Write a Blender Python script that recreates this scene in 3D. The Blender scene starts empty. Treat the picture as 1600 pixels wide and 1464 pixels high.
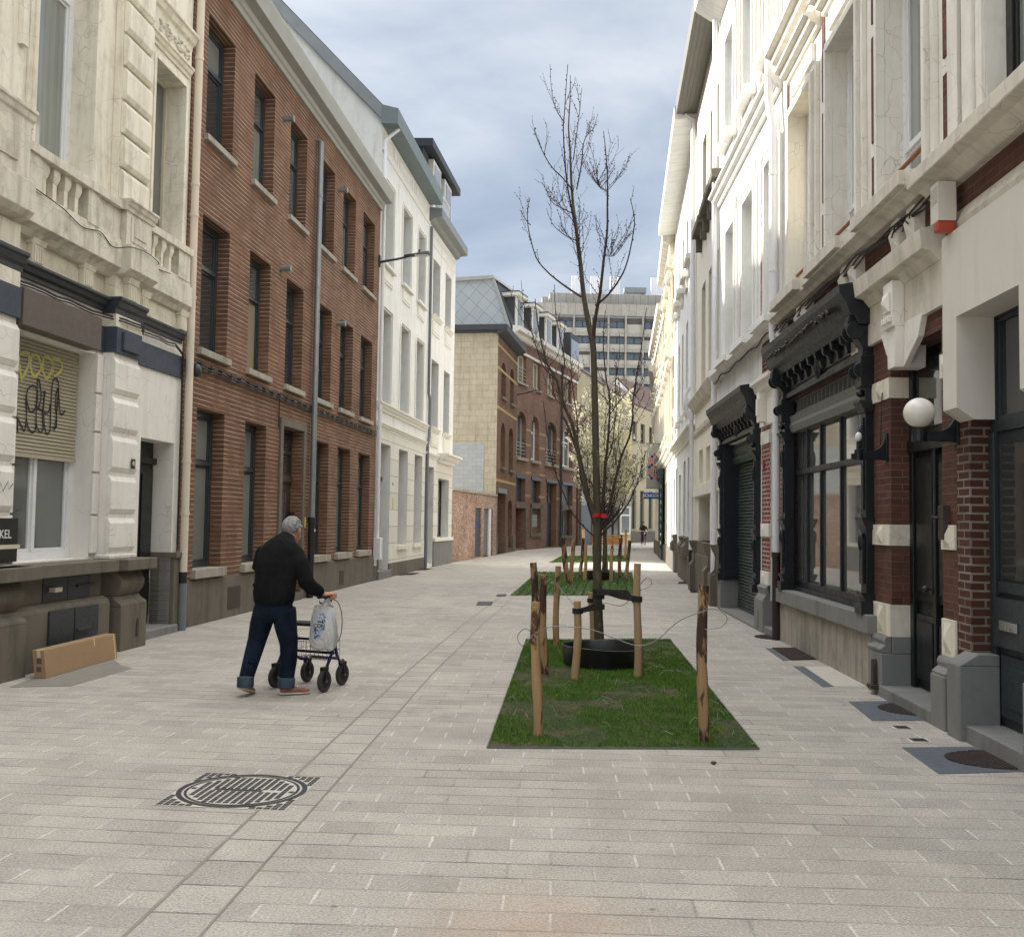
import bpy, bmesh, math, random
from mathutils import Vector, Matrix, noise as mnoise
random.seed(7)
sc = bpy.context.scene
COL = sc.collection
# ------------------------------------------------------------------ camera
cam_d = bpy.data.cameras.new('camera'); cam = bpy.data.objects.new('camera', cam_d); COL.objects.link(cam); sc.camera = cam
cam_d.sensor_fit = 'HORIZONTAL'; cam_d.sensor_width = 36.0; cam_d.lens = 36.0 * 1555 / 1600
cam_d.clip_start = 0.05; cam_d.clip_end = 2000
PITCH = math.atan(82.4 / 1555); ROLL = 0.0145
U0 = Vector((0, -math.sin(PITCH), math.cos(PITCH))); R0 = Vector((1, 0, 0)); FW = Vector((0, math.cos(PITCH), math.sin(PITCH)))
UP = U0 * math.cos(ROLL) - R0 * math.sin(ROLL); RT = R0 * math.cos(ROLL) + U0 * math.sin(ROLL)
M = Matrix.Identity(4)
for i in range(3): M[i][0] = RT[i]; M[i][1] = UP[i]; M[i][2] = -FW[i]
M[0][3], M[1][3], M[2][3] = 0, 0, 1.6
cam.matrix_world = M
# ------------------------------------------------------------------ light
SUNV = Vector((-1, 0.53, 0.665)).normalized()
sun_d = bpy.data.lights.new('sun', 'SUN'); sun_d.energy = 5.0; sun_d.angle = math.radians(0.6); sun_d.color = (1.0, 0.95, 0.87)
sun = bpy.data.objects.new('sun', sun_d); COL.objects.link(sun); sun.rotation_euler = SUNV.to_track_quat('Z', 'Y').to_euler()
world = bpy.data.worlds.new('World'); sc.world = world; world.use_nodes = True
sc.view_settings.view_transform = 'Standard'; sc.view_settings.look = 'None'; sc.view_settings.gamma = 1.0
sc.view_settings.exposure = 0.95
try: sc.view_settings.use_curve_mapping = False
except Exception: pass
sc.render.engine = 'CYCLES'
sc.cycles.max_bounces = 6; sc.cycles.diffuse_bounces = 4; sc.cycles.glossy_bounces = 3; sc.cycles.transmission_bounces = 4
sc.cycles.caustics_reflective = False; sc.cycles.caustics_refractive = False

class NT:
    "small helper to wire node trees"
    def __init__(s, tree): s.t = tree; s.n = tree.nodes; s.l = tree.links
    def node(s, typ, **kw):
        n = s.n.new(typ)
        for k, v in kw.items():
            if k == 'inp':
                for a, b in v.items():
                    if hasattr(b, 'is_output') or isinstance(b, bpy.types.NodeSocket): s.l.new(b, n.inputs[a])
                    else: n.inputs[a].default_value = b
            else: setattr(n, k, v)
        return n
    def math(s, op, a, b=0.0, clamp=False):
        n = s.node('ShaderNodeMath', operation=op, use_clamp=clamp)
        for i, x in enumerate((a, b)):
            if isinstance(x, bpy.types.NodeSocket): s.l.new(x, n.inputs[i])
            else: n.inputs[i].default_value = x
        return n.outputs[0]
    def mix(s, fac, a, b, blend='MIX'):
        n = s.node('ShaderNodeMix', data_type='RGBA', blend_type=blend)
        for i, x in ((0, fac), (6, a), (7, b)):
            if isinstance(x, bpy.types.NodeSocket): s.l.new(x, n.inputs[i])
            else: n.inputs[i].default_value = x if i == 0 else (*x[:3], 1)
        return n.outputs[2]
    def ramp(s, fac, stops):
        n = s.node('ShaderNodeValToRGB'); e = n.color_ramp.elements
        e[0].position, e[1].position = stops[0][0], stops[-1][0]
        def c(v): return (v, v, v, 1) if not hasattr(v, '__len__') else (*v[:3], 1)
        e[0].color = c(stops[0][1]); e[1].color = c(stops[-1][1])
        for p, v in stops[1:-1]:
            q = e.new(p); q.color = c(v)
        s.l.new(fac, n.inputs[0]); return n.outputs[0]
    def noise(s, vec, scale, detail=4, rough=0.55, dist=0.0):
        n = s.node('ShaderNodeTexNoise'); n.inputs['Scale'].default_value = scale; n.inputs['Detail'].default_value = detail
        n.inputs['Roughness'].default_value = rough; n.inputs['Distortion'].default_value = dist
        if vec is not None: s.l.new(vec, n.inputs['Vector'])
        return n.outputs['Fac']

W = NT(world.node_tree); W.n.clear()
out = W.node('ShaderNodeOutputWorld')
sky = W.node('ShaderNodeTexSky', sky_type='NISHITA'); sky.sun_disc = False
sky.sun_elevation = math.asin(SUNV.z); sky.sun_rotation = math.atan2(SUNV.x, SUNV.y) % (2 * math.pi)
bg1 = W.node('ShaderNodeBackground', inp={'Color': sky.outputs[0], 'Strength': 0.13})
tc = W.node('ShaderNodeTexCoord'); sep = W.node('ShaderNodeSeparateXYZ', inp={0: tc.outputs['Generated']})
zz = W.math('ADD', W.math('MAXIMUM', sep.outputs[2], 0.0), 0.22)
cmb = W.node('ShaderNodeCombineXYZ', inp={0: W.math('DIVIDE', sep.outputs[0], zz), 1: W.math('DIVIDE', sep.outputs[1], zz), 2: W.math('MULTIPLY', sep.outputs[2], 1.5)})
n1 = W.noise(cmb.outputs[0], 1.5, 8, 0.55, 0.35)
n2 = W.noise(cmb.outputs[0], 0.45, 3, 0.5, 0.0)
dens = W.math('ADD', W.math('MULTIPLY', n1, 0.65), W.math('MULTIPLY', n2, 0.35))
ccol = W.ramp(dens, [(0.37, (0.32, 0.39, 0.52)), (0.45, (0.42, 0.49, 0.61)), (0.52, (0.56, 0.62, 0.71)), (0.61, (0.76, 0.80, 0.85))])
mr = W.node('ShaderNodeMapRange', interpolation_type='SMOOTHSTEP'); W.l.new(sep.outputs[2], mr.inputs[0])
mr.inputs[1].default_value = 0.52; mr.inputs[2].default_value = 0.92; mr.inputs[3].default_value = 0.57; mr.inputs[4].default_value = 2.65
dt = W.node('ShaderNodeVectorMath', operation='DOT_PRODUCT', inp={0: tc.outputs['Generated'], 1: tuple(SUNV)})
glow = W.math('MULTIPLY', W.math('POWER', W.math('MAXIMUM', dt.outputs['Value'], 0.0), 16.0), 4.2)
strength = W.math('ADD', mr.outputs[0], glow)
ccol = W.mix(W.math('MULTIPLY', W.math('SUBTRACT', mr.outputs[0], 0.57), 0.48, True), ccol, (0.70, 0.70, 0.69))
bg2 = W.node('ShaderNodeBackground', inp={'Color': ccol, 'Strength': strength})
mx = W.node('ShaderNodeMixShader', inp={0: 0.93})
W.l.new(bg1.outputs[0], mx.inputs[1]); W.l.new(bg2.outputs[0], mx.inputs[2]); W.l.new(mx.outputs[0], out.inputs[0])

# ------------------------------------------------------------------ materials
def srgb(r, g, b):
    f = lambda c: (c / 255 / 12.92) if c / 255 <= 0.04045 else ((c / 255 + 0.055) / 1.055) ** 2.4
    return (f(r), f(g), f(b))
MATS = {}
def material(name):
    m = bpy.data.materials.new(name); m.use_nodes = True
    t = NT(m.node_tree); b = m.node_tree.nodes['Principled BSDF']; MATS[name] = m
    return m, t, b
def setin(t, b, name, v):
    if isinstance(v, bpy.types.NodeSocket): t.l.new(v, b.inputs[name])
    else: b.inputs[name].default_value = v if not (hasattr(v, '__len__') and len(v) == 3) else (*v, 1)
def bump(t, b, h, strength=0.3, dist=0.01):
    n = t.node('ShaderNodeBump', inp={'Height': h, 'Strength': strength, 'Distance': dist}); t.l.new(n.outputs[0], b.inputs['Normal'])
def scl(t, vec, x, y, z=1.0):
    n = t.node('ShaderNodeVectorMath', operation='MULTIPLY', inp={0: vec, 1: (x, y, z)}); return n.outputs[0]
def mul(c, k): return tuple(x * k for x in c)

def plain(name, col, rough=0.6, metal=0.0, var=0.12, scale=6.0, bmp=0.0, bscale=60.0, spec=0.5):
    "paint, metal or plastic with slight mottling"
    m, t, b = material(name); ob = t.node('ShaderNodeTexCoord').outputs['Object']
    n = t.noise(ob, scale, 5, 0.6)
    c = t.mix(n, mul(col, 1 - var * 1.3), mul(col, 1 + var * 1.3))
    setin(t, b, 'Base Color', c); b.inputs['Metallic'].default_value = metal; b.inputs['Specular IOR Level'].default_value = spec
    setin(t, b, 'Roughness', t.ramp(t.noise(ob, scale * 2.3, 3), [(0.3, max(0.02, rough - 0.1)), (0.7, min(1, rough + 0.1))]))
    if bmp: bump(t, b, t.noise(ob, bscale, 4), bmp, 0.01)
    return m
def plaster(name, col, dirt=(0.22, 0.20, 0.17), amount=0.35, rough=0.85, cracks=False, bmp=0.25, joints=None):
    "painted render or stone: mottling, rain streaks, optional block joints (w, h)"
    m, t, b = material(name); tc = t.node('ShaderNodeTexCoord'); uv = tc.outputs['UV']; ob = tc.outputs['Object']
    big = t.noise(ob, 0.7, 5, 0.6); mid = t.noise(ob, 4.0, 6, 0.65); fine = t.noise(ob, 60, 3)
    streak = t.noise(scl(t, uv, 5.0, 0.6), 1.0, 6, 0.65, 0.6)
    c = t.mix(big, mul(col, 0.90), mul(col, 1.08))
    c = t.mix(t.math('MULTIPLY', t.ramp(streak, [(0.48, 0.0), (0.75, 1.0)]), amount), c, dirt)
    c = t.mix(t.math('MULTIPLY', t.ramp(mid, [(0.50, 0.0), (0.72, 1.0)]), amount * 0.7), c, mul(dirt, 1.3))
    h = t.math('ADD', t.math('MULTIPLY', fine, 0.5), mid)
    if cracks:
        v = t.node('ShaderNodeTexVoronoi', feature='DISTANCE_TO_EDGE'); v.inputs['Scale'].default_value = 3.6
        wv = t.node('ShaderNodeVectorMath', operation='ADD', inp={0: ob, 1: scl(t, t.node('ShaderNodeTexNoise', inp={'Scale': 3.0, 'Vector': ob}).outputs['Color'], .25, .25, .25)})
        t.l.new(wv.outputs[0], v.inputs['Vector'])
        ck = t.math('MULTIPLY', t.ramp(v.outputs['Distance'], [(0.0, 1.0), (0.012, 0.0)]), t.ramp(t.noise(ob, 1.6, 2), [(0.45, 0.0), (0.55, 0.75)]))
        c = t.mix(ck, c, mul(col, 0.45)); h = t.math('SUBTRACT', h, ck)
    if joints:
        br = t.node('ShaderNodeTexBrick', offset=0.5); t.l.new(uv, br.inputs['Vector'])
        for k, v in {'Scale': 1.0, 'Brick Width': joints[0], 'Row Height': joints[1], 'Mortar Size': joints[2] if len(joints) > 2 else 0.006, 'Mortar Smooth': 0.2}.items(): br.inputs[k].default_value = v
        br.inputs['Color1'].default_value = (1, 1, 1, 1); br.inputs['Color2'].default_value = (.88, .88, .88, 1); br.inputs['Mortar'].default_value = (.55, .55, .55, 1)
        c = t.mix(1.0, c, br.outputs['Color'], 'MULTIPLY'); h = t.math('SUBTRACT', h, t.math('MULTIPLY', br.outputs['Fac'], 2.0))
    setin(t, b, 'Base Color', c); b.inputs['Roughness'].default_value = rough; b.inputs['Specular IOR Level'].default_value = 0.3
    bump(t, b, h, bmp, 0.006)
    return m
def brick(name, c1, c2, mort, bw=0.21, bh=0.065, ms=0.009, dirt=0.3, off=0.5, mvar=None, rough=0.85, bmp=0.5, wob=0.006, rows=False):
    m, t, b = material(name); tc = t.node('ShaderNodeTexCoord'); ob = tc.outputs['Object']; uv = tc.outputs['UV']
    wn = t.node('ShaderNodeTexNoise', inp={'Scale': 5.0, 'Detail': 3.0, 'Vector': ob}).outputs['Color']
    vec = t.node('ShaderNodeVectorMath', operation='ADD', inp={0: uv, 1: scl(t, wn, wob, wob * 1.2, 0)}).outputs[0]
    br = t.node('ShaderNodeTexBrick', offset=off); t.l.new(vec, br.inputs['Vector'])
    for k, v in {'Scale': 1.0, 'Brick Width': bw, 'Row Height': bh, 'Mortar Size': ms, 'Mortar Smooth': 0.35, 'Bias': 0.0}.items(): br.inputs[k].default_value = v
    n = t.noise(ob, 9.0, 5, 0.7); big = t.noise(ob, 0.6, 4, 0.6)
    setin(t, br, 'Color1', t.mix(n, mul(c1, 0.72), mul(c1, 1.28))); setin(t, br, 'Color2', t.mix(n, mul(c2, 0.75), mul(c2, 1.3)))
    setin(t, br, 'Mortar', t.mix(t.ramp(t.noise(ob, 2.2, 4), [(0.4, 0.0), (0.6, 1.0)]), mort, mvar or mul(mort, 0.6)))
    streak = t.noise(scl(t, uv, 5.0, 0.35), 1.0, 5, 0.6)
    d = t.math('ADD', t.ramp(big, [(0.3, 0.72), (0.7, 1.12)]), 0.0)
    cc = t.mix(1.0, br.outputs['Color'], t.mix(1.0, (1, 1, 1), d, 'MULTIPLY'), 'MULTIPLY')
    cc = t.mix(t.math('MULTIPLY', t.ramp(streak, [(0.5, 0.0), (0.8, 1.0)]), dirt), cc, (0.12, 0.10, 0.085))
    setin(t, b, 'Base Color', cc); b.inputs['Roughness'].default_value = rough; b.inputs['Specular IOR Level'].default_value = 0.25
    fac = br.outputs['Fac']
    if rows:   # long thin bricks: wide bed joints, the upright joints nearly closed
        br.inputs['Mortar Size'].default_value = 0.0
        sv = t.node('ShaderNodeSeparateXYZ', inp={0: vec}); fr = t.math('FRACT', t.math('DIVIDE', sv.outputs[1], bh))
        q = t.math('ABSOLUTE', t.math('SUBTRACT', fr, 0.5)); fac = t.ramp(q, [(0.5 - ms / bh * 0.75, 0.0), (0.5 - ms / bh * 0.3, 1.0)])
        mc = t.mix(t.ramp(t.noise(ob, 2.2, 4), [(0.4, 0.0), (0.6, 1.0)]), mort, mvar or mul(mort, 0.6))
        cc = t.mix(fac, cc, mc); setin(t, b, 'Base Color', cc)
    h = t.math('SUBTRACT', t.math('MULTIPLY', n, 0.35), fac)
    bump(t, b, h, bmp, 0.008)
    return m
def glassy(name, col, rough=0.06, folds=0.0, spec=0.9):
    "window glass with whatever dark room, net curtain or blind stands right behind it"
    m, t, b = material(name); ob = t.node('ShaderNodeTexCoord').outputs['Object']
    c = t.mix(t.noise(ob, 0.9, 3), mul(col, 0.7), mul(col, 1.25))
    if folds:
        wv = t.noise(scl(t, ob, 16, 16, 0.3), 1.0, 3)
        c = t.mix(t.ramp(wv, [(0.35, 0.0), (0.65, folds)]), c, mul(col, 0.45))
    setin(t, b, 'Base Color', c); b.inputs['Roughness'].default_value = rough
    b.inputs['Specular IOR Level'].default_value = spec; b.inputs['Coat Weight'].default_value = 0.6; b.inputs['Coat Roughness'].default_value = 0.03
    bump(t, b, t.noise(ob, 1.4, 2), 0.06, 0.02)
    return m

brick('brick_left', srgb(126, 91, 70), srgb(104, 76, 60), srgb(180, 162, 142), bw=0.46, bh=0.0745, ms=0.012, mvar=srgb(138, 114, 98), dirt=0.3, wob=0.012, rows=True)
brick('brick_red', srgb(106, 70, 58), srgb(86, 56, 48), srgb(116, 102, 92), bw=0.215, bh=0.067, ms=0.005, dirt=0.35)
brick('brick_red_white', srgb(138, 78, 60), srgb(110, 60, 50), srgb(205, 198, 186), bw=0.215, bh=0.067, ms=0.009, mvar=srgb(170, 162, 150), dirt=0.12)
brick('brick_brown', srgb(92, 56, 46), srgb(74, 46, 40), srgb(150, 140, 128), bw=0.21, bh=0.066, ms=0.010, dirt=0.2)
brick('brick_mixed', srgb(160, 118, 102), srgb(196, 172, 158), srgb(160, 146, 132), bw=0.21, bh=0.07, ms=0.009, dirt=0.15)
brick('brick_far', srgb(146, 114, 98), srgb(126, 96, 82), srgb(138, 112, 96), bw=0.22, bh=0.075, ms=0.008, dirt=0.3)
brick('brick_far_dark', srgb(126, 98, 82), srgb(108, 82, 68), srgb(124, 104, 86), bw=0.22, bh=0.075, ms=0.008, dirt=0.45)
plaster('stone_cream', srgb(232, 225, 208), dirt=srgb(138, 126, 108), amount=0.5, cracks=True)
plaster('stone_ledge', srgb(218, 211, 196), dirt=srgb(104, 94, 80), amount=0.58, cracks=True)
plaster('stone_pale', srgb(233, 229, 221), dirt=srgb(158, 150, 138), amount=0.25, cracks=True)
plaster('stone_grey', srgb(112, 106, 95), dirt=srgb(66, 61, 54), amount=0.55, bmp=0.4)
plaster('stone_blue', srgb(132, 132, 130), dirt=srgb(88, 86, 82), amount=0.5, bmp=0.35)
plaster('concrete', srgb(168, 162, 150), dirt=srgb(96, 88, 76), amount=0.7, bmp=0.35)
plaster('plaster_white', srgb(232, 231, 226), dirt=srgb(164, 160, 150), amount=0.38)
plaster('plaster_warm', srgb(230, 226, 216), dirt=srgb(164, 154, 136), amount=0.42, cracks=True)
plaster('plaster_cream', srgb(230, 224, 208), dirt=srgb(178, 160, 130), amount=0.3)
plaster('plaster_block', srgb(226, 222, 212), dirt=srgb(170, 164, 150), amount=0.25, joints=(40, 0.47, 0.012))
plaster('plaster_slab', srgb(214, 208, 198), dirt=srgb(176, 168, 156), amount=0.25, bmp=0.35)
plaster('stone_flaking', srgb(214, 207, 194), dirt=srgb(110, 102, 90), amount=0.40, bmp=0.6, cracks=True)
plaster('wall_ochre', srgb(172, 164, 146), dirt=srgb(128, 114, 88), amount=0.6, joints=(0.62, 0.30, 0.008))
plaster('wall_greypaint', srgb(160, 164, 166), dirt=srgb(132, 134, 134), amount=0.3, joints=(0.42, 0.2, 0.005))
plaster('brick_buff', srgb(172, 150, 108), dirt=srgb(128, 104, 72), amount=0.5)
plaster('far_beige', srgb(176, 166, 142), dirt=srgb(132, 120, 96), amount=0.4)
plaster('far_yellow', srgb(206, 184, 136), dirt=srgb(168, 146, 104), amount=0.3)
plaster('tower_concrete', srgb(166, 163, 156), dirt=srgb(110, 102, 92), amount=0.5, joints=(1.45, 40, 0.05))
plaster('tower_panel', srgb(176, 173, 164), dirt=srgb(150, 142, 124), amount=0.4)
plain('dark_trim', srgb(46, 50, 56), 0.5, var=0.25, scale=14, bmp=0.2)
plain('dark_stone', srgb(62, 68, 80), 0.7, var=0.2)
plain('shop_black', srgb(20, 26, 30), 0.42, var=0.2, scale=9, bmp=0.12, bscale=25)
plain('shop_blue', srgb(18, 26, 36), 0.5, var=0.2)
plain('shadow_taupe', srgb(134, 129, 121), 0.8, var=0.12, scale=4, bmp=0.15)
plain('door_black', srgb(22, 26, 26), 0.4, var=0.1, scale=3, spec=0.5)
plain('door_grey', srgb(60, 68, 78), 0.45, var=0.1)
plain('door_green', srgb(40, 66, 60), 0.5, var=0.2)
plain('door_brown', srgb(58, 44, 36), 0.5, var=0.2)
plain('frame_dark', srgb(48, 54, 58), 0.4, var=0.08)
plain('frame_black', srgb(30, 28, 28), 0.4, var=0.1)
plain('frame_white', srgb(226, 226, 228), 0.35, var=0.05)
plain('frame_cream', srgb(206, 200, 180), 0.5, var=0.08)
plain('zinc', srgb(138, 142, 142), 0.5, metal=0.5, var=0.15, scale=3)
plain('zinc_green', srgb(112, 122, 124), 0.6, metal=0.0, var=0.12, scale=3)
plain('soffit_grey', srgb(112, 112, 106), 0.7, var=0.1)
plain('cornice_grey', srgb(162, 162, 156), 0.7, var=0.12, scale=2)
plain('pipe_cream', srgb(214, 202, 184), 0.6, var=0.1, scale=3)
plain('pipe_white', srgb(226, 226, 228), 0.45, var=0.05)
plain('pipe_grey', srgb(110, 116, 120), 0.5, var=0.12)
plain('pipe_rust', srgb(48, 34, 30), 0.7, var=0.4, scale=20)
plain('pipe_black', srgb(28, 30, 30), 0.5, var=0.1)
plain('rust', srgb(140, 84, 52), 0.8, var=0.4, scale=30, bmp=0.3)
plain('cable_black', srgb(38, 36, 34), 0.6, var=0.2)
plain('board_brown', srgb(92, 82, 74), 0.6, var=0.08)
plain('shutter_cream', srgb(172, 164, 144), 0.5, var=0.08)
plain('shutter_green', srgb(60, 72, 67), 0.45, metal=0.2, var=0.1)
plain('paint_black', (0.012, 0.012, 0.014), 0.5, var=0.1)
plain('paint_yellow', srgb(200, 192, 104), 0.5, var=0.1)
plain('paint_white', srgb(235, 235, 230), 0.5, var=0.04)
plain('cast_iron', srgb(62, 62, 66), 0.5, metal=0.3, var=0.3, scale=25, bmp=0.3)
plain('rust_grate', srgb(66, 56, 52), 0.7, metal=0.1, var=0.3, scale=30, bmp=0.3)
plain('bluestone', srgb(92, 98, 106), 0.6, var=0.2, scale=7, bmp=0.15)
plain('cement', srgb(190, 185, 174), 0.9, var=0.1, scale=9, bmp=0.25)
plain('joint_grey', srgb(140, 133, 123), 0.9, var=0.25, scale=5, bmp=0.2)
plain('steel_edge', srgb(110, 112, 106), 0.55, metal=0.4, var=0.2)
plain('rubber', srgb(26, 26, 27), 0.7, var=0.1)
plain('tyre', srgb(58, 56, 54), 0.8, var=0.1)
plain('ring_black', srgb(16, 17, 18), 0.4, var=0.15)
plain('red_tape', srgb(190, 20, 16), 0.45, var=0.05)
plain('walker_blue', srgb(30, 30, 74), 0.3, metal=0.3, var=0.05)
plain('chrome', srgb(170, 172, 175), 0.25, metal=0.9, var=0.05)
plain('cardboard', srgb(158, 130, 98), 0.8, var=0.08, scale=5)
plain('tape_cream', srgb(214, 190, 150), 0.4, var=0.05)
plain('globe', srgb(226, 222, 212), 0.25, var=0.02)
plain('sign_blue', srgb(30, 70, 150), 0.5, var=0.04)
plain('print_sky', srgb(120, 170, 214), 0.4, var=0.04)
plain('sign_grey', srgb(176, 172, 166), 0.6, var=0.04)
plain('mark_orange', srgb(206, 92, 62), 0.6, var=0.04)
plain('mark_navy', srgb(44, 48, 120), 0.6, var=0.04)
plain('bench_wood', srgb(186, 128, 62), 0.6, var=0.2, scale=12)
plain('mould_white', srgb(228, 224, 214), 0.7, var=0.06)
plain('roof_slate', srgb(66, 68, 72), 0.7, var=0.15, scale=3)
plain('roof_tile', srgb(96, 76, 66), 0.8, var=0.2, scale=3)
plain('tower_dark', srgb(96, 94, 92), 0.7, var=0.1)
plain('alarm_white', srgb(206, 200, 190), 0.4, var=0.06)
plain('alarm_red', srgb(170, 70, 50), 0.35, var=0.06)
glassy('glass_dark', (0.035, 0.042, 0.045))
glassy('glass_blind', srgb(122, 128, 124), 0.12, spec=0.7)
glassy('glass_curtain', srgb(134, 140, 136), 0.12, folds=0.6)
glassy('glass_grey', srgb(96, 100, 100), 0.10)
glassy('glass_sky', srgb(84, 96, 108), 0.15, spec=0.4)
glassy('glass_beige', srgb(150, 142, 120), 0.25, spec=0.4)
glassy('glass_cream', srgb(216, 206, 180), 0.5, spec=0.3)
glassy('glass_shop', (0.10, 0.105, 0.10), 0.04, spec=1.0)
def mat_roofpanel():
    m, t, b = material('roof_panel'); uv = t.node('ShaderNodeTexCoord').outputs['UV']
    mp = t.node('ShaderNodeMapping', inp={'Vector': uv}); mp.inputs['Rotation'].default_value = (0, 0, math.radians(42))
    br = t.node('ShaderNodeTexBrick', offset=0.0); t.l.new(mp.outputs[0], br.inputs['Vector'])
    for k, v in {'Scale': 1.0, 'Brick Width': 0.62, 'Row Height': 0.62, 'Mortar Size': 0.012, 'Mortar Smooth': 0.3}.items(): br.inputs[k].default_value = v
    br.inputs['Color1'].default_value = (*srgb(176, 181, 182), 1); br.inputs['Color2'].default_value = (*srgb(168, 173, 175), 1); br.inputs['Mortar'].default_value = (*srgb(112, 118, 122), 1)
    t.l.new(br.outputs['Color'], b.inputs['Base Color']); b.inputs['Roughness'].default_value = 0.6; bump(t, b, t.math('SUBTRACT', 1.0, br.outputs['Fac']), 0.3, 0.01)
mat_roofpanel()
def mat_paving(name, bw, bh, off, joint_l, joint_d, ms=0.006):
    m, t, b = material(name); tc = t.node('ShaderNodeTexCoord'); uv = tc.outputs['UV']; ob = tc.outputs['Object']
    wn = t.node('ShaderNodeTexNoise', inp={'Scale': 1.7, 'Detail': 2.0, 'Vector': ob}).outputs['Color']
    vec = t.node('ShaderNodeVectorMath', operation='ADD', inp={0: uv, 1: scl(t, wn, 0.008, 0.006, 0)}).outputs[0]
    br = t.node('ShaderNodeTexBrick', offset=off, squash=1.0); br.offset_frequency = 2; t.l.new(vec, br.inputs['Vector'])
    for k, v in {'Scale': 1.0, 'Brick Width': bw, 'Row Height': bh, 'Mortar Size': ms, 'Mortar Smooth': 0.25, 'Bias': -0.1}.items(): br.inputs[k].default_value = v
    base = srgb(174, 168, 159)
    g = t.noise(ob, 75, 5, 0.85); mid = t.noise(ob, 2.6, 6, 0.65); big = t.noise(ob, 0.35, 4, 0.6)
    setin(t, br, 'Color1', mul(base, 1.05)); setin(t, br, 'Color2', mul(base, 0.87))
    jn = t.ramp(t.noise(ob, 0.9, 5, 0.7), [(0.38, 0.0), (0.55, 1.0)])
    sv = t.node('ShaderNodeSeparateXYZ', inp={0: vec}); q = t.math('ABSOLUTE', t.math('SUBTRACT', t.math('FRACT', t.math('DIVIDE', sv.outputs[1], bh)), 0.5))
    inrow = t.ramp(q, [(0.5 - ms / bh * 1.6, 1.0), (0.5 - ms / bh * 0.6, 0.0)])   # 1 in the upright joints, 0 in the bed joints
    jl = t.mix(jn, mul(joint_l, .48), mul(joint_l, .92)); jd = t.mix(jn, mul(joint_l, .28), mul(joint_l, .56))
    setin(t, br, 'Mortar', t.mix(inrow, jd, jl))
    c = t.mix(1.0, br.outputs['Color'], t.ramp(g, [(0.3, 0.48), (0.5, 1.0), (0.7, 1.6)]), 'MULTIPLY')
    c = t.mix(1.0, c, t.ramp(mid, [(0.3, 0.88), (0.7, 1.10)]), 'MULTIPLY')
    c = t.mix(1.0, c, t.ramp(big, [(0.3, 0.88), (0.7, 1.08)]), 'MULTIPLY')
    # pale cement film left along the house fronts and warm stains, each with its own ragged shape
    film = t.ramp(t.math('ADD', t.noise(ob, 0.8, 6, 0.7), 0.0), [(0.60, 0.0), (0.68, 0.4)])
    c = t.mix(film, c, srgb(196, 190, 180))
    st = t.node('ShaderNodeVectorMath', operation='DISTANCE', inp={0: scl(t, ob, 1, .8, 0), 1: (.12, 3.05, 0)})
    sm = t.math('MULTIPLY', t.ramp(t.math('ADD', st.outputs['Value'], t.math('MULTIPLY', mid, 0.35)), [(0.2, 1.0), (0.9, 0.0)]), 0.32)
    c = t.mix(sm, c, srgb(176, 132, 100))
    vo = t.node('ShaderNodeTexVoronoi', inp={'Vector': ob, 'Scale': 2.2}); sp_ = t.ramp(t.math('ADD', vo.outputs['Distance'], t.math('MULTIPLY', t.noise(ob, 30, 2), 0.03)), [(0.035, 0.55), (0.055, 0.0)])
    c = t.mix(sp_, c, srgb(92, 86, 80))
    dk = t.ramp(t.noise(ob, 5.5, 7, 0.75), [(0.62, 0.0), (0.72, 0.35)]); c = t.mix(dk, c, srgb(120, 113, 104))
    setin(t, b, 'Base Color', c); b.inputs['Roughness'].default_value = 0.88; b.inputs['Specular IOR Level'].default_value = 0.3
    h = t.math('SUBTRACT', t.math('MULTIPLY', g, 0.22), br.outputs['Fac'])
    h = t.math('ADD', h, t.math('MULTIPLY', mid, 0.3))
    bump(t, b, h, 0.55, 0.006)
mat_paving('paving', 0.40, 0.19, 0.5, srgb(208, 203, 194), srgb(112, 106, 98), 0.0078)
mat_paving('paving_band', 40.0, 0.31, 0.0, srgb(170, 163, 152), srgb(120, 113, 104), 0.008)
mat_paving('paving_grassed', 0.20, 0.1665, 0.0, srgb(60, 86, 34), srgb(52, 76, 30), 0.045)
def mat_soil():
    m, t, b = material('soil'); ob = t.node('ShaderNodeTexCoord').outputs['Object']
    n = t.noise(ob, 2.2, 7, 0.7); f = t.noise(ob, 40, 4, 0.7)
    c = t.mix(t.ramp(n, [(0.48, 0.0), (0.62, 1.0)]), srgb(54, 70, 28), srgb(96, 84, 66))
    c = t.mix(1.0, c, t.ramp(f, [(0.3, 0.5), (0.7, 1.5)]), 'MULTIPLY')
    setin(t, b, 'Base Color', c); b.inputs['Roughness'].default_value = 1.0; bump(t, b, t.math('ADD', f, n), 1.0, 0.03)
mat_soil()
def mat_grass():
    m, t, b = material('grass'); oi = t.node('ShaderNodeTexCoord').outputs['Object']
    n = t.noise(oi, 3.0, 5, 0.6); f = t.noise(oi, 90, 2)
    c = t.mix(n, srgb(58, 96, 24), srgb(98, 140, 44)); c = t.mix(t.ramp(f, [(0.62, 0.0), (0.72, 0.8)]), c, srgb(150, 138, 84))
    setin(t, b, 'Base Color', c); b.inputs['Roughness'].default_value = 0.6; b.inputs['Specular IOR Level'].default_value = 0.25
    b.inputs['Subsurface Weight'].default_value = 0.0
mat_grass()
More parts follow.
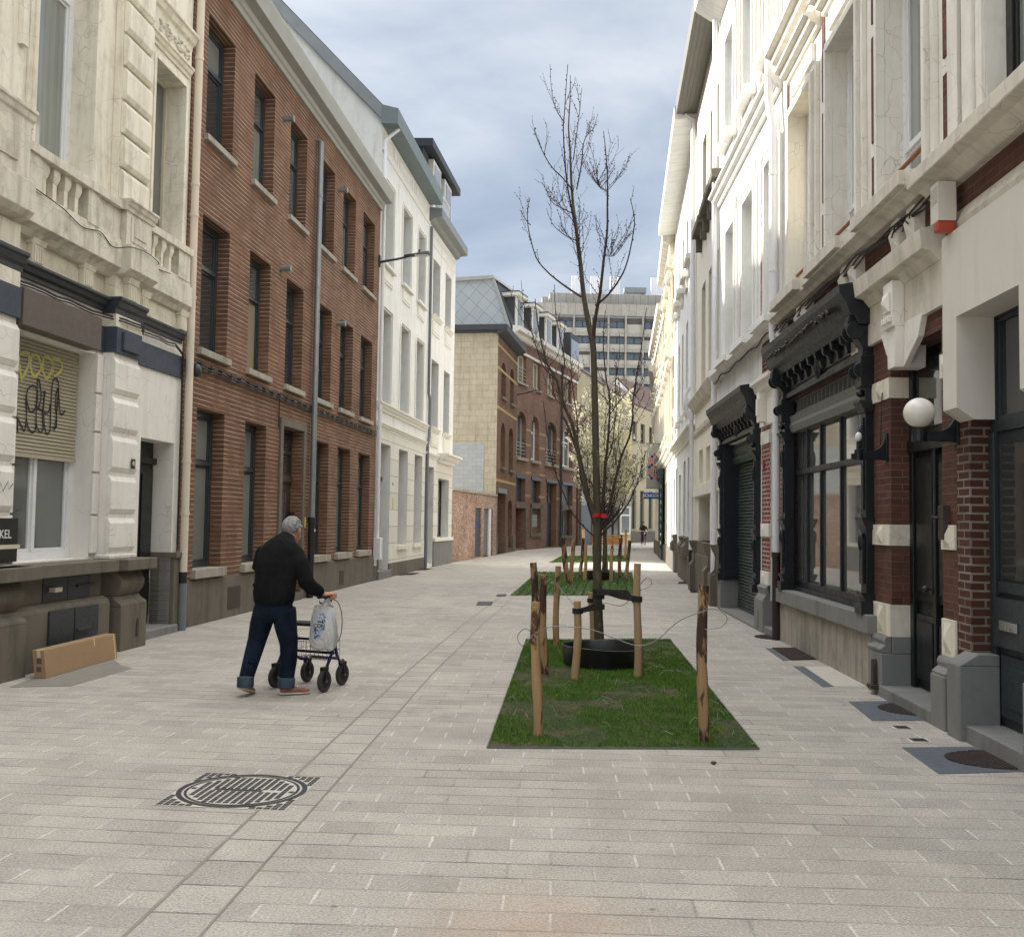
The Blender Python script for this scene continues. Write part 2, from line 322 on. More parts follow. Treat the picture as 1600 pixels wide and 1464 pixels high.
def mat_wood(name, light, dark, bark, cut=0.5):
    m, t, b = material(name); ob = t.node('ShaderNodeTexCoord').outputs['Object']
    st = t.noise(scl(t, ob, 30, 30, 2.2), 1.0, 5, 0.6, 0.4); bk = t.noise(scl(t, ob, 9, 9, 2.6), 1.0, 5, 0.65, 0.5)
    c = t.mix(st, dark, light); msk = t.ramp(bk, [(cut, 0.0), (cut + 0.05, 1.0)]); c = t.mix(msk, c, bark)
    setin(t, b, 'Base Color', c); b.inputs['Roughness'].default_value = 0.8; bump(t, b, t.math('ADD', st, t.math('MULTIPLY', msk, 1.5)), 0.6, 0.006)
mat_wood('stake_wood', srgb(190, 158, 116), srgb(146, 114, 78), srgb(82, 56, 40), 0.52)
mat_wood('stake_plain', srgb(194, 164, 124), srgb(156, 126, 90), srgb(110, 86, 64), 0.63)
mat_wood('stake_bark', srgb(182, 150, 108), srgb(132, 102, 70), srgb(66, 46, 36), 0.47)
mat_wood('bark', srgb(92, 84, 64), srgb(58, 54, 44), srgb(104, 100, 66), 0.60)
mat_wood('twig', srgb(74, 58, 52), srgb(52, 40, 38), srgb(60, 48, 44), 0.8)
plain('straw', srgb(126, 108, 78), 0.9, var=0.4, scale=40)
plain('bud', srgb(84, 58, 46), 0.7, var=0.2)
plain('blossom', srgb(234, 230, 200), 0.7, var=0.12, scale=30)
def mat_cloth(name, col, col2=None, sc_=8, rough=0.9, bm=0.5):
    m, t, b = material(name); ob = t.node('ShaderNodeTexCoord').outputs['Object']
    n = t.noise(scl(t, ob, 1, 1, 0.55), sc_, 4, 0.6, 0.8); f = t.noise(ob, 260, 2)
    c = t.mix(t.ramp(n, [(0.35, 0.0), (0.7, 1.0)]), col, col2 or mul(col, 1.6)); c = t.mix(1.0, c, t.ramp(f, [(0.3, 0.8), (0.7, 1.2)]), 'MULTIPLY')
    setin(t, b, 'Base Color', c); b.inputs['Roughness'].default_value = rough; b.inputs['Specular IOR Level'].default_value = 0.15
    bump(t, b, n, bm, 0.03)
mat_cloth('wool_black', (0.006, 0.006, 0.007), (0.012, 0.012, 0.013), 9, 0.95)
mat_cloth('denim', srgb(14, 22, 36), srgb(30, 42, 60), 7, 0.9)
mat_cloth('denim_cuff', srgb(58, 72, 84), srgb(78, 92, 102), 9, 0.9)
mat_cloth('hair_grey', srgb(126, 124, 122), srgb(176, 174, 172), 40, 0.7, 0.8)
mat_cloth('coat_dark', srgb(34, 32, 30), srgb(52, 48, 44), 9)
mat_cloth('shoe_pink', srgb(140, 96, 84), srgb(160, 118, 104), 20, 0.8, 0.2)
plain('skin', srgb(196, 142, 118), 0.55, var=0.06, scale=20)
plain('rubber_white', srgb(206, 198, 184), 0.7, var=0.08)
def mat_bag():
    m, t, b = material('bag_plastic'); ob = t.node('ShaderNodeTexCoord').outputs['Object']
    n = t.noise(scl(t, ob, 1, 1, 0.35), 22, 5, 0.6, 1.2)
    setin(t, b, 'Base Color', t.mix(n, srgb(200, 200, 200), srgb(236, 236, 236))); b.inputs['Roughness'].default_value = 0.3
    bump(t, b, n, 0.9, 0.03); b.inputs['Transmission Weight'].default_value = 0.15
mat_bag()

# ------------------------------------------------------------------ mesh building
class MB:
    "collects geometry in a facade frame: s along the front, d out towards the street, z up"
    def __init__(s, g=1): s.v = []; s.f = []; s.g = g
    def _add(s, pts, faces):
        o = len(s.v); s.v += [(p[0], p[1], p[2]) for p in pts]
        for f in faces: s.f.append([o + i for i in f])
    def quad(s, a, b, c, d): s._add([a, b, c, d], [(0, 1, 2, 3)])
    def box(s, s0, s1, d0, d1, z0, z1):
        p = [(s0, d0, z0), (s1, d0, z0), (s1, d1, z0), (s0, d1, z0), (s0, d0, z1), (s1, d0, z1), (s1, d1, z1), (s0, d1, z1)]
        s._add(p, [(0, 3, 2, 1), (4, 5, 6, 7), (0, 1, 5, 4), (2, 3, 7, 6), (1, 2, 6, 5), (3, 0, 4, 7)])
    def prof(s, pts, s0, s1):
        "extrude a (d, z) outline along s"
        n = len(pts); s._add([(s0, a, b) for a, b in pts] + [(s1, a, b) for a, b in pts],
                             [list(range(n))[::-1], list(range(n, 2 * n))] + [(i, (i + 1) % n, n + (i + 1) % n, n + i) for i in range(n)])
    def extr(s, pts, d0, d1):
        "extrude an (s, z) outline along d"
        n = len(pts); s._add([(a, d0, b) for a, b in pts] + [(a, d1, b) for a, b in pts],
                             [list(range(n))[::-1], list(range(n, 2 * n))] + [(i, (i + 1) % n, n + (i + 1) % n, n + i) for i in range(n)])
    def slab(s, pts, z0, z1):
        "extrude an (x, y) outline upwards"
        n = len(pts); s._add([(a, b, z0) for a, b in pts] + [(a, b, z1) for a, b in pts],
                             [list(range(n))[::-1], list(range(n, 2 * n))] + [(i, (i + 1) % n, n + (i + 1) % n, n + i) for i in range(n)])
    def tube(s, path, r, n=8, caps=True):
        "r a number or one radius per point"
        P = [Vector(p) for p in path]; rs = r if hasattr(r, '__len__') else [r] * len(P)
        ring = []; prev = None
        for i, p in enumerate(P):
            t = (P[min(i + 1, len(P) - 1)] - P[max(i - 1, 0)]).normalized()
            if prev is None:
                a = t.cross(Vector((0, 0, 1)));
                if a.length < 0.1: a = t.cross(Vector((1, 0, 0)))
            else: a = prev - t * prev.dot(t)
            a.normalize(); b = t.cross(a); prev = a
            ring.append([p + (a * math.cos(2 * math.pi * k / n) + b * math.sin(2 * math.pi * k / n)) * rs[i] for k in range(n)])
        o = len(s.v); s.v += [tuple(q) for rr in ring for q in rr]
        for i in range(len(P) - 1):
            for k in range(n): s.f.append([o + i * n + k, o + i * n + (k + 1) % n, o + (i + 1) * n + (k + 1) % n, o + (i + 1) * n + k])
        if caps: s.f.append([o + k for k in range(n)][::-1]); s.f.append([o + (len(P) - 1) * n + k for k in range(n)])
    def loft(s, rings, side, n=16):
        "rings: (centre, half width, half thickness); side: vector the width runs along"
        o = len(s.v); m = len(rings)
        for i, (c, a, b_) in enumerate(rings):
            c = Vector(c); t = (Vector(rings[min(i + 1, m - 1)][0]) - Vector(rings[max(i - 1, 0)][0])).normalized()
            A = Vector(side); A = (A - t * A.dot(t)).normalized(); B = t.cross(A)
            for k in range(n):
                q = c + A * a * math.cos(2 * math.pi * k / n) + B * b_ * math.sin(2 * math.pi * k / n); s.v.append(tuple(q))
        for i in range(m - 1):
            for k in range(n): s.f.append([o + i * n + k, o + i * n + (k + 1) % n, o + (i + 1) * n + (k + 1) % n, o + (i + 1) * n + k])
        s.f.append([o + k for k in range(n)][::-1]); s.f.append([o + (m - 1) * n + k for k in range(n)])
    def ball(s, c, rx, ry=None, rz=None, n=16, m=10, rot=None):
        ry = ry or rx; rz = rz or rx; c = Vector(c); o = len(s.v)
        for i in range(m + 1):
            th = math.pi * i / m
            for k in range(n):
                ph = 2 * math.pi * k / n; q = Vector((rx * math.sin(th) * math.cos(ph), ry * math.sin(th) * math.sin(ph), rz * math.cos(th)))
                if rot: q = rot @ q
                s.v.append(tuple(c + q))
        for i in range(m):
            for k in range(n): s.f.append([o + i * n + k, o + (i + 1) * n + k, o + (i + 1) * n + (k + 1) % n, o + i * n + (k + 1) % n])
    def lathe(s, c, prof, n=16):
        c = Vector(c); s.loft([(c + Vector((0, 0, z)), r, r) for r, z in prof], (1, 0, 0), n)
    def ribbon(s, path, w, d):
        "flat painted stroke on the plane at d; path of (s, z)"
        P = [Vector((a, b)) for a, b in path]; o = len(s.v)
        for i, p in enumerate(P):
            t = P[min(i + 1, len(P) - 1)] - P[max(i - 1, 0)]; t = t.normalized() if t.length > 1e-6 else Vector((1, 0)); q = Vector((-t.y, t.x)) * w / 2
            s.v += [(p.x + q.x, d, p.y + q.y), (p.x - q.x, d, p.y - q.y)]
        for i in range(len(P) - 1): s.f.append([o + 2 * i, o + 2 * i + 1, o + 2 * i + 3, o + 2 * i + 2])
    def wall(s, s0, s1, z0, z1, holes, d=0.0, rec=0.22):
        "front sheet with openings (s0, s1, z0, z1[, reveal depth]) and their reveals"
        S = sorted({s0, s1, *[h[0] for h in holes], *[h[1] for h in holes]}); Z = sorted({z0, z1, *[h[2] for h in holes], *[h[3] for h in holes]})
        S = [x for x in S if s0 <= x <= s1]; Z = [x for x in Z if z0 <= x <= z1]
        for i in range(len(S) - 1):
            for j in range(len(Z) - 1):
                a, b, c, e = S[i], S[i + 1], Z[j], Z[j + 1]; cx, cz = (a + b) / 2, (c + e) / 2
                if any(h[0] < cx < h[1] and h[2] < cz < h[3] for h in holes): continue
                s.quad((a, d, c), (b, d, c), (b, d, e), (a, d, e))
        for h in holes:
            a, b, c, e = h[:4]; r = h[4] if len(h) > 4 else rec; low = c; c = max(c, z0)
            s.quad((a, d, c), (a, d, e), (a, d - r, e), (a, d - r, c)); s.quad((b, d, c), (b, d - r, c), (b, d - r, e), (b, d, e))
            s.quad((a, d, e), (b, d, e), (b, d - r, e), (a, d - r, e))
            if low >= z0: s.quad((a, d, c), (a, d - r, c), (b, d - r, c), (b, d, c))
    def pieces(s):
        "loose parts standing clearly apart, as lists of face numbers"
        par = list(range(len(s.v)))
        def find(a):
            while par[a] != a: par[a] = par[par[a]]; a = par[a]
            return a
        for f in s.f:
            for k in f[1:]: par[find(k)] = find(f[0])
        isl = {}
        for i, f in enumerate(s.f): isl.setdefault(find(f[0]), []).append(i)
        isl = list(isl.values())
        if not 1 < len(isl) <= 260: return [list(range(len(s.f)))]
        bb = []
        for I in isl:
            P = [s.v[k] for i in I for k in s.f[i]]; bb.append([min(p[a] for p in P) for a in range(3)] + [max(p[a] for p in P) for a in range(3)])
        size = [max(b[a + 3] - b[a] for a in range(3)) for b in bb]; grp = list(range(len(isl)))
        def g_(a):
            while grp[a] != a: a = grp[a]
            return a
        for i in range(len(isl)):
            for j in range(i):
                gap = math.sqrt(sum(max(0, bb[i][a] - bb[j][a + 3], bb[j][a] - bb[i][a + 3]) ** 2 for a in range(3)))
                if gap < .48 * max(size[i], size[j]) + .01: grp[g_(i)] = g_(j)
        out_ = {}
        for i, I in enumerate(isl): out_.setdefault(g_(i), []).extend(I)
        return list(out_.values())
    def make(s, name, mat, parent=None, smooth=False, bevel=0.0, label=None, mats=None, whole=False):
        if parent is not None and not whole and name not in ('wall', 'upper_wall', 'twigs', 'buds', 'limbs', 'graffiti', 'scribble', 'print', 'motif', 'waffle_studs', 'lettering', 'blossom', 'carved_frieze', 'carved_ornament'):
            pc = s.pieces()
            if len(pc) > 1:
                first = None
                for I in pc:
                    q = MB(s.g); idx = {}
                    for i in I:
                        for k in s.f[i]:
                            if k not in idx: idx[k] = len(q.v); q.v.append(s.v[k])
                        q.f.append([idx[k] for k in s.f[i]])
                    o = q.make(name, mat, parent, smooth, bevel, label, mats, True); first = first or o
                return first
        me = bpy.data.meshes.new(name); V = [(x, y * s.g, z) for x, y, z in s.v]
        F = s.f if s.g > 0 else [f[::-1] for f in s.f]
        me.from_pydata(V, [], F)
        uv = me.uv_layers.new(name='UVMap'); data = [0.0] * (2 * len(me.loops)); vv = s.v
        for p in me.polygons:
            n = p.normal; ax = 0 if abs(n.x) > max(abs(n.y), abs(n.z)) else (1 if abs(n.y) >= abs(n.z) else 2)
            for li in p.loop_indices:
                x, y, z = vv[me.loops[li].vertex_index]
                u, w = ((y, z), (x, z), (x, y))[ax]
                if ax == 0: u += 0.105
                data[2 * li] = u; data[2 * li + 1] = w
        uv.data.foreach_set('uv', data)
        for m_ in (mats or [mat]): me.materials.append(MATS[m_])
        if smooth:
            me.shade_smooth()
            try: me.set_sharp_from_angle(angle=math.radians(42))
            except Exception: pass
        o = bpy.data.objects.new(name, me); COL.objects.link(o)
        if parent: o.parent = parent
        if bevel:
            b = o.modifiers.new('bevel', 'BEVEL'); b.width = bevel; b.segments = 2; b.limit_method = 'ANGLE'; b.harden_normals = False
        if label: o['label'] = label
        return o
def thing(name, label, cat, A=(0, 0), u=None, z=0.0, group=None, rot=None):
    o = bpy.data.objects.new(name, None); COL.objects.link(o); o.location = (A[0], A[1], z); o.empty_display_size = 0.3
    if u: o.rotation_euler = (0, 0, math.atan2(u[1], u[0]))
    if rot is not None: o.rotation_euler = (0, 0, rot)
    o['label'] = label; o['category'] = cat
    if group: o['group'] = group
    return o
def tag(o, label, cat, group=None):
    o['label'] = label; o['category'] = cat
    if group: o['group'] = group
    return o
def structure(o): o['kind'] = 'structure'; return o
def frame_dir(A, B):
    d = Vector((B[0] - A[0], B[1] - A[1])); return (d.x / d.length, d.y / d.length)
def window(T, g, s0, s1, z0, z1, d, fr='frame_dark', pane='glass_dark', fw=0.07, tr=(), mu=(), sill=None, sill_mat='stone_blue', sash=True, dep=0.06, panes2=None, name='window'):
    m = MB(g); a, b = d - 0.05, d + 0.012
    m.box(s0, s0 + fw, a, b, z0, z1); m.box(s1 - fw, s1, a, b, z0, z1); m.box(s0 + fw, s1 - fw, a, b, z0, z0 + fw); m.box(s0 + fw, s1 - fw, a, b, z1 - fw, z1)
    zs = [z0 + fw] + sorted(tr) + [z1 - fw]
    for t in tr: m.box(s0 + fw, s1 - fw, a, b + 0.01, t - 0.03, t + 0.03)
    ss = [s0 + fw] + sorted(mu) + [s1 - fw]
    for t in mu: m.box(t - 0.03, t + 0.03, a, b + 0.004, z0 + fw, z1 - fw)
    if sash:
        q = 0.035
        for i in range(len(zs) - 1):
            for j in range(len(ss) - 1):
                x0, x1 = ss[j] + (0.03 if j else 0), ss[j + 1] - (0.03 if j < len(ss) - 2 else 0); y0, y1 = zs[i] + (0.03 if i else 0), zs[i + 1] - (0.03 if i < len(zs) - 2 else 0)
                if x1 - x0 < 3 * q or y1 - y0 < 3 * q: continue
                m.box(x0, x0 + q, a, b - 0.02, y0, y1); m.box(x1 - q, x1, a, b - 0.02, y0, y1); m.box(x0 + q, x1 - q, a, b - 0.02, y0, y0 + q); m.box(x0 + q, x1 - q, a, b - 0.02, y1 - q, y1)
    o = m.make(name, fr, T, bevel=0.004 if dep else 0)
    if panes2 and tr:
        p = MB(g); p.box(s0 + fw * .5, s1 - fw * .5, d - 0.045, d - 0.03, z0 + fw * .5, min(tr)); p.make('pane', pane, o)
        p = MB(g); p.box(s0 + fw * .5, s1 - fw * .5, d - 0.045, d - 0.03, min(tr) + 0.002, z1 - fw * .5); p.make('pane', panes2, o)
    else:
        p = MB(g); p.box(s0 + fw * .5, s1 - fw * .5, d - 0.045, d - 0.03, z0 + fw * .5, z1 - fw * .5); p.make('pane', pane, o)
    if sill:
        p = MB(g); p.box(s0 - sill[0], s1 + sill[0], d, sill[1], z0 - sill[2], z0 + 0.004); p.make('sill', sill_mat, o, bevel=0.006)
    return o
def shell(T, g, s0, s1, zt, holes, mat, rec=0.22, depth=9.0, roof='roof_slate', ridge=2.6, z0=-0.02, rs=(0, 0), base=None):
    "front with openings, gable walls, back and roof of one house"
    m = MB(g); m.wall(s0, s1, z0, zt, holes, 0.0, rec)
    for x in (s0, s1):
        m._add([(x, 0, z0), (x, -depth, z0), (x, -depth, zt), (x, -depth / 2, zt + ridge), (x, 0, zt)], [(0, 1, 2, 3, 4)])
    m.quad((s0, -depth, z0), (s1, -depth, z0), (s1, -depth, zt), (s0, -depth, zt))
    # inner partition so no light leaks through the openings
    m.quad((s0 + .02, -1.2, z0), (s1 - .02, -1.2, z0), (s1 - .02, -1.2, zt), (s0 + .02, -1.2, zt))
    w = m.make('wall', mat, T)
    r = MB(g); sl = ridge / (depth / 2)
    r.prof([(0.0, zt + 0.003), (-depth / 2, zt + ridge + 0.003), (-depth, zt + 0.003), (-depth, zt + 0.16), (-depth / 2, zt + ridge + 0.16), (0.0, zt + 0.16)], s0 + rs[0], s1 + rs[1])
    r.make('roof', roof, T)
    return w
def text_mesh(txt, size, name, mat, parent, loc, rotz=0.0, extr=0.004, bold=0.0, align='CENTER', label=None, rx=math.pi / 2, spacing=1.0):
    c = bpy.data.curves.new(name, 'FONT'); c.body = txt; c.size = size; c.extrude = extr; c.offset = bold; c.align_x = align; c.align_y = 'CENTER'; c.space_character = spacing
    tmp = bpy.data.objects.new('tmp_text', c); COL.objects.link(tmp)
    bpy.context.view_layer.update(); dg = bpy.context.evaluated_depsgraph_get()
    me = bpy.data.meshes.new_from_object(tmp.evaluated_get(dg)); bpy.data.objects.remove(tmp); me.name = name
    me.materials.clear(); me.materials.append(MATS[mat])
    o = bpy.data.objects.new(name, me); COL.objects.link(o); o.parent = parent; o.location = loc; o.rotation_euler = (rx, 0, rotz)
    if label: o['label'] = label
    return o
def smooth_path(P, n=6):
    out_ = []; Q = [Vector(p) for p in P]
    for i in range(len(Q) - 1):
        a, b, c, d = Q[max(i - 1, 0)], Q[i], Q[i + 1], Q[min(i + 2, len(Q) - 1)]
        for k in range(n):
            t = k / n; out_.append(.5 * ((2 * b) + (c - a) * t + (2 * a - 5 * b + 4 * c - d) * t * t + (3 * b - a - 3 * c + d) * t ** 3))
    return out_ + [Q[-1]]
# ================================================================== GROUND
def ground_poly(name, pts, z, mat, ang=0.0, thick=0.0, parent=None):
    "flat polygon sheet; UV in metres turned by ang (street direction angle from +Y)"
    me = bpy.data.meshes.new(name); n = len(pts)
    me.from_pydata([(x, y, z) for x, y in pts], [], [list(range(n))])
    uv = me.uv_layers.new(name='UVMap'); ca, sa = math.cos(ang), math.sin(ang)
    for p in me.polygons:
        for li in p.loop_indices:
            x, y, _ = me.vertices[me.loops[li].vertex_index].co
            uv.data[li].uv = (x * ca - y * sa, x * sa + y * ca)
    me.materials.append(MATS[mat]); o = bpy.data.objects.new(name, me); COL.objects.link(o)
    if parent: o.parent = parent
    return o
structure(ground_poly('ground', [(-400, -60), (400, -60), (400, 700), (-400, 700)], -0.03, 'cement'))
band_l = [(-1.85, -3), (-1.454, 3.875), (-1.08, 10.57), (-0.708, 15.518), (0.0, 23.5), (0.85, 31.5), (1.794, 39.94), (3.2, 49.5), (6.2, 66), (9.5, 82), (12, 100)]
band_r = [(x + 0.285, y - 0.02) for x, y in band_l]
left_edge = [(-7.5, -3), (-7.2, 5), (-6.5, 11), (-6.2, 16), (-5.5, 24), (-5.2, 32), (-4.5, 40), (-3, 49), (0, 66), (5, 82), (6, 100)]
right_edge = [(5.0, -3), (5.2, 5), (5.5, 14), (5.8, 17), (6.4, 24), (7.2, 32), (7.9, 40), (9.5, 50), (12, 66), (16, 82), (20, 100)]
def strip(name, A, B, mat, angs, z):
    "paved strip between two poly-lines, cut in quads, each laid square to the street there"
    me = bpy.data.meshes.new(name); V = []; F = []; UVs = []
    for i in range(len(A) - 1):
        o = len(V); q = [A[i], B[i], B[i + 1], A[i + 1]]; V += [(x, y, z) for x, y in q]; F.append([o, o + 1, o + 2, o + 3])
        a = angs(0.5 * (A[i][1] + A[i + 1][1])); UVs.append([(x * math.cos(a) - y * math.sin(a), x * math.sin(a) + y * math.cos(a)) for x, y in q])
    me.from_pydata(V, [], F); uv = me.uv_layers.new(name='UVMap')
    for p in me.polygons:
        for k, li in enumerate(p.loop_indices): uv.data[li].uv = UVs[p.index][k]
    me.materials.append(MATS[mat]); o = bpy.data.objects.new(name, me); COL.objects.link(o); return structure(o)
left_a = lambda y: 0.10 if y < 30 else (0.14 if y < 50 else 0.25)
right_a = lambda y: 0.045 if y < 18 else 0.10
strip('street_paving', left_edge, band_l, 'paving', left_a, 0.0)
strip('gutter_band', band_l, band_r, 'paving_band', lambda y: 0.06, 0.001)
strip('pavement', band_r, right_edge, 'paving', right_a, 0.0)
# fine cement joints either side of the band
for nm, P, w in (('gutter_joint', band_l, 0.018), ('gutter_joint', band_r, 0.012)):
    strip(nm, [(x - w / 2, y) for x, y in P], [(x + w / 2, y) for x, y in P], 'joint_grey', lambda y: 0.06, 0.003)

# ================================================================== LEFT SIDE
# ---- ornate cream house -------------------------------------------------
AL = (-5.491, 6.0); UL = frame_dir(AL, (-4.72, 14.1)); g = -1
T = thing('ornate_house', 'tall cream stucco house with black door, balustrades and a half closed roller shutter', 'house', AL, UL)
holes = [(1.6, 3.1, 1.1, 3.5, .25), (4.15, 5.72, 1.1, 3.5, .25), (6.94, 7.95, 0.10, 2.62, .32), (1.6, 3.0, 5.4, 8.5, .3), (4.25, 5.42, 5.4, 8.5, .28), (6.95, 7.88, 5.42, 7.68, .26), (4.25, 5.42, 9.4, 12.2, .28), (6.95, 7.88, 9.4, 12.0, .26)]
m = MB(g); m.wall(-6, 8.12, -0.02, 4.1, holes[:3]); 
for x in (-6, 8.12): m.quad((x, 0, -.02), (x, -9, -.02), (x, -9, 14), (x, 0, 14))
m.quad((-6, -9, -.02), (8.12, -9, -.02), (8.12, -9, 14), (-6, -9, 14)); m.quad((-5.9, -1.2, 0), (8.1, -1.2, 0), (8.1, -1.2, 13.9), (-5.9, -1.2, 13.9))
m.make('wall', 'stone_pale', T)
m = MB(g); m.wall(-6, 8.12, 4.1, 14.0, holes[3:]); m.make('upper_wall', 'stone_cream', T)
m = MB(g); m.prof([(0.02, 14.01), (0.5, 14.01), (0.55, 14.4), (-4.5, 17.0), (-9, 14.4), (-9, 14.01)], -6, 8.1); m.make('roof', 'roof_slate', T)
# unseen tall block behind the next house, added to shade the near right front
m = MB(g); m.box(6.2, 12.9, -12.0, -4.6, 0, 15.8); m.make('shade_block', 'stone_cream', T)
# plinth
m = MB(g)
m.box(-6, 3.25, 0, .34, -.02, .62); m.box(-6, 3.25, 0, .26, .62, .95)
m.box(3.25, 5.72, 0.0, .29, -.02, .58); m.prof([(0, .58), (.29, .58), (.27, .63), (.2, .67), (0, .67)], 3.25, 5.72); m.box(3.25, 5.72, 0, .17, .67, .95)
m.box(3.15, 5.76, 0, .37, .95, 1.085)
m.make('plinth', 'stone_grey', T, bevel=0.008)
m = MB(g); m.box(4.5, 4.97, .17, .185, .67, .93); m.box(4.98, 5.45, .17, .185, .67, .93)
m.box(4.42, 4.9, .29, .315, .0, .6); m.box(4.92, 5.42, .29, .315, .0, .6)
m.make('cellar_hatch', 'dark_trim', T, bevel=0.006)
m = MB(g); m.box(4.6, 4.74, .185, .26, .78, .83); m.make('hatch_lock', 'frame_cream', T, bevel=0.004); m = MB(g); m.box(5.15, 5.5, .185, .21, .80, .825); m.box(4.95, 5.25, .315, .335, .34, .365); m.make('hatch_latch', 'cast_iron', T, bevel=0.004)
# bulging pilaster bases
def pilaster_base(m, s0, s1):
    m.box(s0, s1, 0, .36, -.02, .52)
    m.prof([(0, .52), (.36, .52), (.35, .56), (.28, .60), (.25, .64), (0, .64)], s0, s1)
    prof = [(0, .64)] + [(.25 + .085 * math.sin(math.pi * k / 10), .64 + .31 * k / 10) for k in range(11)] + [(0, .95)]
    m.prof(prof, s0 + .03, s1 - .03); m.box(s0 - .02, s1 + .08, 0, .44, .95, 1.085)
m = MB(g); pilaster_base(m, 5.86, 6.52); pilaster_base(m, 3.25, 3.95)
m.box(7.95, 8.12, -.3, .06, -.02, 1.02); m.box(7.93, 8.14, -.3, .1, 1.02, 1.1)
m.make('pilaster_base', 'stone_grey', T, bevel=0.01)
m = MB(g); m.extr([(6.24, .14), (6.30, .14), (6.30, .3), (6.27, .36), (6.24, .3)], .355, .37); m.make('boot_scraper', 'rust_grate', T)
# rusticated pilaster blocks (ground floor)
m = MB(g); zs = [1.085, 1.14, 1.60, 2.10, 2.58, 3.04, 3.52]
for s0, s1 in ((5.86, 6.5), (3.3, 3.9)):
    m.box(s0 + .01, s1 - .01, 0, .15, 1.085, 3.56); m.box(s0 - .02, s1 + .02, 0, .2, 1.085, 1.13)
    for i in range(1, 6):
        a, b = zs[i] + .02, zs[i + 1] - .03
        m.prof([(.12, a), (.155, a), (.185, a + .06), (.185, b - .06), (.155, b), (.12, b)], s0 + .0, s1 - .0)
for i in range(1, 6):   # flat blocks beside the window
    m.box(5.722, 5.86, 0, .035, zs[i] + .012, zs[i + 1] - .012); m.box(3.9, 4.148, 0, .035, zs[i] + .012, zs[i + 1] - .012)
m.make('pilaster', 'stone_pale', T, bevel=0.008)
# dark slate band and cornice
m = MB(g); m.box(-6, 5.86, 0, .03, 3.55, 3.86); m.box(6.5, 8.1, 0, .03, 3.55, 3.86); m.box(5.86, 6.5, .0, .19, 3.55, 3.86); m.box(5.98, 6.4, .19, .225, 3.6, 3.82); m.box(3.3, 3.9, 0, .19, 3.55, 3.86)
m.make('slate_band', 'dark_stone', T, bevel=0.006)
def cprof(d0, z0, z1, out): h = z1 - z0; return [(0, z0), (d0 + out * .25, z0), (d0 + out * .3, z0 + h * .3), (d0 + out * .6, z0 + h * .42), (d0 + out * .75, z0 + h * .72), (d0 + out, z0 + h * .8), (d0 + out, z1), (0, z1)]
m = MB(g); m.prof(cprof(.0, 4.04, 4.2, .12), -6, 5.84); m.prof(cprof(.14, 4.02, 4.22, .1), 5.84, 6.56); m.prof(cprof(.0, 4.04, 4.2, .08), 6.56, 8.06)
m.prof(cprof(.14, 4.02, 4.22, .1), 3.26, 3.94)
m.make('dark_cornice', 'dark_trim', T, bevel=0.006)
m = MB(g); m.box(5.86, 6.5, 0, .17, 3.86, 4.02); m.box(3.3, 3.9, 0, .17, 3.86, 4.02)
m.box(5.86, 6.5, 0, .15, 4.2, 4.5); m.box(3.3, 3.9, 0, .15, 4.2, 4.5); m.make('pilaster_cap', 'stone_cream', T, bevel=0.006)
# frieze brackets with flutes
m = MB(g)
for s in (4.25, 5.28, 6.05, 6.68, 7.88):
    dd = .15 if 5.86 < s < 6.5 else 0.0
    m.box(s, s + .2, dd, dd + .07, 4.22, 4.44); m.prof([(dd, 4.42), (dd + .08, 4.42), (dd + .1, 4.5), (dd, 4.5)], s - .03, s + .23)
    for k in range(4): m.box(s + .02 + k * .045, s + .045 + k * .045, dd + .07, dd + .085, 4.23, 4.4)
m.make('bracket', 'stone_cream', T, bevel=0.004)
# balcony slab, moulding, balustrade
m = MB(g); m.prof([(0, 4.46), (.08, 4.46), (.13, 4.52), (.18, 4.55), (.22, 4.56), (.22, 4.84), (.0, 4.84)], -6, 6.2); m.prof([(0, 4.46), (.05, 4.46), (.09, 4.52), (.13, 4.55), (.15, 4.56), (.15, 4.84), (.0, 4.84)], 6.2, 8.06)
m.prof([(0.1, 4.48), (.26, 4.5), (.34, 4.56), (.34, 4.86), (.1, 4.86)], 5.84, 6.58); m.prof([(0.1, 4.52), (.26, 4.54), (.32, 4.6), (.32, 4.9), (.1, 4.9)], -6, 3.86)
m.make('balcony_slab', 'stone_ledge', T, bevel=0.008)
def balustrade(s0, s1, n, peds, d0=.03, d1=.16):
    m = MB(g); m.box(s0, s1, d0 - .03, d1 + .06, 5.28, 5.38); m.box(s0, s1, d0 - .02, d1 + .02, 4.84, 4.92)
    for a, b in peds: m.box(a, b, d0 - .02, d1 + .03, 4.9, 5.3)
    o = m.make('balustrade', 'stone_ledge', T, bevel=0.006)
    return o
def baluster(par, s, z0=4.92, z1=5.28, d=.1):
    m = MB(g); w = .036
    m.box(s - w, s + w, d - w, d + w, z0, z0 + .2); m._add([(s - w * 1.1, d - w * 1.1, z0 + .2), (s + w * 1.1, d - w * 1.1, z0 + .2), (s + w * 1.1, d + w * 1.1, z0 + .2), (s - w * 1.1, d + w * 1.1, z0 + .2), (s - w * 1.7, d - w * 1.7, z0 + .27), (s + w * 1.7, d - w * 1.7, z0 + .27), (s + w * 1.7, d + w * 1.7, z0 + .27), (s - w * 1.7, d + w * 1.7, z0 + .27)], [(0, 1, 5, 4), (1, 2, 6, 5), (2, 3, 7, 6), (3, 0, 4, 7), (0, 3, 2, 1), (4, 5, 6, 7)])
    m.box(s - w * 1.7, s + w * 1.7, d - w * 1.7, d + w * 1.7, z0 + .27, z1)
    m.make('baluster', 'stone_cream', par, bevel=0.003)
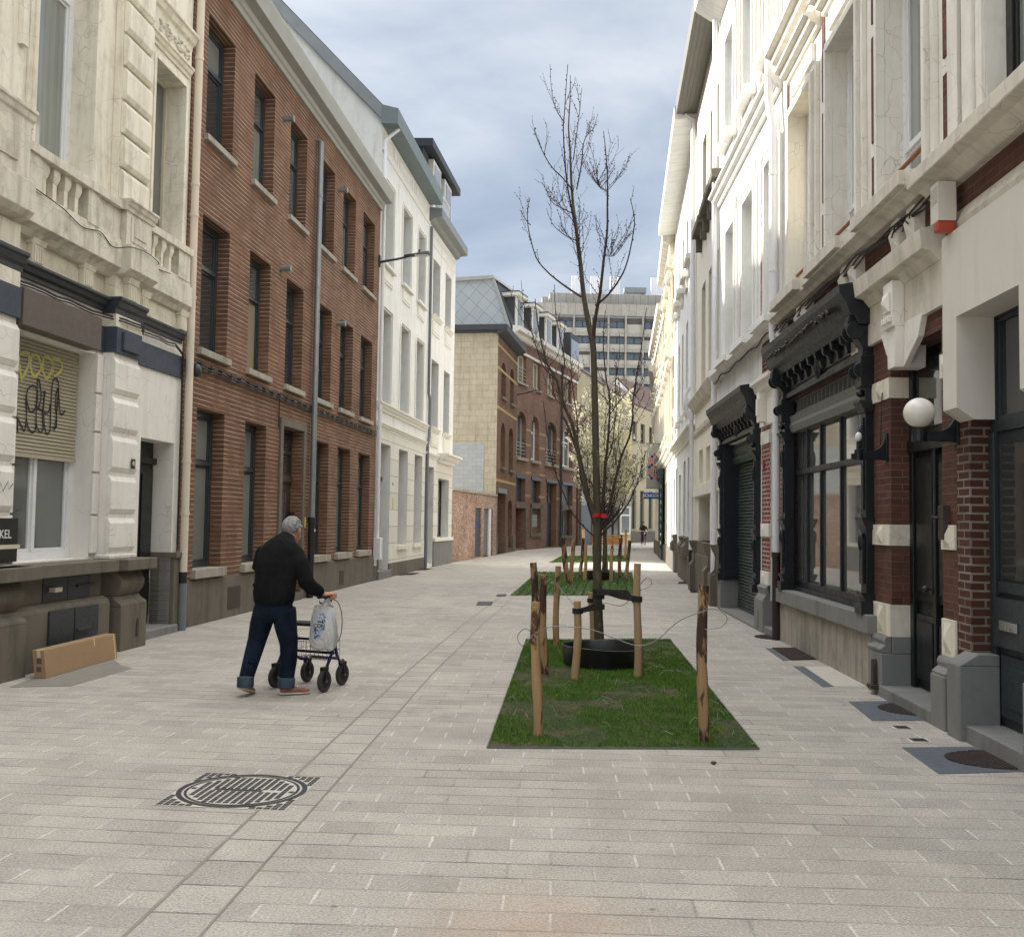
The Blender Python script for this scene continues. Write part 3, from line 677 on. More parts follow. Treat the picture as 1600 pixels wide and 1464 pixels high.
b1 = balustrade(3.9, 5.9, 4, [(3.95, 4.2), (5.1, 5.35)]); m = MB(g); m.box(5.35, 5.9, .02, .16, 4.9, 5.3); m.make('rail_panel', 'stone_ledge', b1)
for s in (4.3, 4.5, 4.72, 4.94): baluster(b1, s)
b2 = balustrade(6.56, 8.04, 4, [(7.62, 8.0)], .0, .10)
for s in (6.68, 6.93, 7.18, 7.42): baluster(b2, s, d=.06)
m = MB(g); m.box(5.9, 6.56, .02, .24, 4.84, 5.3); m.prof(cprof(.24, 5.28, 5.42, .08), 5.85, 6.61); m.box(6.0, 6.46, .24, .252, 4.93, 5.24); m.box(6.06, 6.4, .252, .264, 5.0, 5.17)
m.make('pedestal', 'stone_ledge', T, bevel=0.006)
m = MB(g); m.box(-6, 3.84, .05, .26, 4.9, 5.5); m.prof(cprof(.24, 5.46, 5.64, .07), -6, 3.88); m.box(3.3, 3.62, .26, .275, 5.05, 5.4); m.make('bay_parapet', 'stone_ledge', T, bevel=0.006)
# upper pilaster with rusticated blocks
m = MB(g); m.box(5.92, 6.62, 0, .1, 5.4, 8.0)
z = 5.42
while z < 9.2: 
    m.prof([(.1, z), (.14, z), (.17, z + .05), (.17, z + .33), (.14, z + .38), (.1, z + .38)], 5.93, 6.61); z += .42
m.box(6.0 - .08, 6.62, 0, .1, 8.0, 13.9); m.make('pilaster', 'stone_cream', T, bevel=0.008)
# window surrounds upper
m = MB(g)
for a, b, c, e in ((4.25, 5.42, 5.4, 8.5), (6.95, 7.88, 5.42, 7.68)):
    for k, (w0, w1, dd) in enumerate(((.0, .06, .05), (.06, .13, .03))):
        m.box(b + w0, b + w1, 0, dd, c, e + w1); m.box(a - w1, a - w0, 0, dd, c, e + w1); m.box(a - w0, b + w0, 0, dd, e + w0, e + w1)
m.prof(cprof(0, 7.86, 8.0, .10), 6.75, 8.02); m.box(6.8, 8.0, 0, .05, 8.0, 8.28); m.prof(cprof(0, 8.28, 8.5, .14), 5.85, 8.06)
m.box(3.95, 4.05, 0, .06, 6.4, 9.3)
m.make('moulding', 'stone_cream', T, bevel=0.005)
m = MB(g); random.seed(3)
for k in range(46):
    s = 6.95 + .95 * random.random(); z = 8.05 + .18 * random.random(); m.ball((s, .06, z), .02 + .018 * random.random(), .03, .025, 7, 5)
m.make('carved_frieze', 'stone_ledge', T, smooth=True)
# windows, shutter, door
w = window(T, g, 4.15, 5.72, 1.1, 3.5, -.24, 'frame_white', 'glass_grey', fw=.09, tr=(2.28,), mu=(4.95,)); 
m = MB(g); z = 2.25
while z < 3.5: m.prof([(-.2, z), (-.185, z + .006), (-.18, z + .02), (-.185, z + .034), (-.2, z + .04)], 4.2, 5.68); z += .041
m.box(4.2, 5.68, -.21, -.17, 2.21, 2.25); sh = m.make('roller_shutter', 'shutter_cream', T)
m = MB(g)
for st in [[(4.47, 3.29), (4.5, 3.15), (4.55, 3.01)], [(4.5, 3.3), (4.64, 3.33), (4.66, 3.21), (4.56, 3.05)], [(4.7, 3.31), (4.7, 3.18), (4.78, 3.1), (4.9, 3.21), (4.82, 3.33), (4.7, 3.31)], [(4.94, 3.33), (4.93, 3.2), (5.02, 3.11), (5.12, 3.25), (5.06, 3.34), (4.95, 3.34)], [(5.11, 3.36), (5.14, 3.19)], [(5.13, 3.35), (5.27, 3.35), (5.32, 3.26), (5.16, 3.15)]]: m.ribbon([(q.x, q.z) for q in smooth_path([(a, 0, b) for a, b in st], 5)], .036, -.1765)
m.make('graffiti', 'paint_yellow', sh)
m = MB(g)
for st in [[(4.47, 2.72), (4.51, 2.46), (4.49, 2.61), (4.58, 2.53), (4.63, 2.49), (4.66, 2.63), (4.64, 2.81), (4.66, 2.93), (4.74, 2.99), (4.83, 2.97), (4.85, 2.86), (4.81, 2.74), (4.72, 2.71), (4.67, 2.78), (4.64, 2.87)], [(4.66, 2.61), (4.71, 2.52), (4.78, 2.49), (4.84, 2.53), (4.84, 2.7), (4.84, 2.93), (4.84, 3.07), (4.88, 3.05), (4.92, 2.9), (4.88, 2.75)], [(4.84, 2.59), (4.91, 2.51), (4.98, 2.54), (4.96, 2.72), (5.0, 2.97)], [(4.85, 2.76), (4.93, 2.75), (5.02, 2.72), (5.1, 2.77), (5.1, 2.83)], [(4.98, 2.97), (4.98, 2.72), (5.04, 2.51), (5.12, 2.54), (5.12, 2.73), (5.13, 3.05), (5.19, 3.14), (5.26, 3.07), (5.25, 2.83), (5.23, 2.62), (5.2, 2.54)], [(5.17, 2.58), (5.25, 2.61), (5.21, 2.9), (5.24, 3.02)], [(5.26, 3.03), (5.32, 2.75), (5.42, 2.8)]]: m.ribbon([(q.x, q.z) for q in smooth_path([(a, 0, b) for a, b in st], 5)], .024, -.1755)
m.make('graffiti', 'paint_black', sh)
m = MB(g)
m.ribbon([(4.55, 1.4), (4.6, 1.72), (4.66, 1.4)], .006, -.262); m.ribbon([(4.5, 1.95), (4.55, 1.6), (4.75, 1.65), (4.8, 1.75)], .006, -.262); m.ribbon([(4.7 + .05 * math.cos(t / 3), 1.4 + .1 * math.sin(t / 3)) for t in range(20)], .006, -.262); m.make('scribble', 'paint_black', w)
m = MB(g); m.prof([(.02, 3.50), (.2, 3.50), (.2, 3.88), (.02, 3.9)], 3.92, 5.47); m.make('shutter_box', 'board_brown', T, bevel=0.004)
window(T, g, 1.6, 3.1, 1.1, 3.5, -.24, 'frame_white', 'glass_grey', fw=.09, mu=(2.35,))
window(T, g, 4.25, 5.42, 5.4, 8.5, -.26, 'frame_white', 'glass_curtain', fw=.1, tr=(7.55,))
window(T, g, 1.6, 3.0, 5.4, 8.5, -.28, 'frame_white', 'glass_curtain', fw=.1, tr=(7.55,))
window(T, g, 6.95, 7.88, 5.42, 7.68, -.25, 'frame_cream', 'glass_grey', fw=.03, sash=False)
window(T, g, 4.25, 5.42, 9.4, 12.2, -.26, 'frame_white', 'glass_grey', fw=.1); window(T, g, 6.95, 7.88, 9.4, 12.0, -.25, 'frame_white', 'glass_grey', fw=.1)
m = MB(g); m.box(6.94, 7.95, -.36, -.3, .10, 2.62); m.box(6.94, 7.95, -.3, -.24, 2.32, 2.4)
for a in (7.0, 7.48):
    m.box(a, a + .42, -.3, -.27, .22, .75); m.box(a + .04, a + .38, -.27, -.25, .28, .69); m.box(a, a + .42, -.3, -.27, .85, 2.25); m.box(a + .05, a + .37, -.27, -.245, .93, 2.18)
m.box(7.43, 7.47, -.3, -.24, .12, 2.32)
dr = m.make('door', 'door_black', T, bevel=0.006)
m = MB(g); m.ball((7.52, -.2, 1.02), .03); m.tube([(7.52, -.3, 1.02), (7.52, -.2, 1.02)], .012); m.make('handle', 'door_black', dr, smooth=True)
m = MB(g); m.box(6.6, 7.99, -.32, .12, -.02, .106); m.make('doorstep', 'stone_blue', T, bevel=0.01)
m = MB(g); m.box(6.3, 6.39, .2, .21, 2.18, 2.3); o = m.make('number_plate', 'frame_black', T)
text_mesh('41', .085, 'number', 'paint_white', o, (6.345, -.212, 2.24), 0, .001)
m = MB(g); m.box(2.9, 3.94, .205, .225, 1.13, 1.56); o = m.make('shop_sign', 'frame_black', T, bevel=0.003)
text_mesh('NKEL', .12, 'lettering', 'paint_white', o, (3.83, -.227, 1.40), 0, .001, align='RIGHT')
m = MB(g); m.box(3.6, 3.97, .225, .232, 1.26, 1.30); m.make('letter_slot', 'frame_cream', o)
m = MB(g); m.ribbon([(3.55, 1.86), (3.62, 1.8), (3.66, 1.9), (3.7, 1.82), (3.78, 1.92), (3.8, 1.84), (3.86, 1.9)], .012, .203); m.make('scribble', 'paint_black', T)
# drain pipe and cables
m = MB(g); P = [(8.15, .1, .66), (8.15, .1, 13.5)]; m.tube(P, .055, 12)
for z in (1.62, 2.36, 4.7, 5.9, 6.35, 8.2): m.tube([(8.15, .1, z), (8.15, .1, z + .05)], .064, 12)
dp = m.make('drainpipe', 'pipe_cream', T, smooth=True)
m = MB(g); m.tube([(8.15, .1, 0), (8.15, .1, .66)], .06, 12); m.make('pipe_foot', 'pipe_grey', dp, smooth=True)
m = MB(g); m.tube([(8.15, .1, .66), (8.15, .1, .82)], .057, 12); m.make('pipe_collar', 'pipe_black', dp, smooth=True)
m = MB(g)
P = [(-1, .1, 3.99)] + [(s, .06 if s < 5.8 or s > 6.55 else .2, 3.98 + .01 * math.sin(s * 9)) for s in [x * .25 for x in range(0, 32)]] + [(8.02, .05, 3.9), (8.04, .05, 1.2)]
m.tube(P, .012, 6); m.tube([(a, b + .01, c - .035) for a, b, c in P], .009, 6); m.tube(smooth_path([(7.3, .16, 4.86), (6.62, .18, 4.8), (6.55, .35, 4.8), (6.2, .36, 4.84), (5.8, .36, 4.8), (5.6, .235, 4.75), (5.3, .235, 4.84), (4.9, .235, 4.78), (4.5, .235, 4.86), (3.95, .24, 4.9)]), .006, 6)
m.make('cable', 'cable_black', T, smooth=True)

# ---- brown brick house --------------------------------------------------
AB = (-4.72, 14.1); UB = frame_dir(AB, (-3.517, 26.74))
T = thing('brick_house', 'long brown brick house with deep dark framed windows and a grey cornice', 'house', AB, UB)
bays = [(.55, 1.62), (2.53, 3.57), (4.48, 5.52), (6.42, 7.58), (8.3, 9.43), (10.18, 11.38)]
holes = [(a, b, 7.32, 9.2, .25) for a, b in bays] + [(a, b, 4.1, 6.12, .25) for a, b in bays] + [(a, b, .82, 3.22, .25) for i, (a, b) in enumerate(bays) if i != 2] + [(4.43, 5.7, .14, 3.32, .25)]
shell(T, g, .02, 11.97, 10.1, holes, 'brick_left', ridge=3.6, depth=8.5)
for i, (a, b) in enumerate(bays):
    window(T, g, a, b, 7.32, 9.2, -.2, 'frame_dark', ('glass_dark', 'glass_curtain', 'glass_grey')[i % 3], panes2=('glass_blind', 'glass_grey', 'glass_curtain')[i % 3], tr=(8.55,), sill=(.06, .07, .09), sill_mat='concrete')
    window(T, g, a, b, 4.1, 6.12, -.2, 'frame_dark', 'glass_beige' if i == 1 else 'glass_dark', tr=(5.42,), sill=(.06, .07, .10), sill_mat='concrete', panes2='glass_blind' if i == 3 else ('glass_grey' if i % 2 else None))
    if i != 2: window(T, g, a, b, .82, 3.22, -.2, 'frame_dark', 'glass_blind', fw=.09, tr=(2.42,), sill=(.07, .09, .13), sill_mat='concrete')
m = MB(g); m.box(0.0, 4.3, 0, .025, -.02, .655); m.box(5.83, 11.97, 0, .025, -.02, .655); m.make('plinth', 'stone_grey', T)
m = MB(g); m.box(4.28, 4.43, 0, .04, -.02, 3.32); m.box(5.7, 5.84, 0, .04, -.02, 3.32); m.box(4.28, 5.84, 0, .04, 3.32, 3.46); m.box(4.4, 5.72, -.25, .06, -.02, .146); m.make('door_surround', 'stone_grey', T, bevel=0.006)
m = MB(g); m.box(4.43, 5.7, -.27, -.22, .13, 2.3); m.box(4.43, 5.7, -.22, -.18, 2.3, 2.42)
for a in (4.5, 5.1): m.box(a, a + .52, -.22, -.19, .25, .9); m.box(a + .05, a + .47, -.19, -.175, .32, .83)
d_ = m.make('door', 'door_brown', T, bevel=0.006); m = MB(g); m.box(4.8, 5.35, -.21, -.2, 1.05, 2.1); m.make('pane', 'glass_grey', d_)
m = MB(g)
for k in range(4): m.box(4.86 + k * .13, 4.875 + k * .13, -.2, -.185, 1.05, 2.1)
m.box(4.8, 5.35, -.2, -.185, 1.5, 1.53); m.make('grille', 'frame_black', d_)
window(T, g, 4.43, 5.7, 2.42, 3.32, -.22, 'door_brown', 'glass_dark', fw=.06, tr=(2.87,), mu=(5.06,), sash=False)
m = MB(g); m.box(5.45, 5.68, -.16, -.12, 1.38, 1.72); o = m.make('doorbell_panel', 'frame_black', T)
m = MB(g); m.box(5.9, 5.99, .002, .02, 1.42, 1.62); m.make('meter_sign', 'paint_yellow', T)
m = MB(g); m.prof([(0, 9.78), (.05, 9.78), (.06, 9.86), (.1, 9.88), (.12, 9.96), (.3, 9.97), (.31, 10.02), (.33, 10.1), (.36, 10.22), (.36, 10.26), (0.0, 10.3)], -.05, 12.02)
m.make('cornice', 'cornice_grey', T, bevel=0.004)
m = MB(g)
m.box(1.9, 2.45, .025, .03, .12, .48); m.box(8.6, 9.0, .025, .03, .1, .42); m.make('cellar_vent', 'rust_grate', T)
m = MB(g); m.tube([(6.12, -.02, 9.38), (6.12, .1, 9.36), (6.12, .1, .9)], .06, 12)
for z in (1.6, 2.7, 4.6, 6.3, 8.2): m.tube([(6.12, .1, z), (6.12, .1, z + .04)], .068, 12)
dp = m.make('drainpipe', 'zinc', T, smooth=True)
m = MB(g); m.tube([(6.12, .1, 0), (6.12, .1, 1.55)], .068, 12); m.tube([(6.12, .1, 1.5), (6.12, .1, 1.62)], .082, 12); o = m.make('pipe_foot', 'pipe_black', dp, smooth=True)
m = MB(g); m._add([(6.12 + .035 * math.cos(t * .5236), .172, 1.36 + .035 * math.sin(t * .5236)) for t in range(12)], [list(range(12))]); m.make('sticker', 'paint_white', o)
for s, z in ((4.05, 9.0), (7.9, 8.95), (4.1, 6.2), (8.0, 5.95)):
    m = MB(g); m.tube([(s, -.02, z), (s, .16, z)], .055, 12); m.tube([(s, .16, z), (s, .2, z)], .062, 12); m.make('flue', 'zinc', T, smooth=True)
m = MB(g); P = []
k = 0
while k * .2 < 11.9: P.append((.05 + k * .2, .05, 3.86 + .012 * math.sin(k * 1.3))); k += 1
m.tube(P, .012, 6); m.tube([(a, b, c - .05) for a, b, c in P], .014, 6); m.tube([(a, b + .01, c - .09) for a, b, c in P], .009, 6)
for k in range(0, 58, 2): m.box(.1 + k * .2, .115 + k * .2, .0, .065, 3.78, 3.875)
m.tube([(4.15, .03, 3.8), (4.15, .03, 3.25)], .012, 6); m.make('cable', 'cable_black', T, smooth=True)
m = MB(g); m.ball((.28, .09, 3.72), .07, .07, .1); m.make('junction_box', 'frame_dark', T, smooth=True)

# ---- street lamp arms ---------------------------------------------------
def street_light(A, u, s, z, label, gg, L=1.9):
    T = thing('street_light', label, 'street light', A, u, group='street lights on wall arms'); m = MB(gg)
    m.box(s - .06, s + .06, 0, .04, z - .2, z + .1); m.tube([(s, .02, z - .08), (s, .5, z), (s, L * .6, z + .07)], [.035, .03, .028], 8); m.make('arm', 'frame_dark', T, smooth=True)
    m = MB(gg); m._add([(s - .05, L * .5, z + .04), (s + .05, L * .5, z + .04), (s + .14, L, z + .12), (s - .14, L, z + .12), (s - .05, L * .5, z + .10), (s + .05, L * .5, z + .10), (s + .1, L, z + .19), (s - .1, L, z + .19)], [(0, 1, 2, 3), (4, 7, 6, 5), (0, 4, 5, 1), (1, 5, 6, 2), (2, 6, 7, 3), (3, 7, 4, 0)])
    m.tube([(s, L * .8, z + .15), (s, L * .8, z + .25)], .03, 8); m.make('lamp_head', 'frame_dark', T, bevel=0.01)
    m = MB(gg); m.box(s - .09, s + .09, L * .72, L * .97, z + .075, z + .1); m.make('diffuser', 'frame_white', T)
street_light(AB, UB, 11.9, 8.45, 'dark street lamp arm at the corner of the brown brick house and the white house', g, 1.35)

# ---- white house with bracketed eaves -----------------------------------
AW = (-3.517, 26.74); UW = frame_dir(AW, (-2.79, 33.576))
T = thing('white_house', 'white stucco house with rounded windows, grey painted eaves and a bare side gable', 'house', AW, UW)
cols = [(-.4, .85), (2.02, 3.25), (4.27, 5.45)]
holes = [(a, b, 8.5, 10.78, .3) for a, b in cols] + [(a, b, 4.72, 7.28, .3) for a, b in cols] + [(-.36, 1.0, .1, 3.65, .3), (2.08, 3.32, .85, 3.65, .3), (4.33, 5.56, .85, 3.65, .3)]
m = MB(g); m.wall(-.7, 6.05, -.02, 12.3, holes)
for x in (-.7, 6.05): m._add([(x, 0, -.02), (x, -9, -.02), (x, -9, 12.4), (x, -4.6, 17.2), (x, 0, 12.4)], [(0, 1, 2, 3, 4)])
m.quad((-.7, -9, 0), (6.05, -9, 0), (6.05, -9, 12.4), (-.7, -9, 12.4)); m.quad((-.6, -1.2, 0), (6.0, -1.2, 0), (6.0, -1.2, 12.3), (-.6, -1.2, 12.3)); m.make('wall', 'plaster_white', T)
m = MB(g); m.prof([(0.1, 12.3), (-4.6, 17.22), (-9.1, 12.4), (-9.1, 12.58), (-4.6, 17.45), (.1, 12.55)], -.74, 6.0); m.make('roof', 'roof_slate', T)
m = MB(g); m.prof([(.12, 12.12), (-4.6, 16.98), (-4.6, 17.4), (.12, 12.5)], -.8, -.72); m.make('verge', 'zinc', T)
m = MB(g); m.box(-.72, -.7, -2.7, -1.75, 13.2, 13.45); m.make('wall_patch', 'concrete', T)
m = MB(g); m.prof([(0, 12.1), (.45, 12.07), (.45, 12.5), (0, 12.62)], -.82, 6.0); m.make('eaves', 'zinc_green', T, bevel=0.006)
m = MB(g)
m.prof([(0, 11.42), (.03, 11.42), (.05, 11.5), (0, 11.55)], -.7, 6.05)
for a, b in ((-.5, .6), (.75, 1.2), (1.4, 3.0), (3.2, 3.6), (3.8, 5.6)):
    for (p, q, r, s_) in ((a, b, 11.68, 11.71), (a, b, 11.97, 12.0), (a, a + .03, 11.7, 11.98), (b - .03, b, 11.7, 11.98)): m.box(p, q, 0, .015, r, s_)
for a, b in cols:
    for zt, zb in ((10.78, 8.5), (7.28, 4.72)):
        m.box(a - .1, a - .03, 0, .035, zb, zt - .1); m.box(b + .03, b + .1, 0, .035, zb, zt - .1); m.box(a, b, 0, .035, zt + .05, zt + .12)
        m.tube([(a - .065, .015, zt - .12), (a - .05, .015, zt + .0), (a + .02, .015, zt + .085)], .03, 6); m.tube([(b + .065, .015, zt - .12), (b + .05, .015, zt + .0), (b - .02, .015, zt + .085)], .03, 6)
    m.box(a - .1, b + .1, 0, .12, 8.42, 8.5); m.box(a + .05, b - .05, 0, .03, 8.0, 8.36); m.box(a + .12, b - .12, .03, .045, 8.07, 8.29)
m.prof(cprof(0, 4.5, 4.72, .14), -.7, 6.05); m.prof(cprof(0, 4.02, 4.18, .1), -.7, 6.05)
m.make('moulding', 'mould_white', T, bevel=0.004)
for a, b in cols:
    window(T, g, a, b, 8.5, 10.78, -.27, 'frame_dark', 'glass_dark', tr=(10.0,)); window(T, g, a, b, 4.72, 7.28, -.27, 'frame_dark', 'glass_dark', tr=(6.35,))
for a, b in ((2.08, 3.32), (4.33, 5.56)): window(T, g, a, b, .85, 3.65, -.27, 'frame_dark', 'glass_grey', tr=(2.72,), sill=(.05, .09, .12), sill_mat='stone_cream')
m = MB(g); m.wall(-.7, 6.05, .37, 4.02, [(-.36, 1.0, 0, 3.65), (2.08, 3.32, .85, 3.65), (4.33, 5.56, .85, 3.65)], .015, .015); m.make('stone_cladding', 'plaster_block', T)
m = MB(g); m.box(1.0, 6.05, 0, .04, -.02, .38); m.box(-.7, -.36, 0, .04, -.02, .38); m.make('plinth', 'stone_grey', T)
m = MB(g); m.box(-.36, 1.0, -.3, -.26, .22, 2.7); m.box(-.36, 1.0, -.26, -.2, 2.66, 2.78); m.box(-.2, .85, -.26, -.235, .35, 1.1); m.box(-.2, .85, -.26, -.235, 1.3, 2.55); d_ = m.make('door', 'door_grey', T, bevel=0.006)
m = MB(g); m.box(-.3, .94, -.28, -.27, 2.8, 3.6); m.make('fanlight', 'glass_dark', T)
m = MB(g); m.box(-.4, 1.02, -.3, .1, -.02, .22); m.make('doorstep', 'stone_blue', T, bevel=0.01)
m = MB(g); m.tube([(-.62, .08, .9), (-.62, .08, 11.7), (-.5, .2, 11.9), (-.45, .4, 12.08)], .05, 10); m.make('drainpipe', 'pipe_white', T, smooth=True)
m = MB(g); m.box(-.78, -.5, .02, .2, .55, 1.12); m.make('meter_box', 'frame_white', T, bevel=0.01)
m = MB(g); m.box(1.35, 1.43, .015, .03, 1.9, 2.2); m.make('meter_sign', 'paint_yellow', T)
text_mesh('36', .14, 'number', 'paint_black', T, (1.35, -.018, 2.6), 0, .002)

# ---- second white house with dormers ------------------------------------
AX = (-2.79, 33.576); UX = frame_dir(AX, (-2.232, 37.918))
T = thing('white_house', 'narrow white house with dark roof dormers and a black framed ground floor window', 'house', AX, UX)
holes = [(.02, 1.25, 8.6, 10.55, .3), (2.2, 3.32, 8.6, 10.6, .3), (.02, 1.25, 4.75, 7.08, .3), (2.2, 3.32, 4.75, 7.02, .3), (-.45, .68, .12, 3.4, .3), (1.45, 3.42, .98, 3.08, .3)]
shell(T, g, -.8, 4.12, 11.6, holes, 'plaster_white', rec=.3, ridge=1.0, depth=9)
for a, b, c, e in [h[:4] for h in holes[:4]]: window(T, g, a, b, c, e, -.27, 'frame_dark', 'glass_dark', tr=(c + (e - c) * .68,))
window(T, g, 1.45, 3.42, .98, 3.08, -.27, 'frame_black', 'glass_grey', tr=(2.2,), mu=(2.43,))
m = MB(g); m.box(-.45, .68, -.3, -.26, .12, 3.4); m.box(.4, .44, -.26, -.16, .8, 1.9); m.make('door', 'shop_blue', T)
m = MB(g)
for a, b, zb in ((.02, 1.25, 8.6), (2.2, 3.32, 8.6), (.02, 1.25, 4.75), (2.2, 3.32, 4.75)):
    m.prof(cprof(0, zb - .14, zb, .12), a - .12, b + .12); m.box(a, b, 0, .03, zb - .65, zb - .2); m.box(a + .1, b - .1, .03, .045, zb - .56, zb - .3)
m.prof(cprof(0, 3.7, 3.86, .1), -.8, 1.3); m.prof(cprof(0, 3.62, 3.95, .42), 1.3, 4.0)
m.box(-.6, 3.9, 0, .02, 10.95, 10.99); m.box(-.6, 3.9, 0, .02, 11.3, 11.34); m.prof([(0, .86), (.1, .86), (.1, .98), (0, .98)], .7, 4.1)
m.make('moulding', 'mould_white', T, bevel=0.004)
m = MB(g); m.wall(-.8, 4.12, .95, 3.6, [(-.45, .68, 0, 3.4), (1.45, 3.42, .98, 3.08)], .015, .015); m.make('stone_cladding', 'plaster_block', T)
m = MB(g); m.box(.72, 4.12, 0, .05, -.02, .86); m.make('plinth', 'stone_blue', T)
m = MB(g); m.prof([(0, 11.55), (.12, 11.6), (.2, 11.68), (.45, 11.7), (.45, 12.0), (0, 12.05)], -.8, 4.15); m.make('eaves', 'zinc', T, bevel=0.006)
m = MB(g); m.box(-.8, 4.05, -3.5, -.25, 12.0, 14.1); m.make('mansard', 'roof_slate', T)
m = MB(g); m.prof([(-3.5, 14.1), (.1, 14.1), (.1, 14.36), (-3.5, 14.5)], -.9, 4.3); m.make('dormer_roof', 'dark_trim', T)
for a in (.2, 2.2):
    m = MB(g); m.box(a - .15, a + 1.15, -.26, -.06, 12.2, 14.0); dm = m.make('dormer', 'mould_white', T, bevel=0.01); m = MB(g); m.box(a, a + 1.0, -.065, -.04, 12.5, 13.85); m.make('pane', 'glass_dark', dm)
m = MB(g)
for k in range(12): m.box(-.6 + k * .12, -.58 + k * .12, .36, .38, 12.02, 12.5)
m.box(-.65, .8, .35, .39, 12.48, 12.52); m.make('railing', 'frame_white', T)
m = MB(g); m.tube([(-.72, .08, 0), (-.72, .08, 4.0)], .055, 10); m.tube([(-.72, .08, 4.0), (-.5, .08, 4.4), (-.5, .08, 5.6), (-.72, .08, 5.8), (-.72, .08, 11.4)], .05, 10); m.make('drainpipe', 'pipe_grey', T, smooth=True)
m = MB(g); m.box(-2.3, -1.5, -3.6, -2.8, 13.0, 14.7); m.make('chimney', 'concrete', T)

# ---- low garden wall ----------------------------------------------------
AP = (-2.232, 37.918); UP_ = frame_dir(AP, (-.697, 47.206))
T = thing('garden_wall', 'low wall of mottled pink bricks with a grey door and a garage opening', 'wall', AP, UP_)
m = MB(g); m.wall(.02, 9.4, -.02, 2.75, [(4.35, 5.7, .05, 2.15, .09), (6.3, 8.5, .0, 2.15, .14)]); m.quad((.02, 0, 2.75), (9.4, 0, 2.75), (9.4, -.36, 2.75), (.02, -.36, 2.75)); m.quad((.02, 0, 0), (.02, -.36, 0), (.02, -.36, 2.75), (.02, 0, 2.75)); m.quad((.02, -.36, 0), (9.4, -.36, 0), (9.4, -.36, 2.75), (.02, -.36, 2.75)); m.make('wall', 'brick_mixed', T)
m = MB(g); m.box(.02, 9.4, -.4, .04, 2.752, 2.85); m.make('coping', 'concrete', T)
m = MB(g); m.box(4.35, 5.7, -.11, -.06, .05, 2.15); d_ = m.make('door', 'door_grey', T, bevel=0.005); m = MB(g); m.box(4.75, 5.25, -.06, -.055, 1.25, 1.65); m.make('notice', 'sign_blue', d_)
m = MB(g)
for k in range(6): m.box(6.3, 8.5, -.16, -.12, .02 + k * .355, .36 + k * .355)
m.make('garage_door', 'pipe_grey', T, bevel=0.005); m = MB(g); m.tube([(7.8, -.06, 0), (7.8, -.06, 2.15)], .10, 12); m.make('post', 'frame_white', T, smooth=True)

# ---- brick house with blind ochre side wall -----------------------------
AO = (-.75, 47.3); UO = frame_dir(AO, (.22, 53.5))
T = thing('brick_house', 'narrow dark brick house with arched windows and a blind ochre side wall', 'house', AO, UO)
def arch_fill(m, a, b, zt, rise, d=0.0, dep=.25, n=8):
    "turn the square head of an opening into a segmental arch"
    c = (a + b) / 2; w = (b - a) / 2
    for sgn in (-1, 1):
        pts = [(c + sgn * w, zt)] + [(c + sgn * w * math.cos(k * math.pi / 2 / n), zt - rise + rise * math.sin(k * math.pi / 2 / n)) for k in range(n + 1)]
        m.extr(pts if sgn > 0 else pts[::-1], d - dep, d + 0.0015)
holes = [(1.1, 2.5, 7.7, 9.45, .3), (3.85, 5.1, 7.7, 9.55, .3), (1.2, 2.5, 4.25, 6.45, .3), (3.7, 5.1, 4.25, 6.45, .3), (.6, 2.9, .0, 2.95, .4), (3.7, 5.1, .2, 2.7, .3)]
m = MB(g); m.wall(0, 6.25, -.02, 10.6, holes)
for h in holes[:4] + [holes[5]]: arch_fill(m, h[0], h[1], h[3], .5)
m.quad((6.25, 0, 0), (6.25, -9, 0), (6.25, -9, 10.6), (6.25, 0, 10.6)); m.quad((0.05, -1.2, 0), (6.2, -1.2, 0), (6.2, -1.2, 10.5), (.05, -1.2, 10.5)); m.make('wall', 'brick_far_dark', T)
m = MB(g); m._add([(0, 0, -.02), (0, -9, -.02), (0, -9, 10.6), (0, 0, 10.6)], [(0, 1, 2, 3)]); m.quad((0, -9, 0), (6.25, -9, 0), (6.25, -9, 10.6), (0, -9, 10.6)); m.make('side_wall', 'wall_ochre', T)
m = MB(g); m.box(-.03, -.004, -9, -.6, 2.0, 5.3); m.make('painted_patch', 'wall_greypaint', T)
m = MB(g); m.box(-.12, 6.3, -9, .0, 10.6, 10.9); m.prof([(0, 10.5), (.15, 10.55), (.45, 10.7), (.5, 10.95), (0, 10.98)], -.25, 6.3); m.box(-.28, -.12, -9, .4, 10.72, 10.98); m.make('cornice', 'dark_trim', T)
m = MB(g)
for z in (7.0, 3.5, 8.9, 10.0): m.box(0, 6.25, 0, .01, z, z + .13)
m.make('brick_band', 'brick_buff', T)
for h in holes[:4]: window(T, g, h[0], h[1], h[2], h[3], -.27, 'frame_black', 'glass_dark', sill=(.08, .12, .14), sill_mat='stone_grey')
m = MB(g); m.box(.6, 2.9, -.4, -.35, 0, 2.1); m.make('shop_door', 'door_green', T); m = MB(g); m.box(.6, 2.9, -.4, -.36, 2.1, 2.95); m.make('fanlight', 'glass_blind', T)
window(T, g, 3.7, 5.1, .2, 2.7, -.27, 'frame_black', 'glass_dark'); m = MB(g); m.box(.5, 3.0, -.1, .06, 2.97, 3.2); m.make('lintel', 'zinc', T)
m = MB(g); m.box(3.0, 3.6, 0, .05, 0, .85); m.box(5.2, 6.2, 0, .05, 0, .85); m.box(-.02, .5, 0, .05, 0, .85); m.make('plinth', 'stone_grey', T)

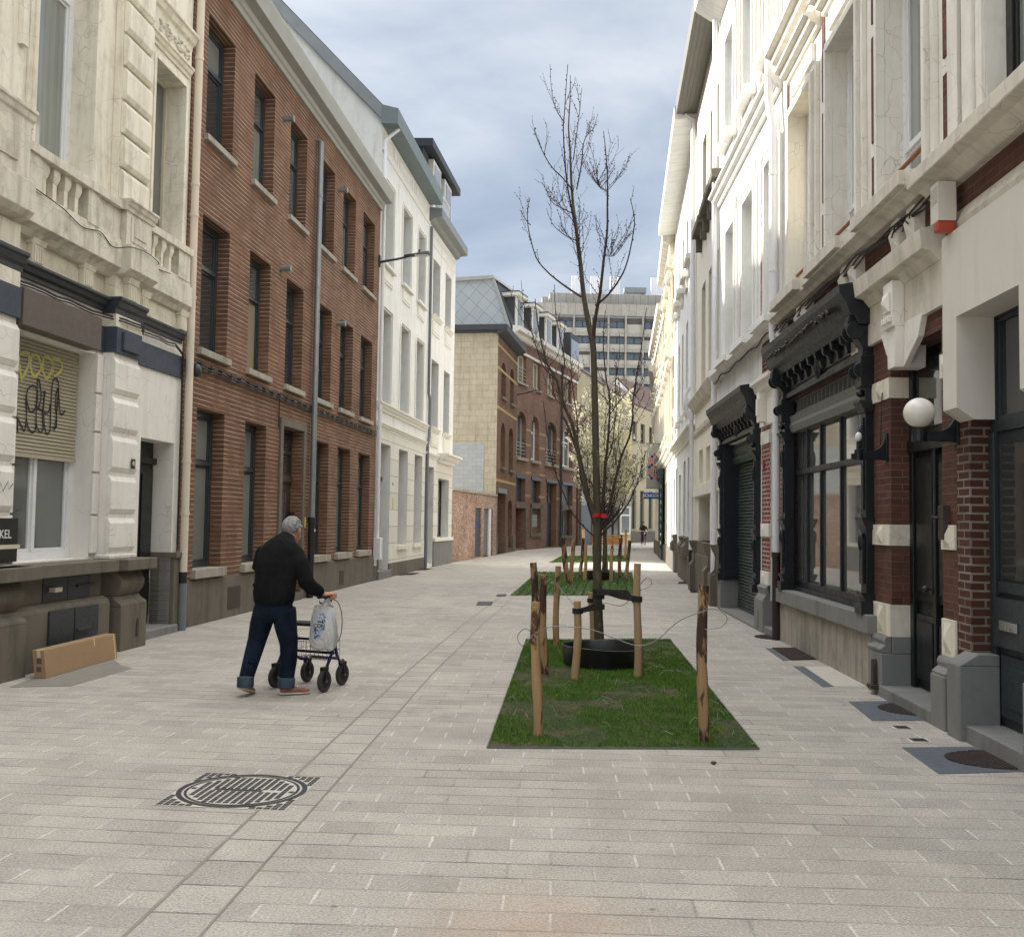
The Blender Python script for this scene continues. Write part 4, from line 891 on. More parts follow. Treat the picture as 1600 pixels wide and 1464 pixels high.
# ---- long brick terrace -------------------------------------------------
AM = (.3, 55.0); UM = frame_dir(AM, (4.4, 67.4))
T = thing('brick_terrace', 'long three storey brick building with arched windows and white dormers', 'house', AM, UM)
c3 = [(-.4, 1.4), (2.7, 4.2), (5.75, 7.3), (9.4, 11.3)]; c2_ = [(-.25, 1.5), (2.5, 4.05), (5.5, 7.9), (9.35, 11.9)]; c1_ = [(-.2, 1.5), (2.7, 4.5), (5.75, 8.05), (9.45, 12.0)]
holes = [(a, b, 9.35, 10.95, .3) for a, b in c3] + [(a, b, 5.15, 7.75, .3) for a, b in c2_] + [(a, b, 2.7, 4.0, .3) for i, (a, b) in enumerate(c1_) if i != 2] + [(5.75, 8.05, .05, 3.95, .4), (-.2, 1.5, .1, 2.3, .6), (2.7, 4.5, .95, 2.4, .15), (9.45, 12.0, .7, 2.4, .3)]
m = MB(g); m.wall(-1.15, 12.95, -.02, 12.0, holes)
for a, b in c2_: arch_fill(m, a, b, 7.75, .75, dep=.28)
m.quad((-1.15, 0, 0), (-1.15, -9, 0), (-1.15, -9, 12), (-1.15, 0, 12)); m.quad((12.95, 0, 0), (12.95, -9, 0), (12.95, -9, 12), (12.95, 0, 12)); m.quad((-1.1, -1.2, 0), (12.9, -1.2, 0), (12.9, -1.2, 12), (-1.1, -1.2, 12)); m.make('wall', 'brick_far', T)
m = MB(g); m._add([(-1.2, 0.05, 11.6), (-1.2, -9, 11.6), (-1.2, -9, 14.95), (-1.2, -1.15, 14.95)], [(0, 1, 2, 3)]); m.make('gable', 'roof_panel', T)
m = MB(g); m.prof([(0, 12.2), (-1.15, 14.9), (-9, 14.9), (-9, 12.2)], -1.17, 12.95); m.make('mansard_roof', 'roof_slate', T)
m = MB(g); m.prof([(-1.05, 14.9), (-1.15, 15.1), (-9, 15.1), (-9, 14.9)], -1.35, 13.0); m.prof([(.1, 11.6), (-1.07, 14.9), (-1.19, 14.9), (-.02, 11.6)], -1.32, -1.2); m.make('roof_edge', 'cornice_grey', T)
m = MB(g); m.prof([(0, 11.7), (.12, 11.75), (.2, 11.95), (.42, 12.0), (.45, 12.25), (0, 12.3)], -1.2, 13.0); m.box(-1.15, 12.95, 0, .05, 10.98, 11.12); m.make('cornice', 'mould_white', T)
for k, a in enumerate((-.4, 2.6, 5.4, 8.1)):
    m = MB(g); m.box(a, a + 1.3, -1.6, -.05, 12.3, 14.1); dm = m.make('dormer', 'mould_white', T, bevel=0.01)
    m = MB(g); m.box(a - .15, a + 1.45, -1.8, .12, 14.1, 14.3); m.make('dormer_roof', 'mould_white', dm); m = MB(g); m.box(a - .17, a + 1.47, -1.8, .14, 14.3, 14.35); m.make('dormer_lead', 'frame_black', dm)
    m = MB(g); m.box(a - .02, a + .02, -1.5, -.15, 12.35, 14.05); m.make('dormer_cheek', 'roof_slate', dm); m = MB(g); m.box(a + .2, a + 1.1, -.06, -.03, 12.4, 13.95); m.make('pane', 'glass_dark', dm)
m = MB(g); m.box(10.6, 12.9, -2.5, .1, 12.25, 14.1); dm = m.make('dormer', 'roof_slate', T); m = MB(g); m.box(10.75, 12.8, .1, .13, 12.35, 13.7); m.make('pane', 'glass_sky', dm)
for a, b in c3: window(T, g, a, b, 9.35, 10.95, -.2, 'frame_cream', 'glass_beige', mu=((a + b) / 2,), sill=(.1, .12, .12), sill_mat='concrete')
for i, (a, b) in enumerate(c2_): window(T, g, a, b, 5.15, 7.75, -.27, 'frame_white' if i % 2 else 'cornice_grey', 'glass_blind' if i % 2 else 'glass_grey', fw=.14, tr=(6.8,) if i % 2 else (), mu=((a + b) / 2,), sill=(.1, .14, .16), sill_mat='concrete')
for a, b in (c3[0], c2_[0], c2_[2]):
    m = MB(g); zb = 9.4 if a == c3[0][0] else 5.2
    for k in range(4): m.tube([(a, -.05, zb + .2 + k * .2), (b, -.05, zb + .2 + k * .2)], .022, 6)
    m.make('railing', 'cornice_grey', T)
for i, (a, b) in enumerate(c1_):
    if i != 2: m = MB(g); m.box(a, b, -.3, -.26, 2.7, 4.0); m.make('shutter_panel', 'door_grey', T); 
    m = MB(g); m.box(a - .1, b + .1, -.05, .05, 4.0, 4.2); m.make('lintel', 'frame_dark', T)
m = MB(g); m.box(-.3, 1.7, 0, .06, 2.35, 2.62); m.box(2.5, 2.72, 0, .06, .7, 2.62); m.box(4.48, 4.7, 0, .06, .7, 2.62); m.box(2.5, 4.7, 0, .06, 2.35, 2.62); m.box(2.5, 4.7, 0, .08, .7, .95); m.box(9.3, 12.2, 0, .06, 2.4, 2.6); m.box(9.3, 12.2, 0, .08, .55, .72); m.box(1.52, 1.7, 0, .06, 0, 2.35); m.make('stone_frame', 'stone_grey', T)
m = MB(g); m.box(2.7, 4.5, -.15, -.1, .95, 2.4); ip = m.make('bricked_panel', 'brick_far_dark', T); m = MB(g); m.box(3.0, 4.2, -.1, -.095, 1.3, 2.0); m.make('faded_poster', 'wall_greypaint', ip)
m = MB(g); m.box(5.75, 8.05, -.4, -.35, .05, 2.7); m.make('door', 'frame_dark', T); window(T, g, 5.75, 8.05, 2.7, 3.95, -.36, 'frame_dark', 'glass_blind', mu=(6.5, 7.3), tr=(3.3,), sash=False)
window(T, g, 9.45, 12.0, .7, 2.4, -.27, 'frame_dark', 'glass_grey', mu=(10.7,)); m = MB(g); m.box(-.2, 1.5, -.6, -.55, .1, 2.3); m.make('recess_back', 'brick_far_dark', T)
m = MB(g)
for a, b in ((1.5, 2.45), (4.15, 5.4), (8.0, 9.3), (12.0, 12.9)):
    for z in (5.9, 6.75, 3.0, 4.3): m.box(a, b, 0, .012, z, z + .13)
m.make('brick_band', 'brick_buff', T)
m = MB(g); m.tube([(-.85, .1, 0), (-.85, .1, 11.6)], .06, 8); m.tube([(8.75, .1, 0), (8.75, .1, 11.6)], .07, 8); m.make('drainpipe', 'frame_dark', T, smooth=True)
street_light(AM, UM, -.9, 8.55, 'dark street lamp arm on the long brick building beyond the ochre wall', g, 1.6)

# ---- houses closing the view on the left --------------------------------
def simple_house(name, label, A, B, z1, mat, cols, rows, fr, pane, roof='roof_slate', ridge=2.0, gg=-1, base=None, sill=True, rec=.2, depth=9, door=None):
    u = frame_dir(A, B); L = math.dist(A, B); T = thing(name, label, 'house', A, u); hs = []
    for a, b in cols:
        for c, e in rows: hs.append((a, b, c, e, rec))
    if door: hs = [h for h in hs if not (h[0] == door[0] and h[2] < 2)] + [(door[0], door[1], .05, door[2], rec)]
    shell(T, gg, 0, L, z1, hs, mat, rec=rec, ridge=ridge, roof=roof, depth=depth)
    for h in hs:
        if door and h[2] == .05: m = MB(gg); m.box(h[0], h[1], -rec, -rec + .05, .05, h[3]); m.make('door', door[3], T, bevel=.004)
        else: window(T, gg, h[0], h[1], h[2], h[3], -rec + .03, fr, pane, fw=.06, tr=(h[2] + (h[3] - h[2]) * .68,), sill=(.06, .08, .1) if sill else None, sill_mat='concrete')
    if base: m = MB(gg); m.box(0, L, 0, .05, -.02, base[0]); m.make('plinth', base[1], T)
    return T, u, L
T, u, L = simple_house('grey_house', 'grey brown house with a wide dark double door beside the brick terrace', (4.55, 67.9), (6.4, 73.2), 9.6, 'brick_far_dark', [(.6, 2.0), (3.2, 4.6)], [(5.2, 7.4)], 'frame_white', 'glass_grey', base=(.4, 'stone_grey'))
m = MB(-1); m.box(.6, 3.4, 0, .06, .0, 2.8); m.make('double_door', 'door_grey', T); m = MB(-1); m.box(.6, 3.4, .0, .05, 2.8, 4.0); m.make('fanlight', 'glass_blind', T); m = MB(-1); m.box(.3, .55, 0, .12, 0, 4.2); m.box(3.45, 3.7, 0, .12, 0, 4.2); m.box(.3, 3.7, 0, .14, 4.2, 4.4); m.make('door_surround', 'stone_grey', T)
T, u, L = simple_house('white_shop', 'small white shop with a glazed front seen between the tree trunks', (6.4, 73.2), (7.35, 77.5), 8.8, 'plaster_white', [(.6, 1.7), (2.4, 3.6)], [(5.2, 7.2)], 'frame_dark', 'glass_dark')
window(T, -1, .5, 3.9, .3, 2.6, .1, 'frame_white', 'glass_dark', mu=(1.6, 2.7), tr=(2.0,)); m = MB(-1); m.box(.3, 4.1, 0, .16, 2.6, 2.9); m.make('awning_box', 'frame_white', T)
T, u, L = simple_house('yellow_house', 'yellow house with a grey stone shop front behind the blossom', (7.3, 78.3), (9.5, 79.2), 9.0, 'far_yellow', [(.4, 1.2)], [(5.2, 7.0)], 'frame_dark', 'glass_dark')
window(T, -1, .15, 1.3, .1, 2.9, .08, 'frame_dark', 'glass_dark', mu=(.7,), tr=(2.2,)); window(T, -1, 1.4, 2.3, .7, 2.9, .08, 'frame_white', 'glass_grey', tr=(2.2,)); m = MB(-1); m.box(0, 2.38, 0, .1, 2.9, 3.8); m.make('fascia', 'concrete', T)
T, u, L = simple_house('beige_house', 'beige house with tall narrow windows at the bend of the street', (9.3, 79.3), (13.7, 90.0), 11.2, 'far_beige', [(1.0, 2.4), (3.6, 5.0), (6.4, 7.8), (9, 10.2)], [(1.1, 4.3), (5.3, 7.2), (8.2, 9.9)], 'frame_dark', 'glass_dark', roof='roof_tile', ridge=3.0, base=(.9, 'stone_grey'))
T, u, L = simple_house('white_house', 'far white gabled house standing under the concrete office block', (13.6, 90.2), (17.5, 97.0), 10.6, 'plaster_white', [(.6, 1.9), (3.4, 4.7)], [(4.6, 6.6), (7.6, 9.4)], 'frame_dark', 'glass_dark', roof='roof_tile', ridge=4.4, door=(3.4, 4.7, 2.6, 'door_grey'))

# ---- concrete office block ----------------------------------------------
TO = thing('office_block', 'large grey concrete office block with rows of windows and roof ducts above the street end', 'office block', (0, 187), (1, 0.045))
g = 1; H = 29.3; X0, X1 = 4.6, 38.0
mb = MB(-1); mb.box(X0, X1, -22, 0, 0, 40.6); mb.make('wall', 'tower_dark', TO)
mb = MB(-1); mb.box(X0 - .3, X1, -.5, .9, 40.8, 43.0); mb.make('parapet', 'tower_concrete', TO)
mb = MB(-1); mb.box(X0 + 2.4, X1, -10, -3.0, 43.0, 45.8); mb.box(X0 + 1.0, X0 + 2.2, -6, -4, 43.0, 45.2); mb.make('plant_room', 'tower_concrete', TO)
FH = 3.0
for r in range(12):
    z = 39.9 - r * FH
    mb = MB(-1); mb.box(X0, X1, 0, .35, z - 2.55, z - 1.45); mb.make('spandrel', 'tower_panel', TO)
    mb = MB(-1); mb.box(X0, X1, 0, .7, z - 2.95, z - 2.62); mb.make('floor_beam', 'tower_concrete', TO)
    for k in range(10):
        x = X0 + .35 + k * 3.3
        if (r * 7 + k * 3) % 5 == 0: mb = MB(-1); mb.box(x, x + 2.9, 0, .3, z - 1.45, z - .6); mb.make('panel', 'tower_panel', TO); continue
        mb = MB(-1); mb.box(x, x + 2.9, 0, .12, z - 1.42, z - .1); mb.box(x + 1.35, x + 1.55, .12, .22, z - 1.42, z - .1); o = mb.make('window', 'frame_dark', TO)
        mb = MB(-1); mb.box(x + .08, x + 1.35, .12, .15, z - 1.34, z - .18); mb.box(x + 1.55, x + 2.82, .12, .15, z - 1.34, z - .18); mb.make('pane', 'glass_sky', o)
for k in range(11):
    x = X0 + k * 3.3 - .05; mb = MB(-1); mb.box(x, x + .32, 0, .85, 0, 40.8); mb.make('mullion', 'tower_concrete', TO)
for x, n in ((11.3, 5), (15.0, 6), (18.8, 6), (26.8, 7)):
    mb = MB(-1)
    for k in range(n): mb.tube([(x + k * .34, -3.4, 43), (x + k * .34, -3.4, 49.3)], .14, 8)
    mb.make('roof_duct', 'frame_white', TO, smooth=True)
mb = MB(-1); mb.box(21.5, 25.8, -5, -3.2, 46.3, 47.3); mb.box(29.5, 32.5, -5, -3.2, 46.3, 47.6); mb.box(21.8, 22.1, -5, -3.3, 45.7, 46.3); mb.box(25.3, 25.6, -5, -3.3, 45.7, 46.3); mb.box(29.8, 30.1, -4, -3.5, 45.7, 46.3); mb.make('roof_unit', 'zinc', TO)
mb = MB(-1); mb.tube([(27.6, 1.0, 0), (27.6, 1.0, 42)], .14, 8); mb.make('flue', 'zinc', TO)
T, u, L = simple_house('white_annex', 'plain pale annex with a flat roof in front of the office block', (18.5, 160), (36, 161.5), 22.0, 'plaster_white', [(2, 3), (6, 7)], [(3, 5)], 'frame_dark', 'glass_dark', ridge=.3, sill=False)
# ================================================================== RIGHT SIDE
g = 1
AR = (3.55, 8.0); UR = frame_dir(AR, (3.806, 13.6))
# ---- near right house with white slab -----------------------------------
T = thing('plastered_house', 'near right house with a thick white rendered slab over brown brick and dark windows', 'house', AR, UR)
m = MB(g)
m.wall(-9, -.15, 2.52, 3.9, [(-1.46, -.42, 2.0, 3.22, .285), (-3.4, -1.75, 2.0, 3.22, .285)], .13)
m.quad((-.15, .13, 2.52), (-.15, -.05, 2.52), (-.15, -.05, 3.9), (-.15, .13, 3.9)); m.quad((-9, .13, 3.9), (-.15, .13, 3.9), (-.15, 0, 3.93), (-9, 0, 3.93))
m.quad((-.42, .13, 2.52), (-.15, .13, 2.52), (-.15, -.0, 2.43), (-.42, .0, 2.43)); m.quad((-1.75, .13, 2.52), (-1.46, .13, 2.52), (-1.46, 0, 2.43), (-1.75, 0, 2.43)); m.quad((-.42, .13, 2.52), (-.42, 0, 2.43), (-.42, -.155, 2.43), (-.42, -.155, 2.52)); m.quad((-.42, -.001, 2.43), (-.15, -.001, 2.43), (-.15, -.001, 2.53), (-.42, -.001, 2.53))
m.make('slab_front', 'plaster_slab', T)
m = MB(g); m.wall(-9, -.08, -.02, 3.9, [(-1.5, -.33, .12, 3.3, .2), (-3.4, -1.78, .12, 3.3, .2)], -.0); 
m.make('wall', 'brick_brown', T)
m = MB(g); m.wall(-9, -.08, 3.9, 13, [(-2.1, -.74, 4.57, 7.0, .2), (-4.6, -3.3, 4.57, 7.0, .2), (-2.1, -.74, 8.5, 11, .2)], 0.02)
m.quad((-9, 0, 0), (-9, -9, 0), (-9, -9, 13), (-9, 0, 13)); m.quad((-9, -9, 0), (-.08, -9, 0), (-.08, -9, 13), (-9, -9, 13)); m.quad((-8.9, -1.2, 0), (-.1, -1.2, 0), (-.1, -1.2, 13), (-8.9, -1.2, 13)); m.quad((-.08, 0, 0), (-.08, -9, 0), (-.08, -9, 13), (-.08, 0, 13)); m.make('upper_wall', 'plaster_warm', T)
m = MB(g); m.prof([(0.5, 13), (-4.5, 15.5), (-9, 13)], -9, -.1); m.make('roof', 'roof_slate', T)
m = MB(g); m.wall(-9, -.2, 3.93, 4.36, [], .03); m.make('brick_frieze', 'brick_red', T)
m = MB(g); m.prof([(0, 3.9), (.06, 3.9), (.09, 3.98), (.05, 4.06), (0.03, 4.1)], -9, -.2); m.make('stone_string', 'stone_flaking', T)
m = MB(g); m.prof([(0, 4.3), (.1, 4.3), (.2, 4.38), (.3, 4.4), (.3, 4.52), (0, 4.57)], -9, .16); m.make('ledge', 'stone_flaking', T, bevel=.01)
m = MB(g)
m.box(-.73, -.62, .02, .05, 4.57, 7.2); m.box(-.6, -.42, .02, .075, 4.57, 9)
m.box(-.3, -.1, 0, .06, 4.57, 9); m.make('moulding', 'plaster_warm', T, bevel=.005)
m = MB(g); m.box(-.42, -.3, .02, .028, 4.62, 9); m.make('brick_strip', 'brick_red', T)
window(T, g, -2.1, -.74, 4.57, 7.0, -.14, 'frame_black', 'glass_curtain', fw=.1); window(T, g, -4.6, -3.3, 4.57, 7.0, -.14, 'frame_black', 'glass_curtain', fw=.1)
m = MB(g)
m.box(-.45, -.2, -.16, .14, -.02, .56); m.prof([(-.16, .56), (.14, .56), (.0, .65), (-.16, .65)], -.45, -.2); m.box(-1.78 - .1, -1.46, -.16, .14, -.02, .6)
m.make('plinth', 'stone_blue', T, bevel=.008)
m = MB(g); m.box(-3.4, -.45, -.5, .1, -.02, .126); m.make('doorstep', 'stone_blue', T, bevel=.01)
for a, b in ((-1.5, -.33), (-3.4, -1.78)):
    window(T, g, a, b, 2.33, 3.3, -.17, 'frame_dark', 'glass_dark', fw=.09, dep=.1)
    m = MB(g); m.box(a, b, -.24, -.18, .13, 2.33); m.box(a, a + .09, -.18, -.14, .13, 2.33); m.box(b - .09, b, -.18, -.14, .13, 2.33); m.box(a + .12, b - .12, -.18, -.15, 1.12, 1.2); m.box(a + .1, b - .1, -.18, -.12, .72, 1.08); m.box(a + .14, b - .14, -.18, -.155, .2, .66); m.box(a + .22, b - .22, -.155, -.145, .28, .58)
    d_ = m.make('door', 'frame_dark', T, bevel=.006); m = MB(g); m.box(a + .14, b - .14, -.18, -.17, 1.22, 2.24); m.make('pane', 'glass_dark', d_)
    m = MB(g); m.box(b - .52, b - .24, -.12, -.10, .85, .92); m.make('letter_slot', 'chrome', d_, bevel=.004)

# ---- banded brick house with shopfront ----------------------------------
T = thing('banded_brick_house', 'white and red brick house with black carved shopfront beside the globe lamp', 'house', AR, UR)
W1s = [(4.22, 5.36), (2.34, 3.47), (.4, 1.6)]
m = MB(g); m.wall(-.08, 6.05, -.02, 4.45, [(.22, 1.49, .1, 3.25, .23), (2.02, 5.7, .72, 3.3, .22)]); m.quad((-.08, -9, 0), (6.05, -9, 0), (6.05, -9, 12), (-.08, -9, 12)); m.quad((6.05, 0, 0), (6.05, -9, 0), (6.05, -9, 12), (6.05, 0, 12)); m.quad((0, -1.2, 0), (6, -1.2, 0), (6, -1.2, 12), (0, -1.2, 12)); m.make('wall', 'brick_red', T)
m = MB(g); m.wall(-.08, 6.05, 4.45, 12.2, [(a, b, 4.62, 7.18, .22) for a, b in W1s] + [(a, b, 8.5, 10.9, .22) for a, b in W1s]); m.make('upper_wall', 'plaster_warm', T)
m = MB(g); m.prof([(0.5, 12.2), (-4.5, 15), (-9, 12.2)], -.08, 6.05); m.make('roof', 'roof_slate', T)
m = MB(g); m.prof([(0, 11.6), (.2, 11.7), (.5, 11.9), (.5, 12.2), (0, 12.25)], -.08, 6.05); m.make('eaves', 'plaster_warm', T)
# stone bands and blocks
m = MB(g)
for z0, z1 in ((2.83, 3.03), (1.42, 1.62), (.56, .86)):
    for a, b in ((1.48, 2.0), (-.06, .215)):
        m.box(a, b, -.02, .02, z0, z1); c = (a + b) / 2; w = .07; zc = (z0 + z1) / 2; h = (z1 - z0) * .42
        m._add([(c - w, .02, zc - h), (c + w, .02, zc - h), (c + w, .02, zc + h), (c - w, .02, zc + h), (c, .06, zc)], [(0, 1, 4), (1, 2, 4), (2, 3, 4), (3, 0, 4)])
    m.box(1.482, 1.5, -.225, .016, z0, z1)
m.make('stone_band', 'stone_cream', T, bevel=.004)
m = MB(g)
m.prof([(0, .40), (.10, .40), (.11, .44), (.06, .48), (.07, .52), (.05, .56), (0, .56)], 1.5, 1.92); m.prof([(0, .40), (.1, .40), (.11, .44), (.06, .48), (.07, .52), (.05, .56), (0, .56)], -.08, .2)
m.box(1.48, 1.9, -.22, .1, -.02, .4); m.box(-.1, .2, -.22, .12, -.02, .42); m.box(1.478, 1.5, -.22, .0, .4, .56)
m.make('pier_base', 'stone_blue', T, bevel=.008)
m = MB(g); m.box(1.9, 6.02, 0, .06, -.02, .54); m.make('plinth', 'concrete', T)
m = MB(g); m.box(1.86, 6.0, -.2, .12, .54, .726); m.make('shop_sill', 'stone_blue', T, bevel=.008)
m = MB(g); m.box(.2, 1.5, -.36, .12, -.02, .106); m.make('doorstep', 'stone_blue', T, bevel=.01)
# canopy stone over the door with keystone
m = MB(g); m.box(-.08, 2.6, 0, .05, 3.42, 3.9); m.prof([(0, 3.8), (.06, 3.8), (.12, 3.88), (.2, 3.9), (.22, 4.06), (0, 4.12)], .1, 2.55); m.make('door_canopy', 'stone_flaking', T, bevel=.006)
m = MB(g); m.box(.95, 1.2, .05, .16, 3.42, 3.84); m.extr([(.98, 3.05), (1.17, 3.05), (1.2, 3.42), (.95, 3.42)], -.15, .13); m.box(.99, 1.16, .16, .18, 3.56, 3.74); m._add([(1.0, .18, 3.57), (1.15, .18, 3.57), (1.15, .18, 3.73), (1.0, .18, 3.73), (1.075, .22, 3.65)], [(0, 1, 4), (1, 2, 4), (2, 3, 4), (3, 0, 4)])
for k in range(4): m.box(.965 + k * .058, .995 + k * .058, .16, .19, 3.46, 3.52)
m.extr([(.6, 3.26), (.97, 3.05), (.95, 3.45), (.5, 3.45)], 0, .055); m.extr([(1.18, 3.05), (1.44, 3.24), (1.6, 3.45), (1.2, 3.45)], 0, .055)
m.make('keystone', 'stone_pale', T, bevel=.006)
# frieze blocks
for s in (.55, .95, 2.25, 2.62, 4.3, 4.65, 5.72):
    m = MB(g); m.box(s, s + .2, 0, .1, 4.08, 4.42); m._add([(s + .02, .1, 4.16), (s + .18, .1, 4.16), (s + .18, .1, 4.36), (s + .02, .1, 4.36), (s + .1, .16, 4.26)], [(0, 1, 4), (1, 2, 4), (2, 3, 4), (3, 0, 4)]); m.box(s + .01, s + .19, .1, .125, 4.1, 4.14); m.make('frieze_block', 'stone_pale', T, bevel=.005)
m = MB(g); m.prof([(0, 4.42), (.14, 4.42), (.18, 4.46), (.26, 4.48), (.26, 4.6), (0, 4.64)], .2, 3.9); m.prof([(0, 4.42), (.14, 4.42), (.18, 4.46), (.22, 4.48), (.22, 4.58), (0, 4.62)], 3.9, 6.0)
for a, b in W1s: m.box(a - .1, b + .1, .2, .32, 4.5, 4.63)
m.make('ledge', 'stone_flaking', T, bevel=.008)
# upper mouldings and brick strips
m = MB(g)
for a, b in W1s:
    for zb, zt in ((4.63, 7.18), (8.5, 10.9)):
        for w0, w1, dd in ((0, .07, .09), (.1, .17, .05)):
            m.box(a - w1, a - w0, 0, dd, zb, zt + w1); m.box(b + w0, b + w1, 0, dd, zb, zt + w1); m.box(a - w0, b + w0, 0, dd, zt + w0, zt + w1)
        m.prof(cprof(0, zt + .55, zt + .75, .22), a - .25, b + .25); m.box(a, b, 0, .05, zt + .25, zt + .48)
m.prof(cprof(0, 8.1, 8.35, .28), 0, 6.0)
m.make('moulding', 'plaster_warm', T, bevel=.005)
m = MB(g)
for a in (3.76, 1.86, -.02, 5.62):
    for z0, z1 in ((4.66, 5.35), (5.5, 6.6), (6.75, 7.9), (8.5, 9.4), (9.55, 10.6)): m.box(a, a + .13, 0, .012, z0, z1)
m.make('brick_strip', 'brick_red', T)
for k, (a, b) in enumerate(W1s):
    w = window(T, g, a, b, 4.62, 7.18, -.18, 'frame_white', 'glass_cream' if k == 0 else 'glass_curtain', fw=.08, tr=(5.25,), panes2='glass_curtain' if k else 'glass_cream')
    window(T, g, a, b, 8.5, 10.9, -.18, 'frame_white', 'glass_curtain', fw=.08, tr=(9.2,))
    m = MB(g); m.tube([(a, -.04, 4.98), (b, -.04, 4.98)], .02, 8); m.make('rusty_rail', 'rust', T, smooth=True)
# door
m = MB(g); m.box(.22, 1.49, -.28, -.22, .11, 3.25); m.box(.22, 1.49, -.22, -.15, 2.3, 2.42); m.box(1.4, 1.49, -.22, -.17, .11, 3.25); m.box(.22, .3, -.22, -.17, .11, 3.25)
for a in (.33, .88): m.box(a, a + .5, -.22, -.19, .2, .8); m.box(a + .06, a + .44, -.19, -.17, .26, .74); m.box(a, a + .5, -.22, -.19, .92, 2.25); m.box(a + .06, a + .44, -.19, -.175, 1.0, 2.17)
m.box(.82, .87, -.22, -.16, .1, 2.3); d_ = m.make('door', 'door_black', T, bevel=.006)
m = MB(g); m.box(.34, 1.38, -.215, -.205, 2.52, 3.15); m.make('fanlight', 'glass_dark', d_)
m = MB(g); m.ball((.95, -.12, 1.05), .03); m.tube([(.95, -.2, 1.05), (.95, -.12, 1.05)], .012); m.make('handle', 'cast_iron', d_, smooth=True)
m = MB(g); m.box(.06, .17, .0, .06, 1.5, 1.78); m.tube([(.14, .06, 1.68), (.2, .09, 1.68)], .012, 6); m.ball((.2, .09, 1.68), .018, n=8, m=6); m.make('bell_pull', 'rust_grate', T, bevel=.003)
m = MB(g); m.extr([(1.60, .08), (1.68, .08), (1.68, .28), (1.66, .33), (1.62, .33), (1.60, .28)], .1, .14); m.box(1.57, 1.71, .1, .17, .05, .09); m.make('boot_scraper', 'rust_grate', T, bevel=.004)
# shopfront
def console(m, s0, s1, z1, h, dmax):
    "scrolled bracket seen from the side"
    pts = [(0, z1)]; n = 22
    for k in range(n + 1):
        t = k / n; d = dmax * (.95 - .72 * t) + .045 * math.sin(t * math.pi * 3.2); pts.append((max(.06, d), z1 - h * t))
    pts.append((0, z1 - h)); m.prof(pts, s0, s1)
    for (dd, zz, r) in ((dmax * .72, z1 - h * .22, h * .13), (.13, z1 - h * .78, h * .1)):
        for e in (s0 - .012, s1 + .012): m.tube([(e - .012, dd, zz), (e + .012, dd, zz)], r, 14)
        for k in range(14): pass
def shopfront(T, s0, s1, zsill, zglass, ztop, zc, dc, nd, name='shopfront'):
    m = MB(g); pw_ = .17
    for a in (s0, s1 - pw_):
        m.box(a, a + pw_, -.05, .08, zsill, zc - .38); m.box(a - .03, a + pw_ + .03, -.05, .14, zsill, zsill + .12); m.prof(cprof(.08, zsill + .12, zsill + .22, .05), a - .02, a + pw_ + .02)
        m.box(a + .03, a + pw_ - .03, .08, .11, zsill + .3, zsill + .75); m.prof(cprof(.08, zsill + .85, zsill + .97, .05), a - .03, a + pw_ + .03); m.box(a + .05, a + pw_ - .05, .08, .095, zsill + 1.05, zglass - .15)
        m.ball((a + pw_ / 2, .1, zsill + .72), .04, .04, .1, 10, 8); m.ball((a + pw_ / 2, .1, zglass - .35), .03, .03, .12, 10, 8)
        m.prof(cprof(.08, zglass - .1, zglass + .02, .07), a - .03, a + pw_ + .03); m.ball((a + pw_ / 2, .11, zglass + .1), .045, .04, .04, 12, 8)
        m.box(a - .02, a + pw_ + .02, -.05, .13, zglass + .16, ztop)
        console(m, a + .01, a + pw_ - .01, zc - .02, zc - ztop + .28, dc * .68)
    m.make('pilaster', 'shop_black', T, bevel=.006)
    m = MB(g); m.box(s0 + pw_, s1 - pw_, -.05, .03, ztop - .0, zc - .1); m.box(s0 + pw_, s1 - pw_, .03, .07, ztop, ztop + .07); m.box(s0 + pw_ + .25, s1 - pw_ - .25, .03, .05, ztop + .12, zc - .2)
    c = (s0 + s1) / 2; m.ball((c, .06, (ztop + zc) / 2 - .04), .09, .06, .15, 12, 8); m.make('fascia', 'shop_black', T, bevel=.006)
    m = MB(g); m.prof([(0, zc - .12), (dc * .45, zc - .12), (dc * .55, zc - .04), (dc * .7, zc + .0), (dc * .8, zc + .1), (dc * .98, zc + .2), (dc, zc + .28), (0, zc + .34)], s0 - .06, s1 + .06)
    for k in range(nd):
        a = s0 + .3 + (s1 - s0 - .6) * k / (nd - 1); m.prof([(.03, zc - .3), (.08, zc - .3), (.1, zc - .22), (dc * .42, zc - .2), (dc * .45, zc - .12), (.03, zc - .12)], a - .035, a + .035)
    m.make('shop_cornice', 'shop_black', T, bevel=.006)
shopfront(T, 2.0, 5.74, .72, 2.85, 3.32, 3.76, .36, 10)
m = MB(g); m.box(2.17, 5.57, -.14, -.08, .76, .86); m.box(2.17, 5.57, -.12, -.04, .72, .78)
for s in (2.17, 2.62, 3.46, 4.34, 5.0, 5.5): m.box(s, s + .05, -.14, -.08, .86, 2.9)
m.box(2.17, 5.57, -.135, -.065, 2.28, 2.35); sw = m.make('shop_window', 'shop_black', T, bevel=.005)
m = MB(g); m.box(2.2, 5.55, -.125, -.115, .8, 2.9); m.make('pane', 'glass_shop', sw)
m = MB(g); m.prof([(-.14, 2.86), (.0, 2.86), (.02, 2.95), (.0, 3.0), (.02, 3.08), (-.14, 3.1)], 2.17, 5.57); m.make('shutter_box', 'soffit_grey', T, bevel=.005)
m = MB(g); m.box(2.17, 5.57, -.14, -.06, 3.1, 3.14); m.box(2.17, 5.57, -.14, -.06, 3.28, 3.33)
for k in range(19): m.box(2.2 + k * .18, 2.235 + k * .18, -.1, -.06, 3.14, 3.28)
